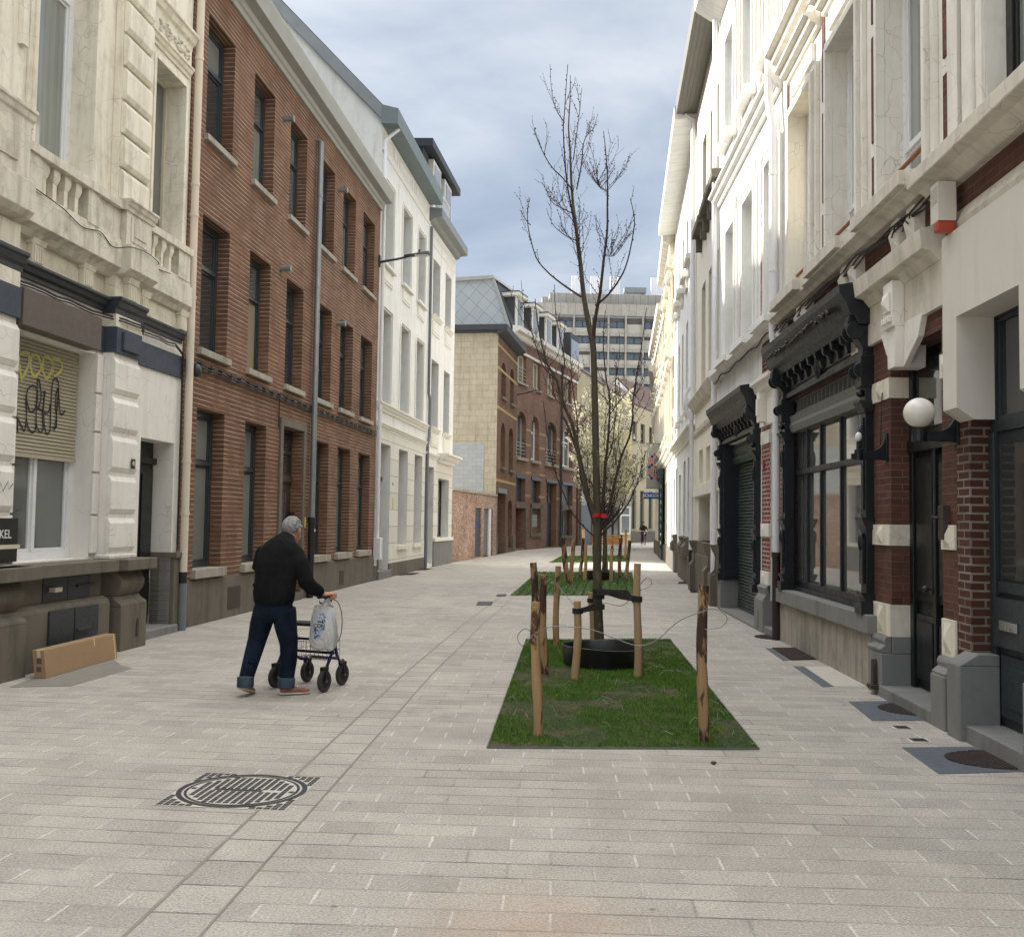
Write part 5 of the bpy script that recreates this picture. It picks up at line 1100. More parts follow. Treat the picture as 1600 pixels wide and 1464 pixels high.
m.make('vent_rail', 'soffit_grey', T)
m = MB(g); m.box(2.17, 5.57, -.2, -.18, 3.1, 3.33); m.make('vent_back', 'frame_black', T)
m = MB(g); random.seed(5)
for k in range(40): s = 2.4 + 3.0 * random.random(); m.ball((s, .33 + .03 * random.random(), 3.83 + .05 * random.random()), .035, .02, .02, 6, 5)
m.make('carved_ornament', 'door_brown', T, smooth=True)
# drainpipe
m = MB(g); m.tube([(6.03, .14, 4.25), (6.03, .14, 7.35), (6.08, .16, 7.5), (6.14, .18, 7.75), (6.14, .18, 12)], .06, 12); m.tube([(6.0, .1, 1.2), (6.0, .1, 3.7), (6.02, .12, 4.0), (6.03, .14, 4.3)], .055, 12)
for z in (5.2, 6.6, 2.9): m.tube([(6.03, .14 if z > 4 else .1, z), (6.03, .14 if z > 4 else .1, z + .03)], .068, 12)
dp = m.make('drainpipe', 'pipe_white', T, smooth=True)
m = MB(g); m.tube([(6.0, .1, 0), (6.0, .1, 1.2)], .058, 12); m.tube([(6.0, .1, 1.15), (6.0, .1, 1.22)], .07, 12); m.make('pipe_foot', 'pipe_rust', dp, smooth=True)
m = MB(g); random.seed(8)
for k in range(3):
    P = [(-.3 + i * .3, .12 + .02 * math.sin(i + k), 4.36 - .03 * k + .02 * math.sin(i * 1.7 + k)) for i in range(22)]; m.tube(P, .01, 6)
for k in range(7): P = [(.5 + .12 * k + .05 * math.sin(j + k), .14, 4.34 - j * .03) for j in range(3 + k % 3)]; m.tube(P, .007, 5)
m.tube([(3.4, .12, 4.3), (3.0, .15, 4.2), (2.5, .17, 4.05), (2.35, .2, 3.95)], .008, 6); m.tube([(1.62, .06, 2.3), (1.64, .03, 2.9)], .006, 5)
m.make('cable', 'cable_black', T, smooth=True)

# ---- alarm, globe lamp, small lamp --------------------------------------
T2 = thing('alarm_siren', 'white and red alarm box under the ledge of the banded brick house', 'alarm', AR, UR)
m = MB(g); m.box(-.37, -.21, .1, .24, 3.99, 4.30)
for k in range(8): m.box(-.355, -.225, .24, .246, 4.14 + k * .017, 4.15 + k * .017)
m.make('case', 'alarm_white', T2, bevel=.015); m = MB(g); m.box(-.365, -.29, .1, .25, 3.90, 3.99); m.make('flasher', 'alarm_red', T2, bevel=.015)
def wall_lamp(s, z, r, label, bulb):
    T2 = thing('wall_lamp', label, 'wall lamp', AR, UR); m = MB(g)
    m.box(s - .05, s + .05, 0, .02, z - .14, z + .14); pts = [(.02, z + .12)] + [(.02 + .16 * (1 - math.cos(t * math.pi / 16)), z + .12 - .16 * math.sin(t * math.pi / 16)) for t in range(9)] + [(.36 if not bulb else .34, z - .06), (.36 if not bulb else .34, z - .11), (.02, z - .12)]
    m.prof(pts, s - .02, s + .02); dd = .3 if not bulb else .27; m.tube([(s, dd, z - .12), (s, dd, z - .02)], .055 if not bulb else .04, 14); m.make('bracket', 'shop_black', T2, bevel=.003)
    if bulb: m = MB(g); m.tube([(s, dd, z - .02), (s, dd, z + .06)], .022, 10); m.make('socket', 'shop_black', T2); m = MB(g); m.ball((s, dd, z + .105), .032, .032, .045, 14, 10); m.make('bulb', 'frame_white', T2, smooth=True)
    else: m = MB(g); m.ball((s, dd, z + r * .93), r, n=32, m=20); m.make('globe', 'globe', T2, smooth=True)
wall_lamp(-.1, 2.40, .12, 'white glass globe lamp on a black bracket beside the dark door', False)
wall_lamp(1.6, 2.36, .1, 'bare bulb lamp on a black bracket beside the shopfront', True)

# ---- white house with shuttered shop ------------------------------------
T = thing('white_shop_house', 'tall white house with faint brick strips above a black shopfront with green shutter', 'house', AR, UR)
Ws = [(6.2, 7.07), (7.95, 8.88), (9.70, 10.56)]; W2s = [(6.43, 7.14), (8.1, 8.86), (9.85, 10.65)]
m = MB(g); m.wall(6.05, 11.7, -.02, 12.3, [(a, b, 4.62, 7.08, .26) for a, b in Ws] + [(a, b, 8.8, 10.84, .26) for a, b in W2s] + [(6.2, 6.85, .1, 3.0, .3), (7.72, 10.82, .02, 3.1, .27)])
m.quad((6.06, -9, 0), (11.7, -9, 0), (11.7, -9, 12), (6.06, -9, 12)); m.quad((11.7, 0, 0), (11.7, -9, 0), (11.7, -9, 12.3), (11.7, 0, 12.3)); m.quad((6.1, -1.2, 0), (11.6, -1.2, 0), (11.6, -1.2, 12.2), (6.1, -1.2, 12.2)); m.make('wall', 'plaster_white', T)
m = MB(g); m.prof([(0.5, 12.3), (-4.5, 15), (-9, 12.3)], 6.06, 11.7); m.make('roof', 'roof_slate', T); m = MB(g); m.prof([(0, 11.7), (.2, 11.8), (.5, 12.0), (.5, 12.3), (0, 12.35)], 6.06, 11.72); m.make('eaves', 'plaster_white', T)
m = MB(g); m.wall(6.86, 7.42, .86, 4.4, [], .012); m.quad((6.852, .012, .86), (6.852, -.3, .86), (6.852, -.3, 3.0), (6.852, .012, 3.0)); m.wall(6.06, 6.2, .86, 4.4, [], .012); m.wall(6.2, 7.42, 3.5, 4.4, [], .012); m.make('brick_pier', 'brick_red_white', T)
m = MB(g)
for z0, z1 in ((2.83, 3.03), (1.42, 1.62), (.70, .90)):
    m.box(6.84, 7.42, -.3, .035, z0, z1); c = 7.2; zc = (z0 + z1) / 2
    m._add([(c - .07, .035, zc - .08), (c + .07, .035, zc - .08), (c + .07, .035, zc + .08), (c - .07, .035, zc + .08), (c, .07, zc)], [(0, 1, 4), (1, 2, 4), (2, 3, 4), (3, 0, 4)]); m.box(6.04, 6.2, -.02, .03, z0, z1)
m.box(6.2, 7.42, 0, .05, 3.1, 3.5); m.prof(cprof(0, 3.5, 3.8, .2), 6.1, 7.45); m.box(6.9, 7.1, .05, .16, 3.15, 3.6); m.box(6.93, 7.07, .16, .18, 3.25, 3.5)
m.make('stone_band', 'mould_white', T, bevel=.005)
m = MB(g); m.box(6.84, 7.48, -.3, .12, -.02, .48); m.prof([(0, .48), (.12, .48), (.06, .56), (.08, .66), (0.03, .7)], 6.86, 7.46); m.extr([(7.14, .05), (7.22, .05), (7.22, .28), (7.18, .33), (7.14, .28)], .12, .135); m.box(10.8, 11.1, -.25, .1, -.02, .55); m.make('pier_base', 'stone_blue', T, bevel=.008)
m = MB(g); m.box(6.1, 6.86, -.3, .1, -.02, .106); m.box(7.5, 10.8, -.3, .12, -.02, .04); m.make('doorstep', 'stone_blue', T, bevel=.01)
m = MB(g); m.box(6.2, 6.85, -.34, -.3, .1, 3.0); m.make('door', 'door_black', T)
g_ = g
shopfront(T, 7.56, 11.02, .55, 2.75, 3.1, 3.5, .34, 10)
m = MB(g); m.box(10.76, 10.84, -.25, .05, .56, 3.1); m.box(10.74, 10.76, -.23, .03, .62, .75); m.box(10.74, 10.76, -.23, .03, 1.55, 1.6); m.box(7.7, 7.76, -.25, .05, .56, 3.1); m.make('recess_panel', 'shop_blue', T, bevel=.005)
m = MB(g); z = .045
while z < 2.75: m.prof([(-.26, z), (-.225, z + .012), (-.22, z + .034), (-.24, z + .052), (-.26, z + .056)], 7.74, 10.76); z += .058
m.prof([(-.26, 2.72), (-.16, 2.72), (-.1, 2.8), (-.15, 2.88), (-.1, 2.98), (-.15, 3.08), (-.26, 3.08)], 7.74, 10.76); m.make('roller_shutter', 'shutter_green', T)
m = MB(g); m.prof([(0, 4.42), (.12, 4.42), (.2, 4.5), (.2, 4.62), (0, 4.66)], 6.08, 11.68)
for a, b in Ws: m.box(a - .1, b + .1, .15, .26, 4.52, 4.63)
for S, zb, zt in ((Ws, 4.63, 7.08), (W2s, 8.8, 10.84)):
    for a, b in S:
        for w0, w1, dd in ((0, .07, .07), (.1, .16, .045)):
            m.box(a - w1, a - w0, 0, dd, zb, zt + w1); m.box(b + w0, b + w1, 0, dd, zb, zt + w1); m.box(a - w0, b + w0, 0, dd, zt + w0, zt + w1)
        m.box(a, b, 0, .05, zt + .22, zt + .45)
        if zb > 8: m.box(a - .15, b + .15, 0, .2, 8.66, 8.82); m.box(a - .05, b + .05, 0, .06, 8.4, 8.66)
m.prof(cprof(0, 7.9, 8.14, .22), 6.08, 11.7); m.make('moulding', 'plaster_white', T, bevel=.005)
m = MB(g)
for a in (7.42, 9.22): m.box(a, a + .14, 0, .01, 4.7, 7.4); m.box(a + .1, a + .24, 0, .01, 8.6, 11)
m.make('brick_strip', 'brick_mixed', T)
for a, b in Ws: window(T, g, a, b, 4.62, 7.08, -.22, 'frame_white', 'glass_curtain', tr=(6.2,))
for a, b in W2s: window(T, g, a, b, 8.8, 10.84, -.22, 'frame_white', 'glass_curtain', tr=(10.1,))
m = MB(g); m.tube([(11.62, .1, 0), (11.62, .1, 7.2), (11.62, .1, 12)], .055, 10)
for z in (1.2, 2.6, 5.0, 6.5): m.tube([(11.62, .1, z), (11.62, .1, z + .03)], .066, 10)
m.make('drainpipe', 'pipe_white', T, smooth=True)
m = MB(g); m.box(7.18, 7.26, .03, .045, 2.45, 2.6); m.make('street_number', 'alarm_red', T)
m = MB(g); P = [(6.1 + i * .3, .14 + .02 * math.sin(i), 4.36 + .03 * math.sin(i * 1.4)) for i in range(19)]; m.tube(P, .014, 6); m.make('cable', 'cable_black', T, smooth=True)

# ---- cream house --------------------------------------------------------
A3 = (4.0527, 19.0); U3 = frame_dir(A3, (4.55, 24.4))
T = thing('cream_house', 'cream plastered house with brown stone sills and a dark wooden soffit', 'house', A3, U3)
w2 = [(.5, 1.25), (1.95, 2.72), (3.5, 4.38), (4.95, 5.6)]; w1_ = [(.5, 1.22), (2.0, 2.92), (3.6, 4.5)]
hs = [(a, b, 8.7, 10.7, .22) for a, b in w2[:3]] + [(a, b, 4.85, 7.2, .3) for a, b in w1_] + [(.7, 1.72, 2.55, 3.3, .3), (2.48, 3.34, 2.55, 3.32, .3), (4.1, 5.0, 2.55, 3.35, .3), (.65, 1.7, 1.2, 2.24, .45), (2.5, 5.03, 1.2, 2.24, .45)]
shell(T, g, .3, 6.08, 12.1, hs, 'plaster_cream', ridge=2.4)
for a, b in w2[:3]:
    window(T, g, a, b, 8.7, 10.7, -.2, 'frame_dark', 'glass_grey'); m = MB(g); m.box(a - .2, b + .35, 0, .22, 8.45, 8.62); m.box(a - .1, a + .05, 0, .14, 8.1, 8.45); m.box(b + .1, b + .25, 0, .14, 8.1, 8.45); m.make('stone_sill', 'stone_grey', T, bevel=.006)
for a, b in w1_: window(T, g, a, b, 4.85, 7.2, -.27, 'frame_dark', 'glass_grey')
for h in hs[6:9]: window(T, g, *h[:4], -.27, 'frame_cream', 'glass_grey')
for h in hs[9:]: window(T, g, *h[:4], -.42, 'frame_dark', 'glass_dark')
m = MB(g); m.prof([(0, 4.35), (.1, 4.4), (.2, 4.6), (0, 4.68)], .3, 6.0); m.prof([(0, 3.75), (.06, 3.78), (.08, 3.88), (0, 3.9)], .3, 6.0); m.make('ledge', 'stone_ledge', T, bevel=.005)
m = MB(g); m.box(.3, 6.08, 0, .06, 2.26, 2.5); m.make('fascia', 'plaster_warm', T)
m = MB(g)
for a in (.5, 1.75, 5.05): m.box(a, a + .5, 0, .2, -.02, .62); m.prof([(0, .62), (.2, .62), (.12, .72), (.1, .95), (.16, 1.08), (.2, 1.2), (0, 1.2)], a + .05, a + .45)
m.box(.3, 6.0, 0, .08, -.02, .9); m.box(2.3, 5.05, -.4, .04, .9, 1.2); m.make('plinth', 'stone_grey', T, bevel=.008)
m = MB(g); m.box(.2, 6.1, -.3, .52, 12.1, 12.5)
for k in range(5): m.box(.2, 6.1, .04 + k * .1, .05 + k * .1, 12.09, 12.1)
m.make('soffit', 'soffit_grey', T); m = MB(g); m.tube([(5.95, .3, 12.05), (5.95, .1, 11.9), (5.95, .08, 11.6), (5.95, .08, 4.2)], .05, 10); m.make('drainpipe', 'pipe_white', T, smooth=True)

# ---- long white house ---------------------------------------------------
A4 = (4.55, 24.4); U4 = frame_dir(A4, (5.85, 36.3))
T = thing('long_white_house', 'long white house with wide white eaves and a grey stone base', 'house', A4, U4)
c2a = [(1.69, 2.5), (3.67, 4.45), (5.72, 6.48), (7.5, 8.25), (9.5, 10.2)]; c0 = [(2.5, 3.54), (4.43, 5.45), (8.66, 9.5)]
hs = [(a, b, 8.82, 10.42, .2) for a, b in c2a] + [(a, b, 4.9, 7.4, .25) for a, b in c2a] + [(a, b, 1.25, 3.45, .3) for a, b in c0] + [(6.6, 7.7, .1, 3.15, .3), (9.9, 10.7, 1.25, 3.15, .3)]
shell(T, g, .66, 11.0, 12.0, hs, 'plaster_white', ridge=2.4)
for h in hs[:10]: window(T, g, *h[:4], -.18, 'frame_white', 'glass_grey')
for h in hs[10:13] + hs[14:]: window(T, g, *h[:4], -.27, 'frame_dark', 'glass_grey')
m = MB(g); m.box(6.6, 7.7, -.3, -.26, .1, 3.15); m.make('door', 'frame_white', T)
m = MB(g); m.prof(cprof(0, 3.85, 4.12, .22), .7, 11.0)
for a, b in c2a: m.box(a - .15, b + .15, 0, .2, 8.6, 8.75); m.box(a - .05, b + .05, 0, .08, 8.3, 8.6); m.box(a - .12, b + .12, 0, .12, 4.72, 4.86)
m.make('moulding', 'mould_white', T, bevel=.005)
m = MB(g)
for a, b in c0: m.box(a - .2, b + .2, 0, .2, .72, .98); m.prof([(0, .98), (.18, .98), (.1, 1.08), (.14, 1.22), (0, 1.25)], a - .1, b + .1)
m.box(.7, 6.5, 0, .1, -.02, .72); m.box(8.2, 11.0, 0, .1, -.02, .9); m.make('plinth', 'stone_grey', T, bevel=.006)
m = MB(g); m.prof([(0, 12.0), (.58, 11.95), (.58, 12.3), (0, 12.4)], .6, 11.05); m.make('eaves', 'plaster_white', T)
m = MB(g); m.tube([(.66, .1, .95), (.66, .1, 4.2), (.66, .25, 4.5), (.66, .25, 4.9), (.66, .1, 5.1), (.66, .1, 11.9)], .055, 10); dp = m.make('drainpipe', 'pipe_white', T, smooth=True)
m = MB(g); m.tube([(.66, .1, 0), (.62, .1, .95)], .06, 10); m.make('pipe_foot', 'pipe_black', dp, smooth=True)
# ---- cream ornate houses further on -------------------------------------
def ornate(A, B, s0, s1, zt, label, mat, n):
    u = frame_dir(A, B); T = thing('ornate_house', label, 'house', A, u); w = (s1 - s0) / n; hs = []
    for k in range(n):
        a = s0 + w * (k + .3); b = a + w * .42
        hs += [(a, b, 8.6, 10.6, .2), (a, b, 4.8, 7.3, .2), (a, b, 1.1 if k else .1, 3.3, .3)]
    shell(T, g, s0, s1, zt, hs, mat, ridge=2.2)
    for h in hs: window(T, g, *h[:4], -h[4] + .03, 'frame_dark', 'glass_grey')
    m = MB(g)
    for h in hs:
        if h[2] > 4: m.prof(cprof(0, h[3] + .25, h[3] + .42, .3), h[0] - .25, h[1] + .25); m.box(h[0] - .16, h[0] - .04, 0, .1, h[2], h[3] + .2); m.box(h[1] + .04, h[1] + .16, 0, .1, h[2], h[3] + .2); m.prof(cprof(0, h[2] - .3, h[2], .3), h[0] - .2, h[1] + .2); m.ball((h[0] - .1, .16, h[3] + .1), .1, .12, .16, 8, 6); m.ball((h[1] + .1, .16, h[3] + .1), .1, .12, .16, 8, 6)
    m.prof(cprof(0, 4.0, 4.35, .3), s0, s1); m.make('moulding', mat, T, bevel=.01)
    m = MB(g)
    for k in range(n + 1):
        a = s0 + w * k
        for z0, z1 in ((4.6, 5.4), (5.7, 6.5), (6.8, 7.6), (8.6, 9.4), (9.7, 10.5)): m.box(max(s0, a - .12), min(s1, a + .2), 0, .015, z0, z1)
    m.make('brick_strip', 'brick_red', T)
    m = MB(g); m.prof([(0, zt - .5), (.15, zt - .45), (.2, zt - .2), (.42, zt - .1), (.45, zt + .15), (0, zt + .2)], s0 - .02, s1 + .02); m.make('cornice', 'stone_ledge', T)
    m = MB(g); m.box(s0, s1, 0, .08, -.02, .7); m.make('plinth', 'stone_grey', T); return T
ornate((5.85, 36.3), (6.57, 42.3), -.9, 6.0, 11.9, 'cream house with carved window heads and brick strips beyond the long white house', 'plaster_cream', 3)
ornate((6.57, 42.3), (7.95, 55.0), .0, 12.8, 10.9, 'far right cream and red brick house beside the SCHOOL sign', 'plaster_cream', 5)
ornate((7.95, 55.0), (9.6, 66.0), .0, 11.0, 10.2, 'farthest right house at the bend, seen behind the SCHOOL sign', 'stone_cream', 4)
# ================================================================== PLANTED BEDS
def bed(pts, z, mat, name='soil'): return structure(ground_poly(name, pts, z, mat, 0.05))
B1 = [(-.143, 7.11), (1.786, 7.19), (2.209, 13.79), (.224, 13.55)]
bed(B1, .010, 'soil')
B2 = [(-.014, 21.53), (2.766, 22.07), (3.955, 32.47), (.87, 31.6)]; B3 = [(1.51, 39.26), (4.946, 41.38), (5.688, 48.7), (2.40, 46.9)]
structure(ground_poly('grass_pavers', B2, .008, 'paving_grassed', .10)); structure(ground_poly('grass_pavers', B3, .008, 'paving_grassed', .10))
def edging(P, label):
    m = MB(1); n = len(P)
    for i in range(n):
        a = Vector((*P[i], 0)); b = Vector((*P[(i + 1) % n], 0)); t = (b - a).normalized(); q = Vector((-t.y, t.x, 0)) * -.008
        m._add([a, b, b + q, a + q, a + Vector((0, 0, .014)), b + Vector((0, 0, .014)), b + q + Vector((0, 0, .014)), a + q + Vector((0, 0, .014))], [(0, 3, 2, 1), (4, 5, 6, 7), (0, 1, 5, 4), (2, 3, 7, 6), (1, 2, 6, 5), (3, 0, 4, 7)])
    return tag(m.make('bed_edging', 'steel_edge'), label, 'edging')
edging(B1, 'thin steel edging around the nearest grass bed')
def inside(x, y, P):
    r = False; n = len(P)
    for i in range(n):
        (x0, y0), (x1, y1) = P[i], P[(i + 1) % n]
        if (y0 > y) != (y1 > y) and x < (x1 - x0) * (y - y0) / (y1 - y0) + x0: r = not r
    return r
def grass(P, n, h, label, seed, skip=None, w=.004, patchy=.05):
    rng = random.Random(seed); V = []; F = []
    xs = [p[0] for p in P]; ys = [p[1] for p in P]; k = 0
    while k < n:
        x = rng.uniform(min(xs), max(xs)); y = rng.uniform(min(ys), max(ys))
        if not inside(x, y, P): continue
        d = mnoise.noise(Vector((x * 1.5, y * 1.1, seed))) * .6 + mnoise.noise(Vector((x * 4, y * 4, seed + 5))) * .4
        k += 1
        if d < -patchy and rng.random() < .86: continue
        if skip and skip(x, y): continue
        hh = h * rng.uniform(.35, 1.0) * (1.35 if rng.random() < .02 else 1) * (.75 + .5 * (d + .5)); a = rng.uniform(0, 6.283); l = rng.uniform(0, .7) * hh; c, s_ = math.cos(a), math.sin(a); b = a + 1.57
        o = len(V); V += [(x - w * math.cos(b), y - w * math.sin(b), .008), (x + w * math.cos(b), y + w * math.sin(b), .008), (x + c * l * .4, y + s_ * l * .4, hh * .6), (x + c * l, y + s_ * l, hh)]
        F += [(o, o + 1, o + 2), (o + 1, o + 3, o + 2)]
    me = bpy.data.meshes.new('grass'); me.from_pydata(V, [], F); me.materials.append(MATS['grass']); o = bpy.data.objects.new('grass', me); COL.objects.link(o); o['kind'] = 'stuff'; return o
grass(B1, 110000, .04, '', 1, w=.0036, patchy=.11)
def skp(x, y): return (y * 1.0 % .1665) < .05 and False
grass(B2, 42000, .05, '', 2, w=.007, patchy=.35, skip=lambda x, y: ((x - .10 * y) % .20) < .045 and math.hypot(x - 2.6, y - 27.5) > 1.3)
grass(B3, 26000, .05, '', 3, w=.010, patchy=.35, skip=lambda x, y: ((x - .1 * y) % .20) < .045)
# dry stalks
m = MB(1); rng = random.Random(12)
for k in range(70):
    x, y = rng.uniform(0, 2.1), rng.uniform(7.2, 13)
    if not inside(x, y, B1): continue
    a = rng.uniform(0, 6.28); L = rng.uniform(.06, .22); m.tube([(x, y, .01), (x + math.cos(a) * L * .5, y + math.sin(a) * L * .5, .03 + L * .25), (x + math.cos(a) * L, y + math.sin(a) * L, .02 + L * .3 * rng.random())], .0016, 3)
o = m.make('dry_stalks', 'far_beige'); o['kind'] = 'stuff'
V = []; F = []
for k in range(5000):
    x, y = rng.uniform(-.1, 2.2), rng.uniform(7.15, 13.7)
    if not inside(x, y, B1): continue
    d = mnoise.noise(Vector((x * 1.5, y * 1.1, 1))) * .6 + mnoise.noise(Vector((x * 4, y * 4, 6))) * .4
    if d > .03 and rng.random() < .85: continue
    a = rng.uniform(0, 6.28); L = rng.uniform(.01, .045); w = .0025; c, s_ = math.cos(a), math.sin(a); z = rng.uniform(.012, .022); o_ = len(V)
    V += [(x - s_ * w, y + c * w, z), (x + s_ * w, y - c * w, z), (x + c * L, y + s_ * L, z + rng.uniform(0, .012))]; F.append((o_, o_ + 1, o_ + 2))
me = bpy.data.meshes.new('straw_litter'); me.from_pydata(V, [], F); me.materials.append(MATS['straw']); o = bpy.data.objects.new('straw_litter', me); COL.objects.link(o); o['kind'] = 'stuff'

def stake(x, y, h, r, lean, label, mat='stake_wood', seed=0, n=12, group=None):
    rng = random.Random(seed); m = MB(1); P = []; R = []
    for k in range(9):
        t = k / 8; P.append((lean[0] * t + .012 * math.sin(t * 5 + seed), lean[1] * t + .01 * math.cos(t * 4 + seed), -.03 + (h + .03) * t)); R.append(r * (1.06 - .14 * t) * (1 + .05 * math.sin(k * 2.3 + seed)))
    m.tube(P, R, n); o = m.make('wooden_stake', mat, smooth=True); o.location = (x, y, 0); return tag(o, label, 'stake', group)
ST = [(.215, 7.487, 1.0, .036, (-.02, 0), 'stake_wood', 'round wooden stake at the near left corner of the nearest grass bed'),
      (.371, 10.517, 1.04, .042, (-.03, 0), 'stake_bark', 'thick dark topped wooden stake left of the tree, behind the near left one'),
      (.605, 12.924, 1.03, .040, (.0, 0), 'stake_wood', 'slim wooden stake standing free at the back left of the nearest bed'),
      (.34, 12.2, 1.1, .045, (-.07, -.03), 'stake_bark', 'split topped stake leaning at the back left edge of the nearest bed'),
      (.677, 10.183, .80, .040, (.01, 0), 'stake_plain', 'short clean stake in front of the tree ring, strapped to the trunk'),
      (1.053, 12.607, .72, .046, (-.02, 0), 'stake_plain', 'short clean stake half hidden behind the trunk and ring'),
      (1.328, 10.421, 1.18, .040, (0.0, -.02), 'stake_plain', 'tall clean stake right of the tree ring holding the wide black strap'),
      (1.425, 7.381, 1.15, .041, (.0, 0), 'stake_bark', 'thick barky stake at the near right corner of the nearest grass bed'),
      (1.5, 25.9, 1.2, .07, (-.16, 0), 'stake_bark', 'wide split stake leaning left in the second bed'), (1.58, 26.1, 1.15, .055, (.05, 0), 'stake_wood', 'stake leaning against the wide split one in the second bed'),
      (2.0, 28.7, 1.15, .05, (.08, 0), 'stake_bark', 'dark stake at the back left of the second tree ring'), (2.03, 27.3, 1.0, .045, (.03, 0), 'stake_plain', 'pale stake at the left rim of the second tree ring'),
      (2.97, 31.0, .95, .045, (0, 0), 'stake_plain', 'pale stake behind the second tree'), (2.72, 27.1, .9, .05, (.03, 0), 'stake_plain', 'pale stake at the front of the second tree ring'),
      (3.15, 28.9, 1.15, .05, (.02, 0), 'stake_bark', 'dark stake at the far right of the second bed'), (3.17, 27.3, 1.12, .05, (.07, 0), 'stake_bark', 'leaning dark stake at the near right of the second bed'),
      (3.05, 42.0, 1.3, .055, (0, 0), 'stake_plain', 'sunlit post at the left front of the third bed'), (3.2, 42.9, 1.25, .05, (-.12, 0), 'stake_plain', 'thin leaning post behind the sunlit one in the third bed'), (5.2, 45.5, 1.3, .055, (.05, 0), 'stake_plain', 'sunlit post at the right of the third bed')]
for i, (x, y, h, r, ln, mt, lb) in enumerate(ST): stake(x, y, h, r, ln, lb, mt, i + 1, group='wooden stakes in the grass beds')
def tree_ring(c, r, h, label):
    m = MB(1); n = 40
    V = []; o = 0
    for rr, z in ((r * .96, -.01), (r, h), (r * 1.025, h + .008), (r * 1.0, h + .012), (r * .975, h), (r * .93, -.01)):
        for k in range(n):
            a = 2 * math.pi * k / n; w = 1 + .018 * math.sin(3 * a + 1) + .01 * math.sin(7 * a); V.append((rr * w * math.cos(a), rr * w * math.sin(a) * 1.12, z + (.012 * math.sin(2 * a) if z > 0 else 0)))
    F = [(i * n + k, i * n + (k + 1) % n, (i + 1) * n + (k + 1) % n, (i + 1) * n + k) for i in range(5) for k in range(n)]
    m._add(V, F); o = m.make('tree_ring', 'ring_black', smooth=True); o.location = (*c, 0)
    tag(o, label, 'tree ring'); m = MB(1); m._add([(r * .92 * math.cos(2 * math.pi * k / 24), r * 1.03 * math.sin(2 * math.pi * k / 24), .05) for k in range(24)], [list(range(24))]); s = m.make('earth', 'soil', o)
    return o
tree_ring((1.05, 11.3), .455, .215, 'black plastic irrigation ring around the base of the nearest tree')
tree_ring((2.5, 28.0), .42, .24, 'black plastic irrigation ring in the second bed')

# straps and wires
def strap(P, w, label):
    m = MB(1); V = []; F = []
    for i, p in enumerate(P): V += [(p[0], p[1], p[2] - w / 2), (p[0], p[1], p[2] + w / 2)]
    for i in range(len(P) - 1): F.append((2 * i, 2 * i + 1, 2 * i + 3, 2 * i + 2))
    m._add(V, F); o = m.make('tree_strap', 'rubber'); md = o.modifiers.new('thickness', 'SOLIDIFY'); md.thickness = .006; return tag(o, label, 'strap', 'rubber straps tying the nearest tree')
def loop(cx, cy, r, z, a0, a1, n=10): return [(cx + r * math.cos(a0 + (a1 - a0) * k / n), cy + r * math.sin(a0 + (a1 - a0) * k / n), z) for k in range(n + 1)]
strap([(1.375, 10.40, .81), (1.345, 10.34, .81), (1.27, 10.36, .82)] + [(1.2, 10.9, .80)] + loop(1.055, 11.9, .07, .78, -.3, math.pi + 1.0, 12) + [(1.25, 10.6, .86), (1.28, 10.38, .80)], .06, 'wide black strap from the trunk to the tall stake on the right')
strap(loop(.69, 10.19, .05, .70, math.pi / 2 + 1, math.pi * 2.3, 8) + [(.85, 10.8, .67)] + loop(1.05, 11.9, .07, .60, -.7, math.pi - .4, 10) + [(.78, 10.9, .64), (.72, 10.25, .70)], .055, 'narrow black strap from the trunk to the short front stake')
strap(loop(1.03, 12.6, .055, .62, 0, 6.0, 10) + [(1.06, 12.2, .66)] + loop(1.05, 11.9, .068, .72, math.pi * .6, math.pi * 2.1, 8), .05, 'black strap wrapped on the stake behind the trunk')
m = MB(1); m.tube(smooth_path([(.2, 7.43, .74), (.12, 7.5, .80), (.06, 7.5, .74), (.1, 7.45, .68), (.2, 7.44, .78), (.35, 7.4, .83), (.6, 7.4, .81), (.774, 7.4, .75), (.95, 7.38, .70), (1.08, 7.34, .75), (1.229, 7.3, .89), (1.382, 7.3, .955), (1.5, 7.33, .98), (1.588, 7.33, .92), (1.546, 7.33, .85), (1.43, 7.34, .83)]), .0035, 6)
tag(m.make('wire', 'zinc', smooth=True), 'thin looped wire strung between the two front stakes', 'wire')
m = MB(1); m.tube(smooth_path([(.6, 12.9, .8), (.62, 12, .78), (.66, 11, .74), (.69, 10.25, .72)]), .004, 6); m.tube(smooth_path([(1.05, 12.5, .5), (1.15, 12.2, .62), (1.25, 11, .7), (1.4, 10.6, .98), (1.45, 10.5, 1.03), (1.48, 10.5, .95), (1.36, 10.45, .9)]), .0035, 6)
tag(m.make('wire', 'zinc', smooth=True), 'thin wire running among the stakes behind the tree ring', 'wire')

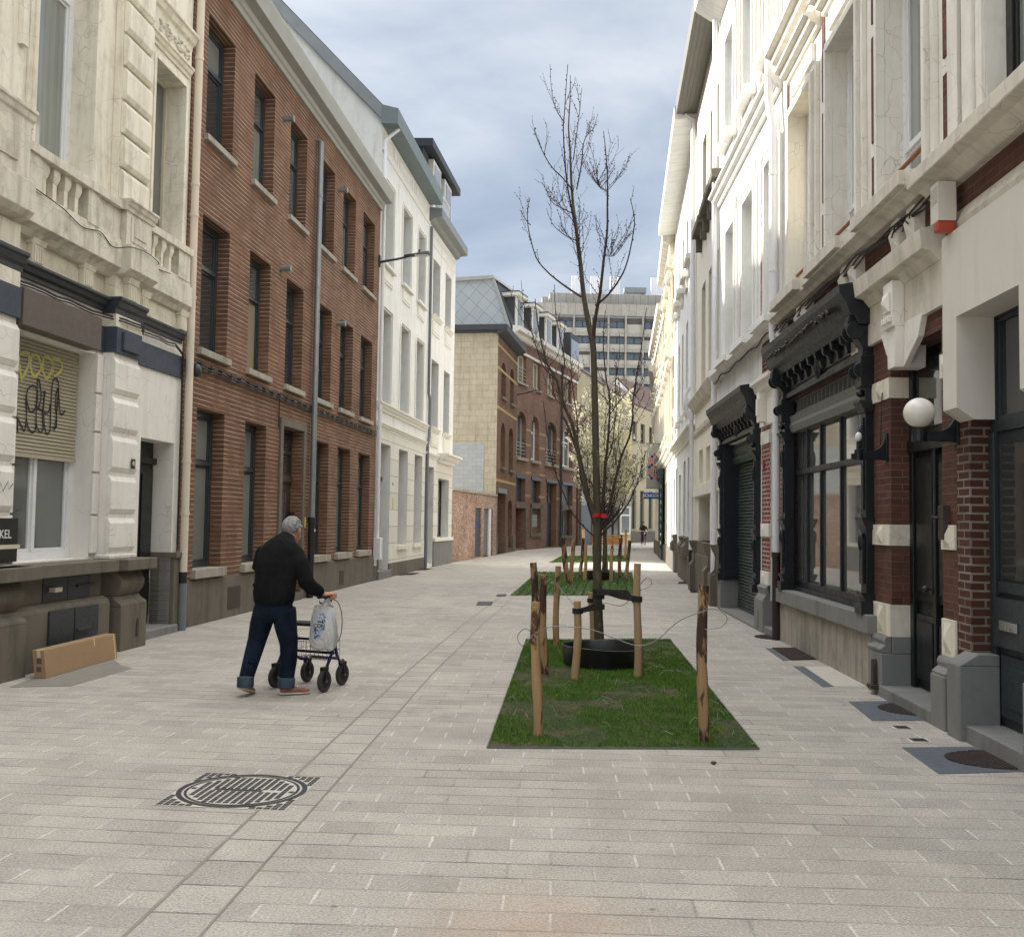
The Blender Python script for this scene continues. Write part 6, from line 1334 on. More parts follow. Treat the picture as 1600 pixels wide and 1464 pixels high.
# ================================================================== TREES
TREE = [([[1.084,11.95,-0.01],[1.066,11.95,0.277],[1.047,11.95,0.657],[1.036,11.95,1.037],[1.032,11.95,1.381],[1.029,11.95,1.725],[1.017,11.95,2.109],[1.006,11.95,2.441],[0.983,11.95,3.231],[0.963,11.95,3.698],[0.946,11.95,3.815]],0.062,0.034),([[0.946,11.95,3.815],[0.89,11.965,4.091],[0.841,11.98,4.376],[0.799,11.995,4.814],[0.757,12.01,5.126],[0.724,12.025,5.377],[0.689,12.04,5.733],[0.661,12.055,6.228],[0.65,12.07,6.548],[0.663,12.085,6.878],[0.668,12.1,7.235]],0.033,0.003),([[0.962,11.95,3.799],[0.98,11.919,4.044],[1.028,11.888,4.358],[1.068,11.856,4.734],[1.1,11.825,5.101],[1.102,11.794,5.42],[1.096,11.762,5.683],[1.067,11.731,5.984],[1.031,11.7,6.261]],0.022,0.003),([[0.796,11.95,4.801],[0.744,11.925,5.101],[0.669,11.9,5.369],[0.61,11.875,5.675],[0.582,11.85,5.982],[0.562,11.825,6.288],[0.566,11.8,6.428],[0.585,11.775,6.742],[0.595,11.75,7.031]],0.012,0.003),([[0.809,11.95,4.33],[0.67,11.993,4.432],[0.515,12.036,4.559],[0.381,12.079,4.694],[0.262,12.121,4.871],[0.155,12.164,5.219],[0.145,12.207,5.458],[0.175,12.25,5.667]],0.012,0.003),([[0.183,11.95,5.203],[0.112,11.975,5.305],[0.048,12.0,5.447]],0.005,0.002),([[0.981,11.95,4.222],[1.131,11.907,4.34],[1.233,11.864,4.488],[1.319,11.821,4.65],[1.382,11.779,4.873],[1.413,11.736,5.133],[1.376,11.693,5.275],[1.347,11.65,5.408]],0.012,0.003),([[0.701,11.95,5.623],[0.572,11.917,5.768],[0.437,11.883,5.881],[0.333,11.85,6.018],[0.269,11.817,6.131],[0.22,11.783,6.227],[0.195,11.75,6.292]],0.008,0.002),([[0.74,11.95,5.655],[0.794,11.99,5.957],[0.825,12.03,6.277],[0.889,12.07,6.43],[0.963,12.11,6.536],[1.02,12.15,6.749]],0.008,0.002),([[0.696,11.95,6.02],[0.737,11.917,6.367],[0.763,11.883,6.632],[0.789,11.85,6.897]],0.006,0.002),([[0.574,11.95,6.49],[0.504,12.0,6.597],[0.449,12.05,6.722],[0.409,12.1,6.962],[0.4,12.15,7.221]],0.005,0.002),([[0.739,11.95,5.022],[0.624,12.0,5.082],[0.484,12.05,5.214],[0.413,12.1,5.348],[0.382,12.15,5.468]],0.006,0.002),([[0.712,11.95,5.345],[0.576,11.9,5.407],[0.464,11.85,5.468],[0.399,11.8,5.568],[0.365,11.75,5.676]],0.006,0.002),([[1.099,11.95,4.837],[1.213,12.0,4.853],[1.311,12.05,4.987]],0.004,0.002),([[1.115,11.95,5.629],[1.034,12.017,5.69],[0.976,12.083,5.792],[0.932,12.15,5.976]],0.004,0.002),([[1.039,11.95,1.457],[0.987,11.912,1.724],[0.89,11.873,1.951],[0.822,11.835,2.293],[0.763,11.796,2.594],[0.698,11.758,2.781],[0.626,11.719,2.943],[0.561,11.681,3.112],[0.505,11.642,3.273],[0.418,11.604,3.425],[0.363,11.565,3.546],[0.299,11.527,3.803],[0.257,11.488,4.021],[0.239,11.45,4.2]],0.03,0.004),([[0.927,11.95,1.916],[0.834,12.0,2.302],[0.749,12.05,2.576],[0.664,12.1,2.814],[0.618,12.15,2.937],[0.61,12.2,3.18],[0.618,12.25,3.409],[0.633,12.3,3.634],[0.568,12.35,3.964],[0.526,12.4,4.298],[0.516,12.45,4.636]],0.018,0.003),([[0.993,11.95,1.434],[0.889,11.9,1.524],[0.77,11.85,1.645],[0.689,11.8,1.757],[0.609,11.75,1.944],[0.513,11.7,2.167],[0.432,11.65,2.464],[0.382,11.6,2.76],[0.363,11.55,2.905]],0.008,0.003),([[1.016,11.95,1.495],[0.95,12.025,1.725],[0.876,12.1,1.973],[0.824,12.175,2.194],[0.81,12.25,2.514],[0.786,12.325,2.918],[0.731,12.4,3.328],[0.707,12.475,3.663],[0.659,12.55,3.962]],0.012,0.003),([[0.518,11.95,3.317],[0.446,11.9,3.371],[0.35,11.85,3.478],[0.269,11.8,3.7],[0.173,11.75,3.997],[0.108,11.7,4.216],[0.066,11.65,4.48]],0.008,0.002),([[0.638,11.95,2.969],[0.531,12.01,3.076],[0.469,12.07,3.279],[0.414,12.13,3.523],[0.373,12.19,3.771],[0.34,12.25,4.021]],0.006,0.002),([[1.054,11.95,1.457],[1.087,12.0,1.765],[1.112,12.05,2.037],[1.137,12.1,2.312],[1.155,12.15,2.527],[1.18,12.2,2.911],[1.183,12.25,3.186],[1.146,12.3,3.32],[1.116,12.35,3.609],[1.11,12.4,3.9],[1.136,12.45,4.236]],0.022,0.003),([[1.07,11.95,1.435],[1.14,11.894,1.528],[1.218,11.839,1.59],[1.287,11.783,1.705],[1.363,11.728,1.818],[1.408,11.672,1.938],[1.46,11.617,2.065],[1.497,11.561,2.212],[1.518,11.506,2.336],[1.532,11.45,2.429]],0.012,0.002),([[1.069,11.95,1.496],[1.157,11.923,1.727],[1.198,11.897,1.918],[1.232,11.87,2.071],[1.266,11.843,2.223],[1.3,11.817,2.375],[1.349,11.79,2.488],[1.391,11.763,2.608],[1.417,11.737,2.751],[1.428,11.71,2.878],[1.431,11.683,3.011],[1.442,11.657,3.152],[1.474,11.63,3.384],[1.514,11.603,3.645],[1.553,11.577,3.906],[1.578,11.55,4.167]],0.018,0.003),([[1.156,11.95,2.884],[1.248,12.025,3.01],[1.34,12.1,3.138],[1.442,12.175,3.244],[1.554,12.25,3.351]],0.006,0.002),([[1.123,11.95,2.304],[1.199,12.033,2.504],[1.244,12.117,2.746],[1.266,12.2,2.991],[1.264,12.283,3.32],[1.31,12.367,3.654],[1.308,12.45,3.994]],0.008,0.002),([[1.315,11.95,2.383],[1.282,12.017,2.581],[1.302,12.083,2.822],[1.34,12.15,2.987]],0.005,0.002)]
def branch_mesh(m, P, r0, r1, n=7):
    P = [tuple(p) for p in smooth_path(P, 3)] if len(P) > 2 else P; k = len(P) - 1
    m.tube(P, [r0 + (r1 - r0) * (i / k) ** .8 for i in range(k + 1)], n)
    return P
T = thing('bare_tree', 'young leafless tree with a red band, tied to stakes in the nearest bed', 'tree')
rng = random.Random(4); TW = MB(1); BU = MB(1)
def octa(m, c, r):
    c = Vector(c); m._add([c + Vector(v) * r for v in ((1, 0, 0), (-1, 0, 0), (0, 1, 0), (0, -1, 0), (0, 0, 1.5), (0, 0, -1.3))], [(0, 2, 4), (2, 1, 4), (1, 3, 4), (3, 0, 4), (2, 0, 5), (1, 2, 5), (3, 1, 5), (0, 3, 5)])
def twig(p, d, L, r, depth=0):
    P = [p]; q = Vector(p); d = Vector(d).normalized(); n = max(2, int(L / .05))
    for i in range(n):
        d = (d + Vector((rng.gauss(0, .08), rng.gauss(0, .08), .09))).normalized(); q = q + d * L / n; P.append(q.copy())
        if rng.random() < .75: octa(BU, q + Vector((rng.gauss(0, .008), rng.gauss(0, .008), 0)), rng.uniform(.0045, .008))
        if depth == 0 and L > .22 and rng.random() < .5: twig(q, d + Vector((rng.gauss(0, .6), rng.gauss(0, .6), .1)), L * .3, r * .6, 1)
    TW.tube(P, [r * (1 - .6 * i / len(P)) for i in range(len(P))], 4, caps=False)
for bi, (pts, r0, r1) in enumerate(TREE):
    pts = [(x, y, z) for x, y, z in pts]
    if bi: pts = [pts[0]] + [(x + rng.gauss(0, .004), y + (.22 * math.sin(bi * 1.7) * i / len(pts)), z) for i, (x, y, z) in enumerate(pts[1:], 1)]
    mm = MB(1); P = branch_mesh(mm, pts, r0 * (1.0 if bi == 0 else 1.2), r1 * (1.0 if bi == 0 else 1.25), 12 if bi == 0 else 7); mm.make('trunk' if bi == 0 else 'limb', 'bark' if bi < 1 else ('bark' if r0 > .025 else 'twig'), T, smooth=True)
    if bi == 0: continue
    L = sum((Vector(P[i + 1]) - Vector(P[i])).length for i in range(len(P) - 1)); acc = 0
    for i in range(1, len(P) - 1):
        seg = (Vector(P[i + 1]) - Vector(P[i])); k = max(1, int(seg.length / .05))
        for j in range(k):
            if Vector(P[i]).z < 2.0 and rng.random() < .45: continue
            q = Vector(P[i]) + seg * (j / k); t = seg.normalized(); a = rng.uniform(0, 6.28); sd = Vector((math.cos(a), math.sin(a), .25)); sd = (sd - t * sd.dot(t) * .5)
            if rng.random() < .72: octa(BU, q + sd * .016, rng.uniform(.006, .010)); TW.tube([q, q + sd * .02], .0025, 4, caps=False)
            if q.z < 6.75 and rng.random() < (.27 if i < len(P) * .8 else .12): twig(q, sd * .55 + t * .9 + Vector((0, 0, .35)), rng.uniform(.08, .5) * (1 if i < len(P) * .8 else .5) * (1.2 if i < len(P) * .5 else .8), .0035)
for k in range(75):
    bi = rng.choice([1, 1, 2, 12, 13, 13, 14, 15, 14, 19, 20, 21, 21, 22, 23, 24]); pts = TREE[min(bi, len(TREE) - 1)][0]; a = rng.randrange(1, max(2, int(len(pts) * .75))); q = Vector(pts[a]).lerp(Vector(pts[a - 1]), rng.random()); th = rng.uniform(0, 6.28)
    twig(q, (math.cos(th) * .75, math.sin(th) * .75, .8), rng.uniform(.2, .6), .004)
TW.make('twigs', 'twig', T); BU.make('buds', 'bud', T)
m = MB(1); m.lathe((1.022, 11.93, 1.665), [(.056, 0), (.057, .02), (.056, .045)], 14); m._add([(1.07, 11.88, 1.66), (1.135, 11.86, 1.655), (1.138, 11.86, 1.70), (1.07, 11.88, 1.71)], [(0, 1, 2, 3)]); m.make('red_band', 'red_tape', T)

def blossom_tree(loc, h, wid, seed, nb, label, size=.035, fork=1.5, bare=False):
    T = thing('blossom_tree' if not bare else 'bare_tree', label, 'tree', loc); rng = random.Random(seed); m = MB(1)
    m.tube([(0, 0, 0), (.02, 0, fork * .6), (0, .02, fork + .3)], [.07, .06, .05], 10); m.make('trunk', 'bark', T, smooth=True)
    BR = MB(1); V = []; F = []; tips = []
    for b in range(26):
        a = b * 2.4 + rng.uniform(-.3, .3); z0 = fork + rng.uniform(-.1, .35 * h * (b / 26)); reach = wid * rng.uniform(.55, 1.0) * (1 - .45 * (b / 26)); top = z0 + (h - z0) * rng.uniform(.35, 1.0)
        P = [Vector((0, 0, z0))]; n = 9
        for i in range(1, n + 1):
            t = i / n; rr = reach * (t ** .6) * (1 - .25 * max(0, t - .6)); P.append(Vector((math.cos(a + .2 * t) * rr + rng.gauss(0, .03), math.sin(a + .2 * t) * rr + rng.gauss(0, .03), z0 + (top - z0) * t)))
        BR.tube(P, [.022 * (1 - .85 * i / n) for i in range(n + 1)], 5, caps=False)
        for i in range(2, n):
            for _ in range(2):
                q = P[i]; d = Vector((rng.gauss(0, 1), rng.gauss(0, 1), .6)).normalized(); L = rng.uniform(.2, .55) * wid / 1.2; Q = [q, q + d * L * .5 + Vector((0, 0, .04)), q + d * L + Vector((0, 0, .14))]
                BR.tube(Q, [.008, .005, .003], 4, caps=False); tips += [(Q[0], Q[1]), (Q[1], Q[2])]
        tips += [(P[i], P[i + 1]) for i in range(3, n)]
    BR.make('limbs', 'twig', T)
    if not bare:
        cl = []
        for k in range(nb):
            a, b = tips[rng.randrange(len(tips))]; c = a.lerp(b, rng.random()) + Vector((rng.gauss(0, .03), rng.gauss(0, .03), rng.gauss(0, .03)))
            d = mnoise.noise(Vector((c.x * 1.6 + seed, c.y * 1.6, c.z * 1.6)))
            if d < -.12 and rng.random() < .8: continue
            for _ in range(3):
                cc = c + Vector((rng.gauss(0, .025), rng.gauss(0, .025), rng.gauss(0, .025))); u = Vector((rng.gauss(0, 1), rng.gauss(0, 1), rng.gauss(0, 1))).normalized(); v = u.orthogonal().normalized(); s_ = size * rng.uniform(.5, 1.1)
                o = len(V); V += [cc - u * s_ * .5, cc + v * s_ * .5, cc + u * s_ * .5, cc - v * s_ * .5]; F.append((o, o + 1, o + 2, o + 3))
        me = bpy.data.meshes.new('blossom'); me.from_pydata([tuple(v) for v in V], [], F); me.materials.append(MATS['blossom']); o = bpy.data.objects.new('blossom', me); COL.objects.link(o); o.parent = T
    return T
blossom_tree((2.62, 28.0), 5.6, 1.25, 11, 9000, 'pale yellow blossoming tree in the second bed', .045)
blossom_tree((3.95, 44.2), 7.4, 1.9, 23, 8000, 'larger pale blossoming tree in the third bed near the bench', .075, 2.0)
blossom_tree((6.1, 60.0), 6.8, 1.6, 31, 2500, 'farthest blossoming tree beyond the wooden bench', .09, 2.2)

# ================================================================== STREET FURNITURE AND GROUND DETAILS
T = thing('park_bench', 'yellow wooden slatted bench between the third bed and the bend', 'bench', (4.85, 50.2), rot=-.12)
m = MB(1)
for k in range(4): m.box(-.8, .8, .0 + k * .03, .03 + k * .03, .5 + k * .13, .6 + k * .13)
m.make('backrest', 'bench_wood', T, bevel=.006); m = MB(1)
for k in range(4): m.box(-.8, .8, -.45 + k * .11, -.36 + k * .11, .43, .46)
m.make('seat', 'bench_wood', T, bevel=.006)
for x in (-.7, .7):
    m = MB(1); m.box(x - .03, x + .03, -.42, -.36, 0, .43); m.box(x - .03, x + .03, .0, .06, 0, 1.0); m.box(x - .03, x + .03, -.42, .06, .39, .43); m.make('leg', 'frame_black', T)

def flat(name, P, z, th, mat, parent=None, bevel=.002):
    m = MB(1); m.slab(P, z, z + th); return m.make(name, mat, parent, bevel=bevel)
# manhole: fixed square frame, round lid
T = thing('manhole_cover', 'round cast iron manhole cover with a waffle pattern in a square frame', 'manhole cover', (-1.553, 5.93), rot=-.10)
m = MB(1); m.slab([(-.375, -.36), (.375, -.36), (.375, .36), (-.375, .36)], .002, .0035); m.make('frame', 'cement', T)
m = MB(1); n = 48; R1_, R2_ = .345, .375
V = [(r * math.cos(2 * math.pi * k / n), r * math.sin(2 * math.pi * k / n) * .95, z) for r, z in ((.345, .0035), (.345, .0065), (.375, .0065), (.375, .0035)) for k in range(n)]
m._add(V, [(i * n + k, i * n + (k + 1) % n, (i + 1) * n + (k + 1) % n, (i + 1) * n + k) for i in range(3) for k in range(n)])
V = [(r * math.cos(2 * math.pi * k / n), r * math.sin(2 * math.pi * k / n) * .95, z) for r, z in ((.315, .0035), (.315, .0055), (.332, .0055), (.332, .0035)) for k in range(n)]
m._add(V, [(i * n + k, i * n + (k + 1) % n, (i + 1) * n + (k + 1) % n, (i + 1) * n + k) for i in range(3) for k in range(n)]); m.make('rim', 'cast_iron', T)
m = MB(1); rng = random.Random(2)
for i in range(-7, 8):
    for j in range(-7, 8):
        x, y = i * .042, j * .042
        if x * x + (y / .95) ** 2 < .295 ** 2:
            if abs(j) == 0 and -5 < i < 6: continue
            w = .0145; m.box(x - w, x + w, y - w * 1.15, y + w * 1.15, .0035, .0050)
m.box(-.17, .12, -.017, .017, .0035, .0055)
for cx in (-1, 1):
    for cy in (-1, 1):
        for a in range(6):
            for b in range(6 - a):
                x = cx * (.35 - a * .042); y = cy * (.335 - b * .042)
                if x * x + (y / .95) ** 2 > .385 ** 2: m.box(x - .017, x + .017, y - .016, y + .016, .0035, .005)
m.make('waffle_studs', 'cast_iron', T)
def grate(P, label, name='cellar_grate', z=.006, along=0):
    o = flat(name, P, .004, .004, 'frame_black'); xs = [p[0] for p in P]; ys = [p[1] for p in P]; m = MB(1)
    y = min(ys)
    while y < max(ys):
        # bar clipped to the outline
        X = []
        for i in range(len(P)):
            (x0, y0), (x1, y1) = P[i], P[(i + 1) % len(P)]
            if (y0 > y) != (y1 > y): X.append(x0 + (x1 - x0) * (y - y0) / (y1 - y0))
        if len(X) >= 2: m.box(min(X), max(X), y - .007, y + .007, .008, .013)
        y += .034
    k = 0
    x = min(xs)
    while x < max(xs):
        Yv = []
        for i in range(len(P)):
            (x0, y0), (x1, y1) = P[i], P[(i + 1) % len(P)]
            if (x0 > x) != (x1 > x): Yv.append(y0 + (y1 - y0) * (x - x0) / (x1 - x0))
        if len(Yv) >= 2: m.box(x - .004, x + .004, min(Yv), max(Yv), .008, .012)
        x += .034
    m.make('bars', 'rust_grate', o); return tag(o, label, 'grate', None)
def half_round(x0, x1, y0, y1, n=14): 
    "rounded towards the street (smaller x), straight along the house"
    return [(x1, y0)] + [(x1 - (x1 - x0) * math.sin(math.pi * k / n), (y0 + y1) / 2 - (y1 - y0) / 2 * math.cos(math.pi * k / n)) for k in range(1, n)] + [(x1, y1)]
tag(flat('stone_slab', [(2.80, 6.56), (3.44, 6.66), (3.46, 7.38), (2.86, 7.32)], .001, .004, 'bluestone'), 'dark bluestone slab nearest the camera on the right, around a rounded grate', 'paving slab')
grate(half_round(3.03, 3.42, 6.68, 7.24), 'rounded rusty cellar grate nearest the camera on the right')
tag(flat('stone_slab', [(3.0, 8.3), (3.6, 8.36), (3.66, 9.26), (3.10, 9.18)], .001, .004, 'bluestone'), 'dark bluestone slab before the dark door on the right', 'paving slab')
grate(half_round(3.25, 3.60, 8.5, 9.12), 'rounded rusty cellar grate before the dark door on the right')
tag(flat('stone_slab', [(3.118, 9.98), (3.242, 10.03), (3.348, 11.41), (3.228, 11.4)], .001, .004, 'bluestone'), 'narrow bluestone strip along the concrete plinth of the shopfront', 'paving slab')
tag(flat('stone_slab', [(3.24, 10.02), (3.62, 10.06), (3.72, 11.45), (3.35, 11.41)], .001, .003, 'cement'), 'pale cement patch along the concrete plinth of the shopfront', 'paving slab')
tag(flat('stone_slab', [(3.233, 11.845), (3.315, 11.89), (3.408, 13.04), (3.32, 13.03)], .001, .004, 'bluestone'), 'narrow bluestone strip beside the grate near the white drainpipe', 'paving slab')
grate([(3.33, 11.9), (3.68, 12.0), (3.74, 13.1), (3.41, 13.04)], 'rectangular rusty cellar grate at the foot of the shopfront by the drainpipe')
grate(half_round(3.5, 3.82, 14.0, 14.6), 'rounded grate in the pavement before the brick pier by the drainpipe')
grate([(4.2, 23.26), (4.44, 23.39), (4.58, 24.25), (4.30, 23.97)], 'small dark grate before the long white house'); grate([(4.45, 26.6), (4.75, 26.7), (4.87, 27.5), (4.63, 27.4)], 'second small dark grate before the long white house')
grate([(-3.22, 28.67), (-2.84, 29.1), (-2.75, 30.2), (-3.1, 29.8)], 'dark cellar grate before the first white house on the left'); grate([(-3.06, 31.5), (-2.66, 32.06), (-2.6, 33.0), (-2.95, 32.5)], 'dark cellar grate farther along the white houses on the left')
for P, lb in (([(3.05, 7.97), (3.21, 7.98), (3.24, 8.12), (3.07, 8.10)], 'small metal water cover between the two bluestone slabs, the farther one'), ([(2.99, 7.49), (3.155, 7.51), (3.185, 7.67), (3.02, 7.65)], 'small metal water cover between the two bluestone slabs, the nearer one')):
    flat_o = flat('utility_cover', P, .001, .003, 'cement'); c = (sum(p[0] for p in P) / 4, sum(p[1] for p in P) / 4); m = MB(1); m.box(c[0] - .055, c[0] + .055, c[1] - .05, c[1] + .05, .004, .007); m.box(c[0] - .03, c[0] + .03, c[1] - .02, c[1] + .02, .007, .010); m.make('lid', 'cast_iron', flat_o); tag(flat_o, lb, 'utility cover')
tag(flat('street_drain', [(-.646, 18.95), (-.351, 18.98), (-.33, 19.86), (-.63, 19.83)], .002, .005, 'cast_iron'), 'dark iron street drain beside the gutter band', 'drain'); tag(flat('street_drain', [(-.3, 21.24), (-.1, 21.28), (-.07, 21.83), (-.28, 21.8)], .0075, .005, 'cast_iron'), 'small dark iron drain at the left tip of the second bed', 'drain')
tag(flat('stone_slab', [(-4.62, 9.3), (-4.10, 9.41), (-3.95, 10.55), (-4.15, 10.75), (-4.42, 11.2), (-4.7, 11.1)], .001, .003, 'shadow_taupe'), 'grey brown slab under the cardboard box, coloured as the shadow there', 'paving slab')  # thin sheet whose grey brown stands in for the shadow around the box
rng = random.Random(77)
def ragged(name, P, z, mat, label, amp=.06, seed=1):
    r = random.Random(seed); Q = []
    for i in range(len(P)):
        a = Vector(P[i]); b = Vector(P[(i + 1) % len(P)]); n = max(2, int((b - a).length / .15))
        for k in range(n): q = a.lerp(b, k / n); Q.append((q.x + r.uniform(-amp, amp), q.y + r.uniform(-amp, amp)))
    m = MB(1); m.slab(Q, z, z + .0008); return structure(m.make(name, mat))
m = MB(1); m.ball((1.374, 6.738, .012), .022, .016, .01, 7, 5); tag(m.make('dead_leaf', 'bark'), 'small curled dead leaf on the paving in front of the nearest bed', 'leaf')

# cardboard box leaning at the hatch
bx = Vector((-4.53, 9.80, 0)); by = Vector((-4.42, 11.28, 0)); u = (by - bx).normalized()
T = thing('cardboard_box', 'long flat brown cardboard box leaning under the half closed roller shutter', 'box', (bx.x, bx.y), (u.x, u.y), z=.005)
m = MB(-1); L = (by - bx).length; m._add([(0, -.10, 0), (L, -.10, 0), (L, .02, 0), (0, .02, 0), (0, -.135, .27), (L, -.135, .27), (L, -.015, .27), (0, -.015, .27)], [(0, 3, 2, 1), (4, 5, 6, 7), (0, 1, 5, 4), (2, 3, 7, 6), (1, 2, 6, 5), (3, 0, 4, 7)]); m.make('carton', 'cardboard', T, bevel=.004)
m = MB(-1)
for s in (.96, .66): 
    a = s * L; z0 = .0 if s > .9 else .19
    m._add([(a, .0225 - .13 * z0, z0), (a + .02, .0225 - .13 * z0, z0), (a + .02, -.0125, .272), (a, -.0125, .272)], [(0, 1, 2, 3)]); m._add([(a, -.013, .272), (a + .02, -.013, .272), (a + .02, -.134, .2725), (a, -.134, .2725)], [(0, 1, 2, 3)])
m._add([(.0, -.09, .273), (.1, -.09, .273), (.1, -.05, .273), (.0, -.05, .273)], [(0, 1, 2, 3)]); m._add([(-.0015, -.09, .273), (-.0015, -.05, .273), (-.0015, -.045, .2), (-.0015, -.08, .2)], [(0, 1, 2, 3)]); m.make('tape', 'tape_cream', T)
m = MB(-1)
for z in (.06, .14): m._add([(-.0015, -.08, z), (-.0015, -.03, z), (-.0015, -.035, z + .05), (-.0015, -.085, z + .05)], [(0, 1, 2, 3)])
m.make('print', 'board_brown', T)

# SCHOOL sign and banner on the right
T = thing('school_sign', 'small blue sign reading SCHOOL sticking out from the right hand houses', 'sign', (6.50, 49.0), rot=.0)
m = MB(1); m.box(0, .74, -.04, .04, 2.80, 3.10); m.make('panel', 'sign_blue', T, bevel=.01); m = MB(1); m.tube([(.75, 0, 3.2), (1.15, 0, 3.2)], .02); m.box(.1, .16, -.02, .02, 3.1, 3.2); m.tube([(.1, 0, 3.2), (1.2, 0, 3.2)], .015); m.make('bracket', 'frame_white', T)
text_mesh('SCHOOL', .205, 'lettering', 'paint_white', T, (.37, -.045, 2.95), 0, .002, .004)
T = thing('banner', 'grey hanging banner with orange and navy dots and stripes above the SCHOOL sign', 'banner', (6.30, 46.6))
m = MB(1); m.box(0, .64, -.015, .015, 3.25, 5.32); m.make('cloth', 'sign_grey', T); m = MB(1); m.tube([(-.03, 0, 5.34), (.9, 0, 5.34)], .02); m.tube([(-.03, 0, 3.23), (.9, 0, 3.23)], .02); m.make('rod', 'pipe_grey', T)
def dots(L, mat):
    m = MB(1)
    for k in L:
        if len(k) == 3: x, z, r = k; m._add([(x + r * math.cos(t * .524), -.02, z + r * math.sin(t * .524)) for t in range(12)], [list(range(12))])
        else: m.box(k[0], k[1], -.02, -.0155, k[2], k[3])
    m.make('motif', mat, T)
dots([(.40, 4.82, .07), (.51, 4.72, .07), (.40, 4.22, .07), (.50, 4.32, .07), (.38, 3.82, .07), (.48, 3.70, .07)] + [(.08 + k * .085, .12 + k * .085, 4.40, 4.62) for k in range(3)] + [(.08, .32, 3.90 + k * .085, 3.94 + k * .085) for k in range(3)], 'mark_orange')
dots([(.26, 4.72, .07), (.25, 4.32, .07), (.14, 4.22, .07), (.14, 3.80, .07), (.25, 3.70, .07)] + [(.35, .60, 4.40 + k * .085, 4.44 + k * .085) for k in range(3)] + [(.36 + k * .085, .40 + k * .085, 3.90, 4.12) for k in range(3)], 'mark_navy')
TG = thing('green_shopfront', 'dark green carved shopfront on the cream house below the grey banner', 'shopfront', (6.57, 42.3), frame_dir((6.57, 42.3), (7.95, 55.0)))
m = MB(1); m.box(1.2, 1.6, 0.09, .14, 0, 3.6); m.box(4.4, 4.7, .09, .14, 0, 3.6); m.box(1.1, 4.8, .09, .24, 3.6, 4.0)
for k in range(9): m.ball((1.3, .16, .6 + k * .35), .08, .05, .12, 8, 6)
m.make('frame', 'door_green', TG, bevel=.01); m = MB(1); m.box(1.6, 4.4, .09, .11, .6, 3.6); m.make('pane', 'glass_shop', TG); m = MB(1); m.box(1.6, 4.4, .09, .13, 0, .6); m.make('stall_riser', 'stone_grey', TG)

# ================================================================== WALKING MAN
def blob(mb, name, mat, parent, vox, it=4, label=None):
    me = bpy.data.meshes.new(name); me.from_pydata([tuple(v) for v in mb.v], [], mb.f); me.materials.append(MATS[mat]); o = bpy.data.objects.new(name, me); COL.objects.link(o); o.parent = parent
    r = o.modifiers.new('skin', 'REMESH'); r.mode = 'VOXEL'; r.voxel_size = vox; r.use_smooth_shade = True
    s = o.modifiers.new('smooth', 'SMOOTH'); s.factor = .6; s.iterations = it
    if label: o['label'] = label
    return o
P0 = Vector((-2.13, 9.05, 0)); fwd = Vector((.42, .907, 0)); rt = Vector((.907, -.42, 0))
T = thing('person', 'grey haired man in black jacket and rolled jeans pushing a walking frame', 'person', (P0.x, P0.y))
def Wd(x, y, z): return Vector((x, y, z)) - P0
side = tuple(rt)
hc = Wd(-2.045, 9.34, 1.495)
def hand(mb, wrist, grip, axis, out_dir):
    "palm over a handle running along axis; fingers curl round it"
    ax = axis.normalized(); up = Vector((0, 0, 1)); od = out_dir.normalized()
    mb.loft([(wrist, .026, .020), (wrist.lerp(grip, .35), .030, .018), (wrist.lerp(grip, .75) + up * .012, .040, .016), (grip + up * .022, .042, .015), (grip + od * .02 + up * .018, .036, .013)], tuple(ax), 12)
    for k, (o_, ln) in enumerate(((-.033, .9), (-.011, 1.0), (.011, .95), (.032, .78))):
        c = grip + ax * o_ + od * .012; R = .030 * (ln * .3 + .7)
        P = [c + up * .022 + od * 0, c + up * .024 + od * .018, c + up * .010 + od * .034, c - up * .012 + od * .033, c - up * .026 + od * .016 * ln, c - up * .024 - od * .002]
        mb.tube([tuple(p) for p in P], [.0095, .0095, .009, .0085, .008, .007], 8)
    tb = grip.lerp(wrist, .55) + ax * .03; P = [tb, tb + ax * .018 - up * .012 + od * .006, tb + ax * .022 - up * .026 + od * .022, tb + ax * .014 - up * .034 + od * .04]
    mb.tube([tuple(p) for p in P], [.012, .011, .0095, .008], 8)
gR = Wd(-1.645, 9.13, .895); gL = Wd(-2.125, 9.36, .895)
B = MB(1)
# head: skull, jaw, nose, ears, neck
fd = Vector((.42, .85, -.30)).normalized()
B.ball(hc, .073, .092, .102, 20, 14, rot=Matrix.Rotation(-.44, 3, 'Z') @ Matrix.Rotation(-.33, 3, 'X'))
B.ball(hc + fd * .045 + Vector((0, 0, -.055)), .052, .055, .055, 16, 10); B.ball(hc + fd * .103 + Vector((0, 0, -.02)), .013, .02, .022, 10, 8)
B.ball(hc + fd * .088 + Vector((0, 0, -.058)), .024, .012, .009, 10, 6)
for sg in (-1, 1):
    e = hc + rt * .079 * sg + Vector((0, 0, -.018)) - fd * .004; B.ball(e, .011, .020, .033, 10, 8, rot=Matrix.Rotation(-.44 - .35 * sg, 3, 'Z')); B.ball(hc + fd * .078 + rt * .03 * sg + Vector((0, 0, .006)), .012, .01, .008, 8, 6)
B.loft([(Wd(-2.09, 9.22, 1.30), .07, .07), (Wd(-2.075, 9.26, 1.38), .058, .060), (Wd(-2.06, 9.30, 1.44), .056, .060), (hc + Vector((0, 0, -.02)), .055, .06)], side, 14)
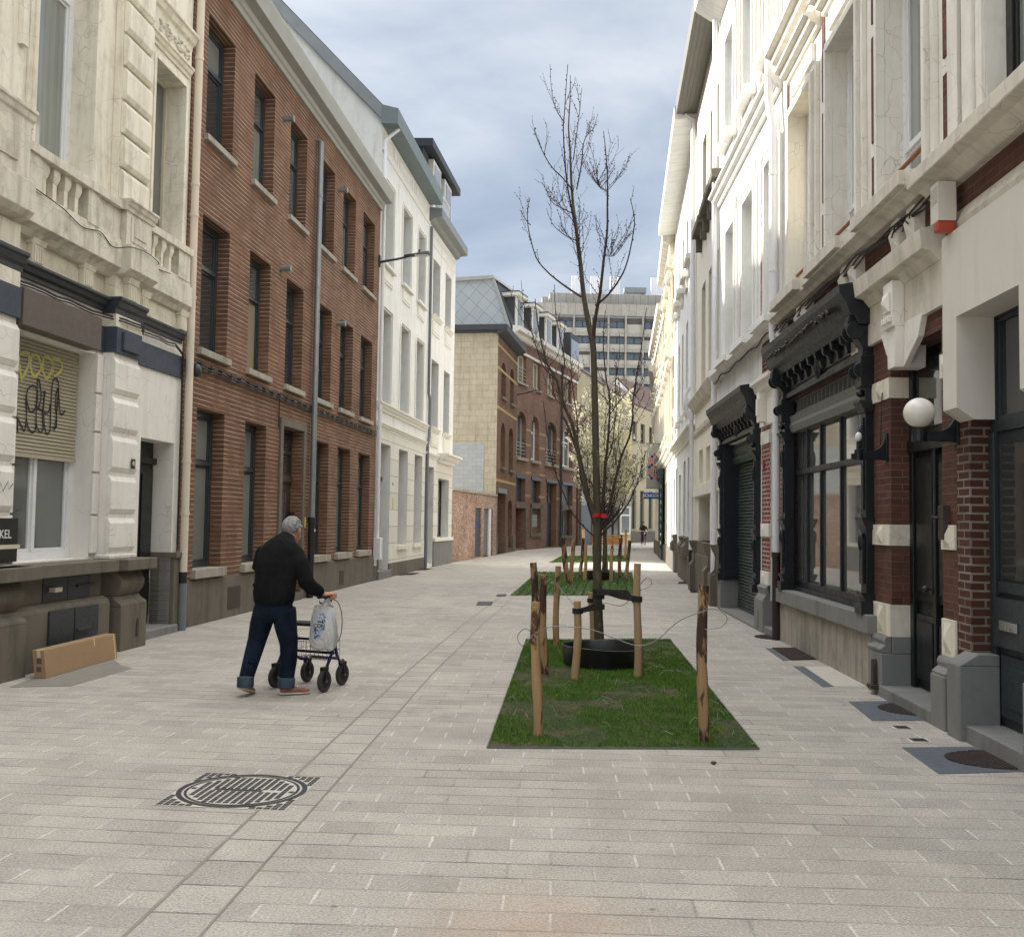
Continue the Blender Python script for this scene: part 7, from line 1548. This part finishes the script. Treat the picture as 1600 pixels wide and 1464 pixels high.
# trunk and legs inside the clothes
B.loft([(Wd(-2.13, 9.05, .70), .12, .09), (Wd(-2.13, 9.05, .84), .15, .10), (Wd(-2.12, 9.08, 1.0), .13, .09), (Wd(-2.11, 9.13, 1.2), .16, .1), (Wd(-2.09, 9.2, 1.33), .12, .08)], side, 14)
LL = [(Wd(-2.22, 9.10, .78), .105, .11), (Wd(-2.27, 9.14, .62), .098, .105), (Wd(-2.305, 9.16, .48), .082, .088), (Wd(-2.33, 9.09, .33), .074, .08), (Wd(-2.348, 9.02, .20), .066, .07), (Wd(-2.355, 8.985, .125), .062, .066)]
LR = [(Wd(-2.04, 9.02, .78), .112, .115), (Wd(-2.02, 9.05, .62), .098, .105), (Wd(-2.005, 9.12, .46), .08, .086), (Wd(-2.005, 9.13, .31), .074, .08), (Wd(-2.015, 9.125, .19), .068, .072), (Wd(-2.02, 9.12, .10), .066, .07)]
for Lg in (LL, LR): B.loft([(c, a * .72, b * .72) for c, a, b in Lg] + [(Lg[-1][0] + Vector((0, 0, -.05)), .035, .04)], side, 12)
AR_ = [(Wd(-1.965, 9.10, 1.275), .06, .06), (Wd(-1.87, 9.02, 1.15), .052, .052), (Wd(-1.815, 8.975, 1.02), .044, .044), (Wd(-1.745, 9.04, .955), .036, .036), (Wd(-1.70, 9.085, .925), .027, .024)]
AL_ = [(Wd(-2.28, 9.25, 1.27), .06, .06), (Wd(-2.32, 9.22, 1.12), .05, .05), (Wd(-2.315, 9.2, .99), .044, .044), (Wd(-2.23, 9.28, .95), .036, .036), (Wd(-2.17, 9.325, .925), .027, .024)]
for A_, G_ in ((AR_, gR), (AL_, gL)):
    B.loft(A_, (0, 0, 1), 12); hand(B, A_[-1][0], G_, fwd, (G_ - A_[-1][0]) * Vector((1, 1, 0)))
blob(B, 'body', 'skin', T, .0048, 3)
J = MB(1)
J.loft([(Wd(-2.135, 9.04, .815), .178, .135), (Wd(-2.135, 9.04, .85), .195, .15), (Wd(-2.135, 9.05, .92), .205, .155), (Wd(-2.13, 9.075, 1.04), .205, .155), (Wd(-2.125, 9.10, 1.16), .21, .16), (Wd(-2.11, 9.14, 1.26), .215, .155), (Wd(-2.10, 9.18, 1.33), .185, .135), (Wd(-2.09, 9.21, 1.375), .13, .105), (Wd(-2.08, 9.24, 1.41), .085, .082), (Wd(-2.075, 9.255, 1.435), .074, .075)], side, 28)
J.ball(Wd(-1.965, 9.10, 1.265), .088, .085, .085, 16, 12); J.ball(Wd(-2.275, 9.24, 1.265), .088, .085, .085, 16, 12)
J.loft([(c, a, b) for c, a, b in ((Wd(-1.965, 9.10, 1.26), .088, .086), (Wd(-1.905, 9.05, 1.18), .082, .08), (Wd(-1.86, 9.01, 1.09), .076, .074), (Wd(-1.825, 8.985, 1.02), .070, .068), (Wd(-1.785, 9.01, .975), .066, .062), (Wd(-1.735, 9.05, .945), .056, .052), (Wd(-1.708, 9.078, .93), .042, .040))], (0, 0, 1), 18)
J.ball(Wd(-1.835, 8.985, 1.03), .074, .072, .074, 14, 10)
J.loft([(c, a, b) for c, a, b in ((Wd(-2.28, 9.24, 1.26), .085, .083), (Wd(-2.315, 9.22, 1.12), .074, .072), (Wd(-2.315, 9.2, 1.0), .068, .066), (Wd(-2.26, 9.25, .96), .062, .06), (Wd(-2.185, 9.31, .93), .048, .045))], (0, 0, 1), 16)
blob(J, 'jacket', 'wool_black', T, .009, 5)
K = MB(1); K.loft([(Wd(-2.13, 9.06, .62 + .05), .12, .08), (Wd(-2.13, 9.055, .72), .182, .128), (Wd(-2.135, 9.05, .80), .186, .138), (Wd(-2.135, 9.05, .90), .17, .12)], side, 24)
for Lg in (LL, LR): K.loft(Lg, side, 18)
for k in range(3):
    K.tube([tuple(Wd(-2.36, 9.02, .2 + .05 * k)), tuple(Wd(-2.33, 8.975, .215 + .05 * k)), tuple(Wd(-2.28, 9.0, .2 + .05 * k))], .007, 6); K.tube([tuple(Wd(-2.07, 9.08, .18 + .045 * k)), tuple(Wd(-2.02, 9.055, .195 + .045 * k)), tuple(Wd(-1.95, 9.09, .18 + .045 * k))], .007, 6)
blob(K, 'jeans', 'denim', T, .008, 4)
for Lg, lb in ((LL, 'left'), (LR, 'right')):
    c, a, b = Lg[-1]; m = MB(1); m.loft([(c + Vector((.0, 0, -.035)), a + .006, b + .006), (c + Vector((0, 0, -.03)), a + .012, b + .012), (c + Vector((0, .005, .05)), a + .011, b + .011), (c + Vector((0, .006, .056)), a - .004, b - .004)], side, 22); m.make('turn_up', 'denim_cuff', T, smooth=True)
def shoe(heel, toe, lift, nm):
    h = Vector(heel); t = Vector(toe); d = (t - h).normalized(); s_ = tuple(d.cross(Vector((0, 0, 1))).normalized()); L = (t - h).length
    m = MB(1); m.loft([(h - d * .012 + Vector((0, 0, .045)), .02, .02), (h + Vector((0, 0, .045)), .034, .042), (h + d * L * .3 + Vector((0, 0, .045)), .037, .045), (h + d * L * .55 + Vector((0, 0, .035)), .043, .034), (h + d * L * .8 + Vector((0, 0, .025)), .045, .026), (t + Vector((0, 0, .02)), .03, .018), (t + d * .015 + Vector((0, 0, .018)), .01, .008)], s_, 18)
    o = m.make('shoe', 'shoe_pink', T, smooth=True); m = MB(1)
    m.loft([(h - d * .016 + Vector((0, 0, .008)), .02, .010), (h + Vector((0, 0, .008)), .040, .012), (h + d * L * .3 + Vector((0, 0, .008)), .041, .012), (h + d * L * .7 + Vector((0, 0, .008)), .050, .012), (t + Vector((0, 0, .008)), .036, .012), (t + d * .022 + Vector((0, 0, .009)), .012, .008)], s_, 18); m.make('sole', 'rubber_white', o, smooth=True)
    m = MB(1); S = Vector(s_)
    for k in range(4): c = h + d * L * (.48 + .09 * k) + Vector((0, 0, .075 - .011 * k)); m.tube([tuple(c - S * .03), tuple(c + Vector((0, 0, .006))), tuple(c + S * .03)], .004, 6)
    m.make('laces', 'paint_white', o)
shoe(Wd(-2.385, 8.945, .075), Wd(-2.335, 9.165, .006), .1, 'l'); shoe(Wd(-2.055, 9.095, .008), Wd(-1.835, 9.20, .006), 0, 'r')
H = MB(1); H.ball(hc + Vector((-.004, -.012, .022)) - fd * .012, .083, .096, .098, 22, 14, rot=Matrix.Rotation(-.44, 3, 'Z') @ Matrix.Rotation(-.2, 3, 'X')); H.ball(hc - fd * .045 + Vector((0, 0, -.035)), .062, .05, .055, 16, 10)
rng = random.Random(9)
for k in range(90):
    a = rng.uniform(0, 6.28); e = rng.uniform(-.1, 1.4); q = Vector((.083 * math.cos(a) * math.cos(e), .095 * math.sin(a) * math.cos(e), .1 * math.sin(e)));
    if q.dot(fd) > .06: continue
    H.ball(hc + q + Vector((-.004, -.012, .018)), .014, .014, .011, 6, 5)
blob(H, 'hair', 'hair_grey', T, .006, 2)

# ================================================================== WALKING FRAME
W0 = Vector((-1.955, 9.385, 0)); T = thing('walking_frame', 'dark blue four wheeled walking frame with a wire basket and black seat', 'walking frame', (W0.x, W0.y), rot=-math.radians(22.6))
def tb(P, r, name, mat, par=None, n=10): m = MB(1); m.tube(smooth_path(P, 4) if len(P) > 2 else P, r, n); return m.make(name, mat, par or T, smooth=True)
for sx in (-1, 1):
    x = .27 * sx
    tb([(x * 1.13, -.13, .885), (x * 1.10, -.02, .88), (x * 1.07, .02, .84), (x * 1.02, .10, .6), (x, .13, .55)], .0115, 'upright', 'chrome')
    tb([(x, .12, .62), (x * .97, .2, .36), (x * .84, .33, .24), (x * .76, .42, .24)], .015, 'side_tube', 'walker_blue')
    tb([(x, .20, .50), (x * 1.0, .1, .32), (x * 1.0, .02, .20)], .015, 'rear_tube', 'walker_blue')
    g_ = tb([(x * 1.13, -.18, .888), (x * 1.12, -.05, .888)], .019, 'handgrip', 'rubber'); m = MB(1); m.box(x * 1.11 - .02, x * 1.11 + .02, -.05, .03, .83, .90); m.make('grip_housing', 'rubber', g_, bevel=.006)
    tb([(x * 1.11, -.02, .84), (x * 1.11, -.09, .825), (x * 1.11, -.14, .83), (x * 1.11, -.15, .85)], .006, 'brake_lever', 'rubber')
    tb([(x * 1.11, .03, .86), (x * 1.3, .08, .82), (x * 1.42, .1, .68), (x * 1.3, .13, .5), (x * 1.1, .1, .4)], .004, 'brake_cable', 'frame_black')
    for (wx, wy, front) in ((.27 * sx, 0, False), (.20 * sx, .42, True)):
        m = MB(1); prof = [(.062, -.018), (.09, -.02), (.1, -.012), (.1025, 0), (.1, .012), (.09, .02), (.062, .018)]
        V = []; n = 28
        for r, o_ in prof: V += [(o_, r * math.cos(2 * math.pi * k / n), r * math.sin(2 * math.pi * k / n)) for k in range(n)]
        F = [(i * n + k, i * n + (k + 1) % n, ((i + 1) % 7) * n + (k + 1) % n, ((i + 1) % 7) * n + k) for i in range(7) for k in range(n)]
        m._add(V, F); w = m.make('wheel', 'tyre', T, smooth=True); w.location = (wx, wy, .1035)
        m = MB(1); m.tube([(-.014, 0, 0), (.014, 0, 0)], .063, 20); m.make('hub', 'rubber', w, bevel=.003); m = MB(1); m.tube([(-.03, 0, 0), (.03, 0, 0)], .01, 10); m.make('axle', 'chrome', w, smooth=True)
        m = MB(1)
        for e in (-.028, .028): m._add([(wx + e - .003, wy - .015, .09), (wx + e + .003, wy - .015, .09), (wx + e + .003, wy + .015, .12), (wx + e - .003, wy + .015, .12), (wx + e - .003, wy - .03, .225), (wx + e + .003, wy - .03, .225), (wx + e + .003, wy + .03, .225), (wx + e - .003, wy + .03, .225)], [(0, 3, 2, 1), (4, 5, 6, 7), (0, 1, 5, 4), (2, 3, 7, 6), (1, 2, 6, 5), (3, 0, 4, 7)])
        m.box(wx - .031, wx + .031, wy - .03, wy + .03, .212, .23); m.make('fork', 'rubber', T, bevel=.004)
tb([(-.23, .22, .33), (.23, .22, .33)], .013, 'crossbar', 'walker_blue'); tb([(-.26, .13, .46), (.26, .13, .46)], .012, 'crossbar', 'walker_blue'); tb([(-.16, .42, .25), (.16, .42, .25)], .012, 'crossbar', 'walker_blue')
m = MB(1); m.box(-.21, .21, .06, .27, .585, .615); m.make('seat', 'rubber', T, bevel=.01)
m = MB(1)
def wbox(z0, z1, x0, x1, y0, y1):
    for z in (z0, z1): 
        for a, b in (((x0, y0), (x1, y0)), ((x1, y0), (x1, y1)), ((x1, y1), (x0, y1)), ((x0, y1), (x0, y0))): m.tube([(*a, z), (*b, z)], .0028, 5)
wbox(.27, .43, -.19, .19, .16, .38)
for k in range(9):
    x = -.19 + k * .0475; m.tube([(x, .16, .43), (x, .16, .27), (x, .38, .27), (x, .38, .43)], .002, 4)
for k in range(5): y = .16 + k * .055; m.tube([(-.19, y, .43), (-.19, y, .27), (.19, y, .27), (.19, y, .43)], .002, 4)
m.tube([(-.19, .16, .35), (.19, .16, .35), (.19, .38, .35), (-.19, .38, .35), (-.19, .16, .35)], .002, 4); m.make('basket', 'rust_grate', T)
m = MB(1); m.tube([(-.12, .06, .585), (-.12, .05, .5), (-.09, .05, .47), (-.06, .05, .5)], .004, 6); m.make('hook', 'frame_black', T, smooth=True)
# plastic carrier bag on the right handle
bc = Vector((-1.70, 9.16, 0)); T = thing('carrier_bag', 'white plastic carrier bag with blue and black print hanging from the handle', 'bag', (bc.x, bc.y), rot=-.22)
m = MB(1); rings = []; n = 40; levels = [(.405, .08, .045), (.42, .108, .066), (.49, .128, .078), (.60, .124, .074), (.70, .112, .058), (.76, .102, .035), (.785, .096, .02), (.80, .090, .006)]
V = []
for z, a, b in levels:
    for k in range(n):
        t = 2 * math.pi * k / n; cc, ss = math.cos(t), math.sin(t); cr = 1 + (.05 * math.sin(9 * t + z * 12) + .03 * math.sin(17 * t - z * 20)) * (1 if z > .45 else .5)
        V.append((a * math.copysign(abs(cc) ** .7, cc) * cr + .012 * (.8 - z), b * math.copysign(abs(ss) ** .8, ss) * cr, z + .008 * math.sin(3 * t)))
m._add(V, [(i * n + k, i * n + (k + 1) % n, (i + 1) * n + (k + 1) % n, (i + 1) * n + k) for i in range(len(levels) - 1) for k in range(n)] + [list(range(n))[::-1]]); o = m.make('bag_body', 'bag_plastic', T, smooth=True)
m = MB(1)
for x0, x1, y0 in ((-.06, .03, -.012), (-.035, .045, .012), (.03, .05, -.012), (.06, .055, .012)): m._add([(x0 - .014, y0, .795), (x0 + .014, y0, .795), (x1 * .3 + .035, y0 * .3, .875), (x1 * .3 + .02, y0 * .3, .875)], [(0, 1, 2, 3)])
m.make('bag_handles', 'bag_plastic', T)
def bagpt(x, z): 
    i = 0
    while i < len(levels) - 2 and levels[i + 1][0] < z: i += 1
    f = (z - levels[i][0]) / (levels[i + 1][0] - levels[i][0]); a = levels[i][1] * (1 - f) + levels[i + 1][1] * f; b = levels[i][2] * (1 - f) + levels[i + 1][2] * f
    q = min(.98, abs(x) / a) ** (1 / .7); return -b * (1 - q * q) ** .4 * 1.09 - .003
rng = random.Random(21)
for mat, num in (('sign_blue', 16), ('print_sky', 30), ('paint_black', 16)):
    m = MB(1)
    for k in range(num):
        a = rng.uniform(0, 6.28); r_ = rng.uniform(.1, 1) ** .5; x = -.012 + .055 * r_ * math.cos(a) + .02 * math.sin(a); z = .625 + .115 * r_ * math.sin(a); s_ = rng.uniform(.004, .011)
        if abs(z - .628) < .016: continue
        y = bagpt(x, z); m._add([(x + s_ * math.cos(t * 1.05 + a), y, z + s_ * math.sin(t * 1.05 + a)) for t in range(6)], [list(range(6))])
    m.make('print', mat, o)
text_mesh('CON', .048, 'lettering', 'paint_black', o, (-.008, bagpt(-.01, .628) - .008, .628), 0, .0005, .001).rotation_euler = (math.pi / 2, -.0, 0)

# ================================================================== CYCLIST FAR AWAY
cx, cy = 9.75, 73.5
T = thing('bicycle', 'red bicycle ridden towards the camera at the far end of the street', 'bicycle', (cx, cy), rot=.08)
for y in (-.5, .52):
    m = MB(1); n = 24; m.tube([(0, y + .33 * math.cos(2 * math.pi * k / n), .34 + .33 * math.sin(2 * math.pi * k / n)) for k in range(n + 1)], .02, 6, caps=False); m.make('wheel', 'tyre', T, smooth=True)
m = MB(1); m.tube([(0, -.5, .34), (0, -.4, .75), (0, -.36, .95)], .02, 6); m.tube([(0, -.4, .72), (0, .05, .35), (0, .52, .34)], .02, 6); m.tube([(0, .05, .35), (0, .2, .85)], .018, 6); m.tube([(0, -.4, .6), (0, .1, .5)], .018, 6); m.make('frame', 'alarm_red', T, smooth=True)
m = MB(1); m.tube([(-.28, -.25, 1.0), (-.2, -.36, 1.0), (.2, -.36, 1.0), (.28, -.25, 1.0)], .014, 6); m.make('handlebar', 'chrome', T); m = MB(1); m.ball((0, -.46, .85), .05, .04, .05, 10, 8); m.make('headlight', 'frame_white', T, smooth=True); m = MB(1); m.box(-.08, .08, .1, .32, .86, .92); m.make('saddle', 'rubber', T, bevel=.02)
T = thing('person', 'distant cyclist in a dark coat riding the red bicycle', 'person', (cx, cy), rot=.08)
B = MB(1); S = (1, 0, 0); B.ball((0, .02, 1.58), .075, .09, .11, 14, 10); B.loft([(( 0, .1, .95), .14, .1), ((0, .08, 1.2), .15, .1), ((0, .05, 1.38), .13, .09), ((0, .03, 1.48), .05, .05), ((0, .02, 1.55), .05, .05)], S, 12)
for sx in (-1, 1):
    B.loft([((.1 * sx, .12, .95), .09, .09), ((.12 * sx, -.22, .78 + .06 * sx), .07, .07), ((.1 * sx, -.08, .42 + .12 * sx), .045, .045), ((.1 * sx, -.06, .33 + .12 * sx), .035, .04)], S, 10); B.loft([((.17 * sx, .04, 1.35), .05, .05), ((.25 * sx, -.05, 1.18), .042, .042), ((.26 * sx, -.24, 1.03), .03, .03)], (0, 0, 1), 10); B.ball((.26 * sx, -.27, 1.02), .04, .03, .035, 8, 6)
    for k in range(5): B.tube([(.235 * sx + .014 * k * sx, -.28, 1.03), (.235 * sx + .014 * k * sx, -.31, 1.01 - .004 * k)], .008, 5)
blob(B, 'body', 'skin', T, .015, 2)
C_ = MB(1); C_.loft([((0, .12, .88), .19, .14), ((0, .1, 1.1), .18, .13), ((0, .07, 1.3), .2, .13), ((0, .05, 1.42), .13, .1), ((0, .04, 1.47), .07, .07)], S, 16)
for sx in (-1, 1): C_.loft([((.17 * sx, .05, 1.36), .075, .075), ((.26 * sx, -.04, 1.18), .062, .062), ((.265 * sx, -.2, 1.05), .045, .045)], (0, 0, 1), 12)
blob(C_, 'coat', 'coat_dark', T, .018, 3)
K = MB(1)
for sx in (-1, 1): K.loft([((.09 * sx, .14, .95), .1, .1), ((.12 * sx, -.22, .78 + .06 * sx), .082, .085), ((.1 * sx, -.09, .42 + .12 * sx), .06, .06), ((.1 * sx, -.06, .36 + .12 * sx), .055, .055)], S, 12)
blob(K, 'trousers', 'denim', T, .018, 2)
for sx in (-1, 1): m = MB(1); m.ball((.1 * sx, -.1, .28 + .12 * sx), .045, .12, .045, 10, 8); m.make('shoe', 'rubber', T, smooth=True)
m = MB(1); m.ball((0, .04, 1.62), .088, .1, .1, 14, 10); m.make('hair', 'wool_black', T, smooth=True)
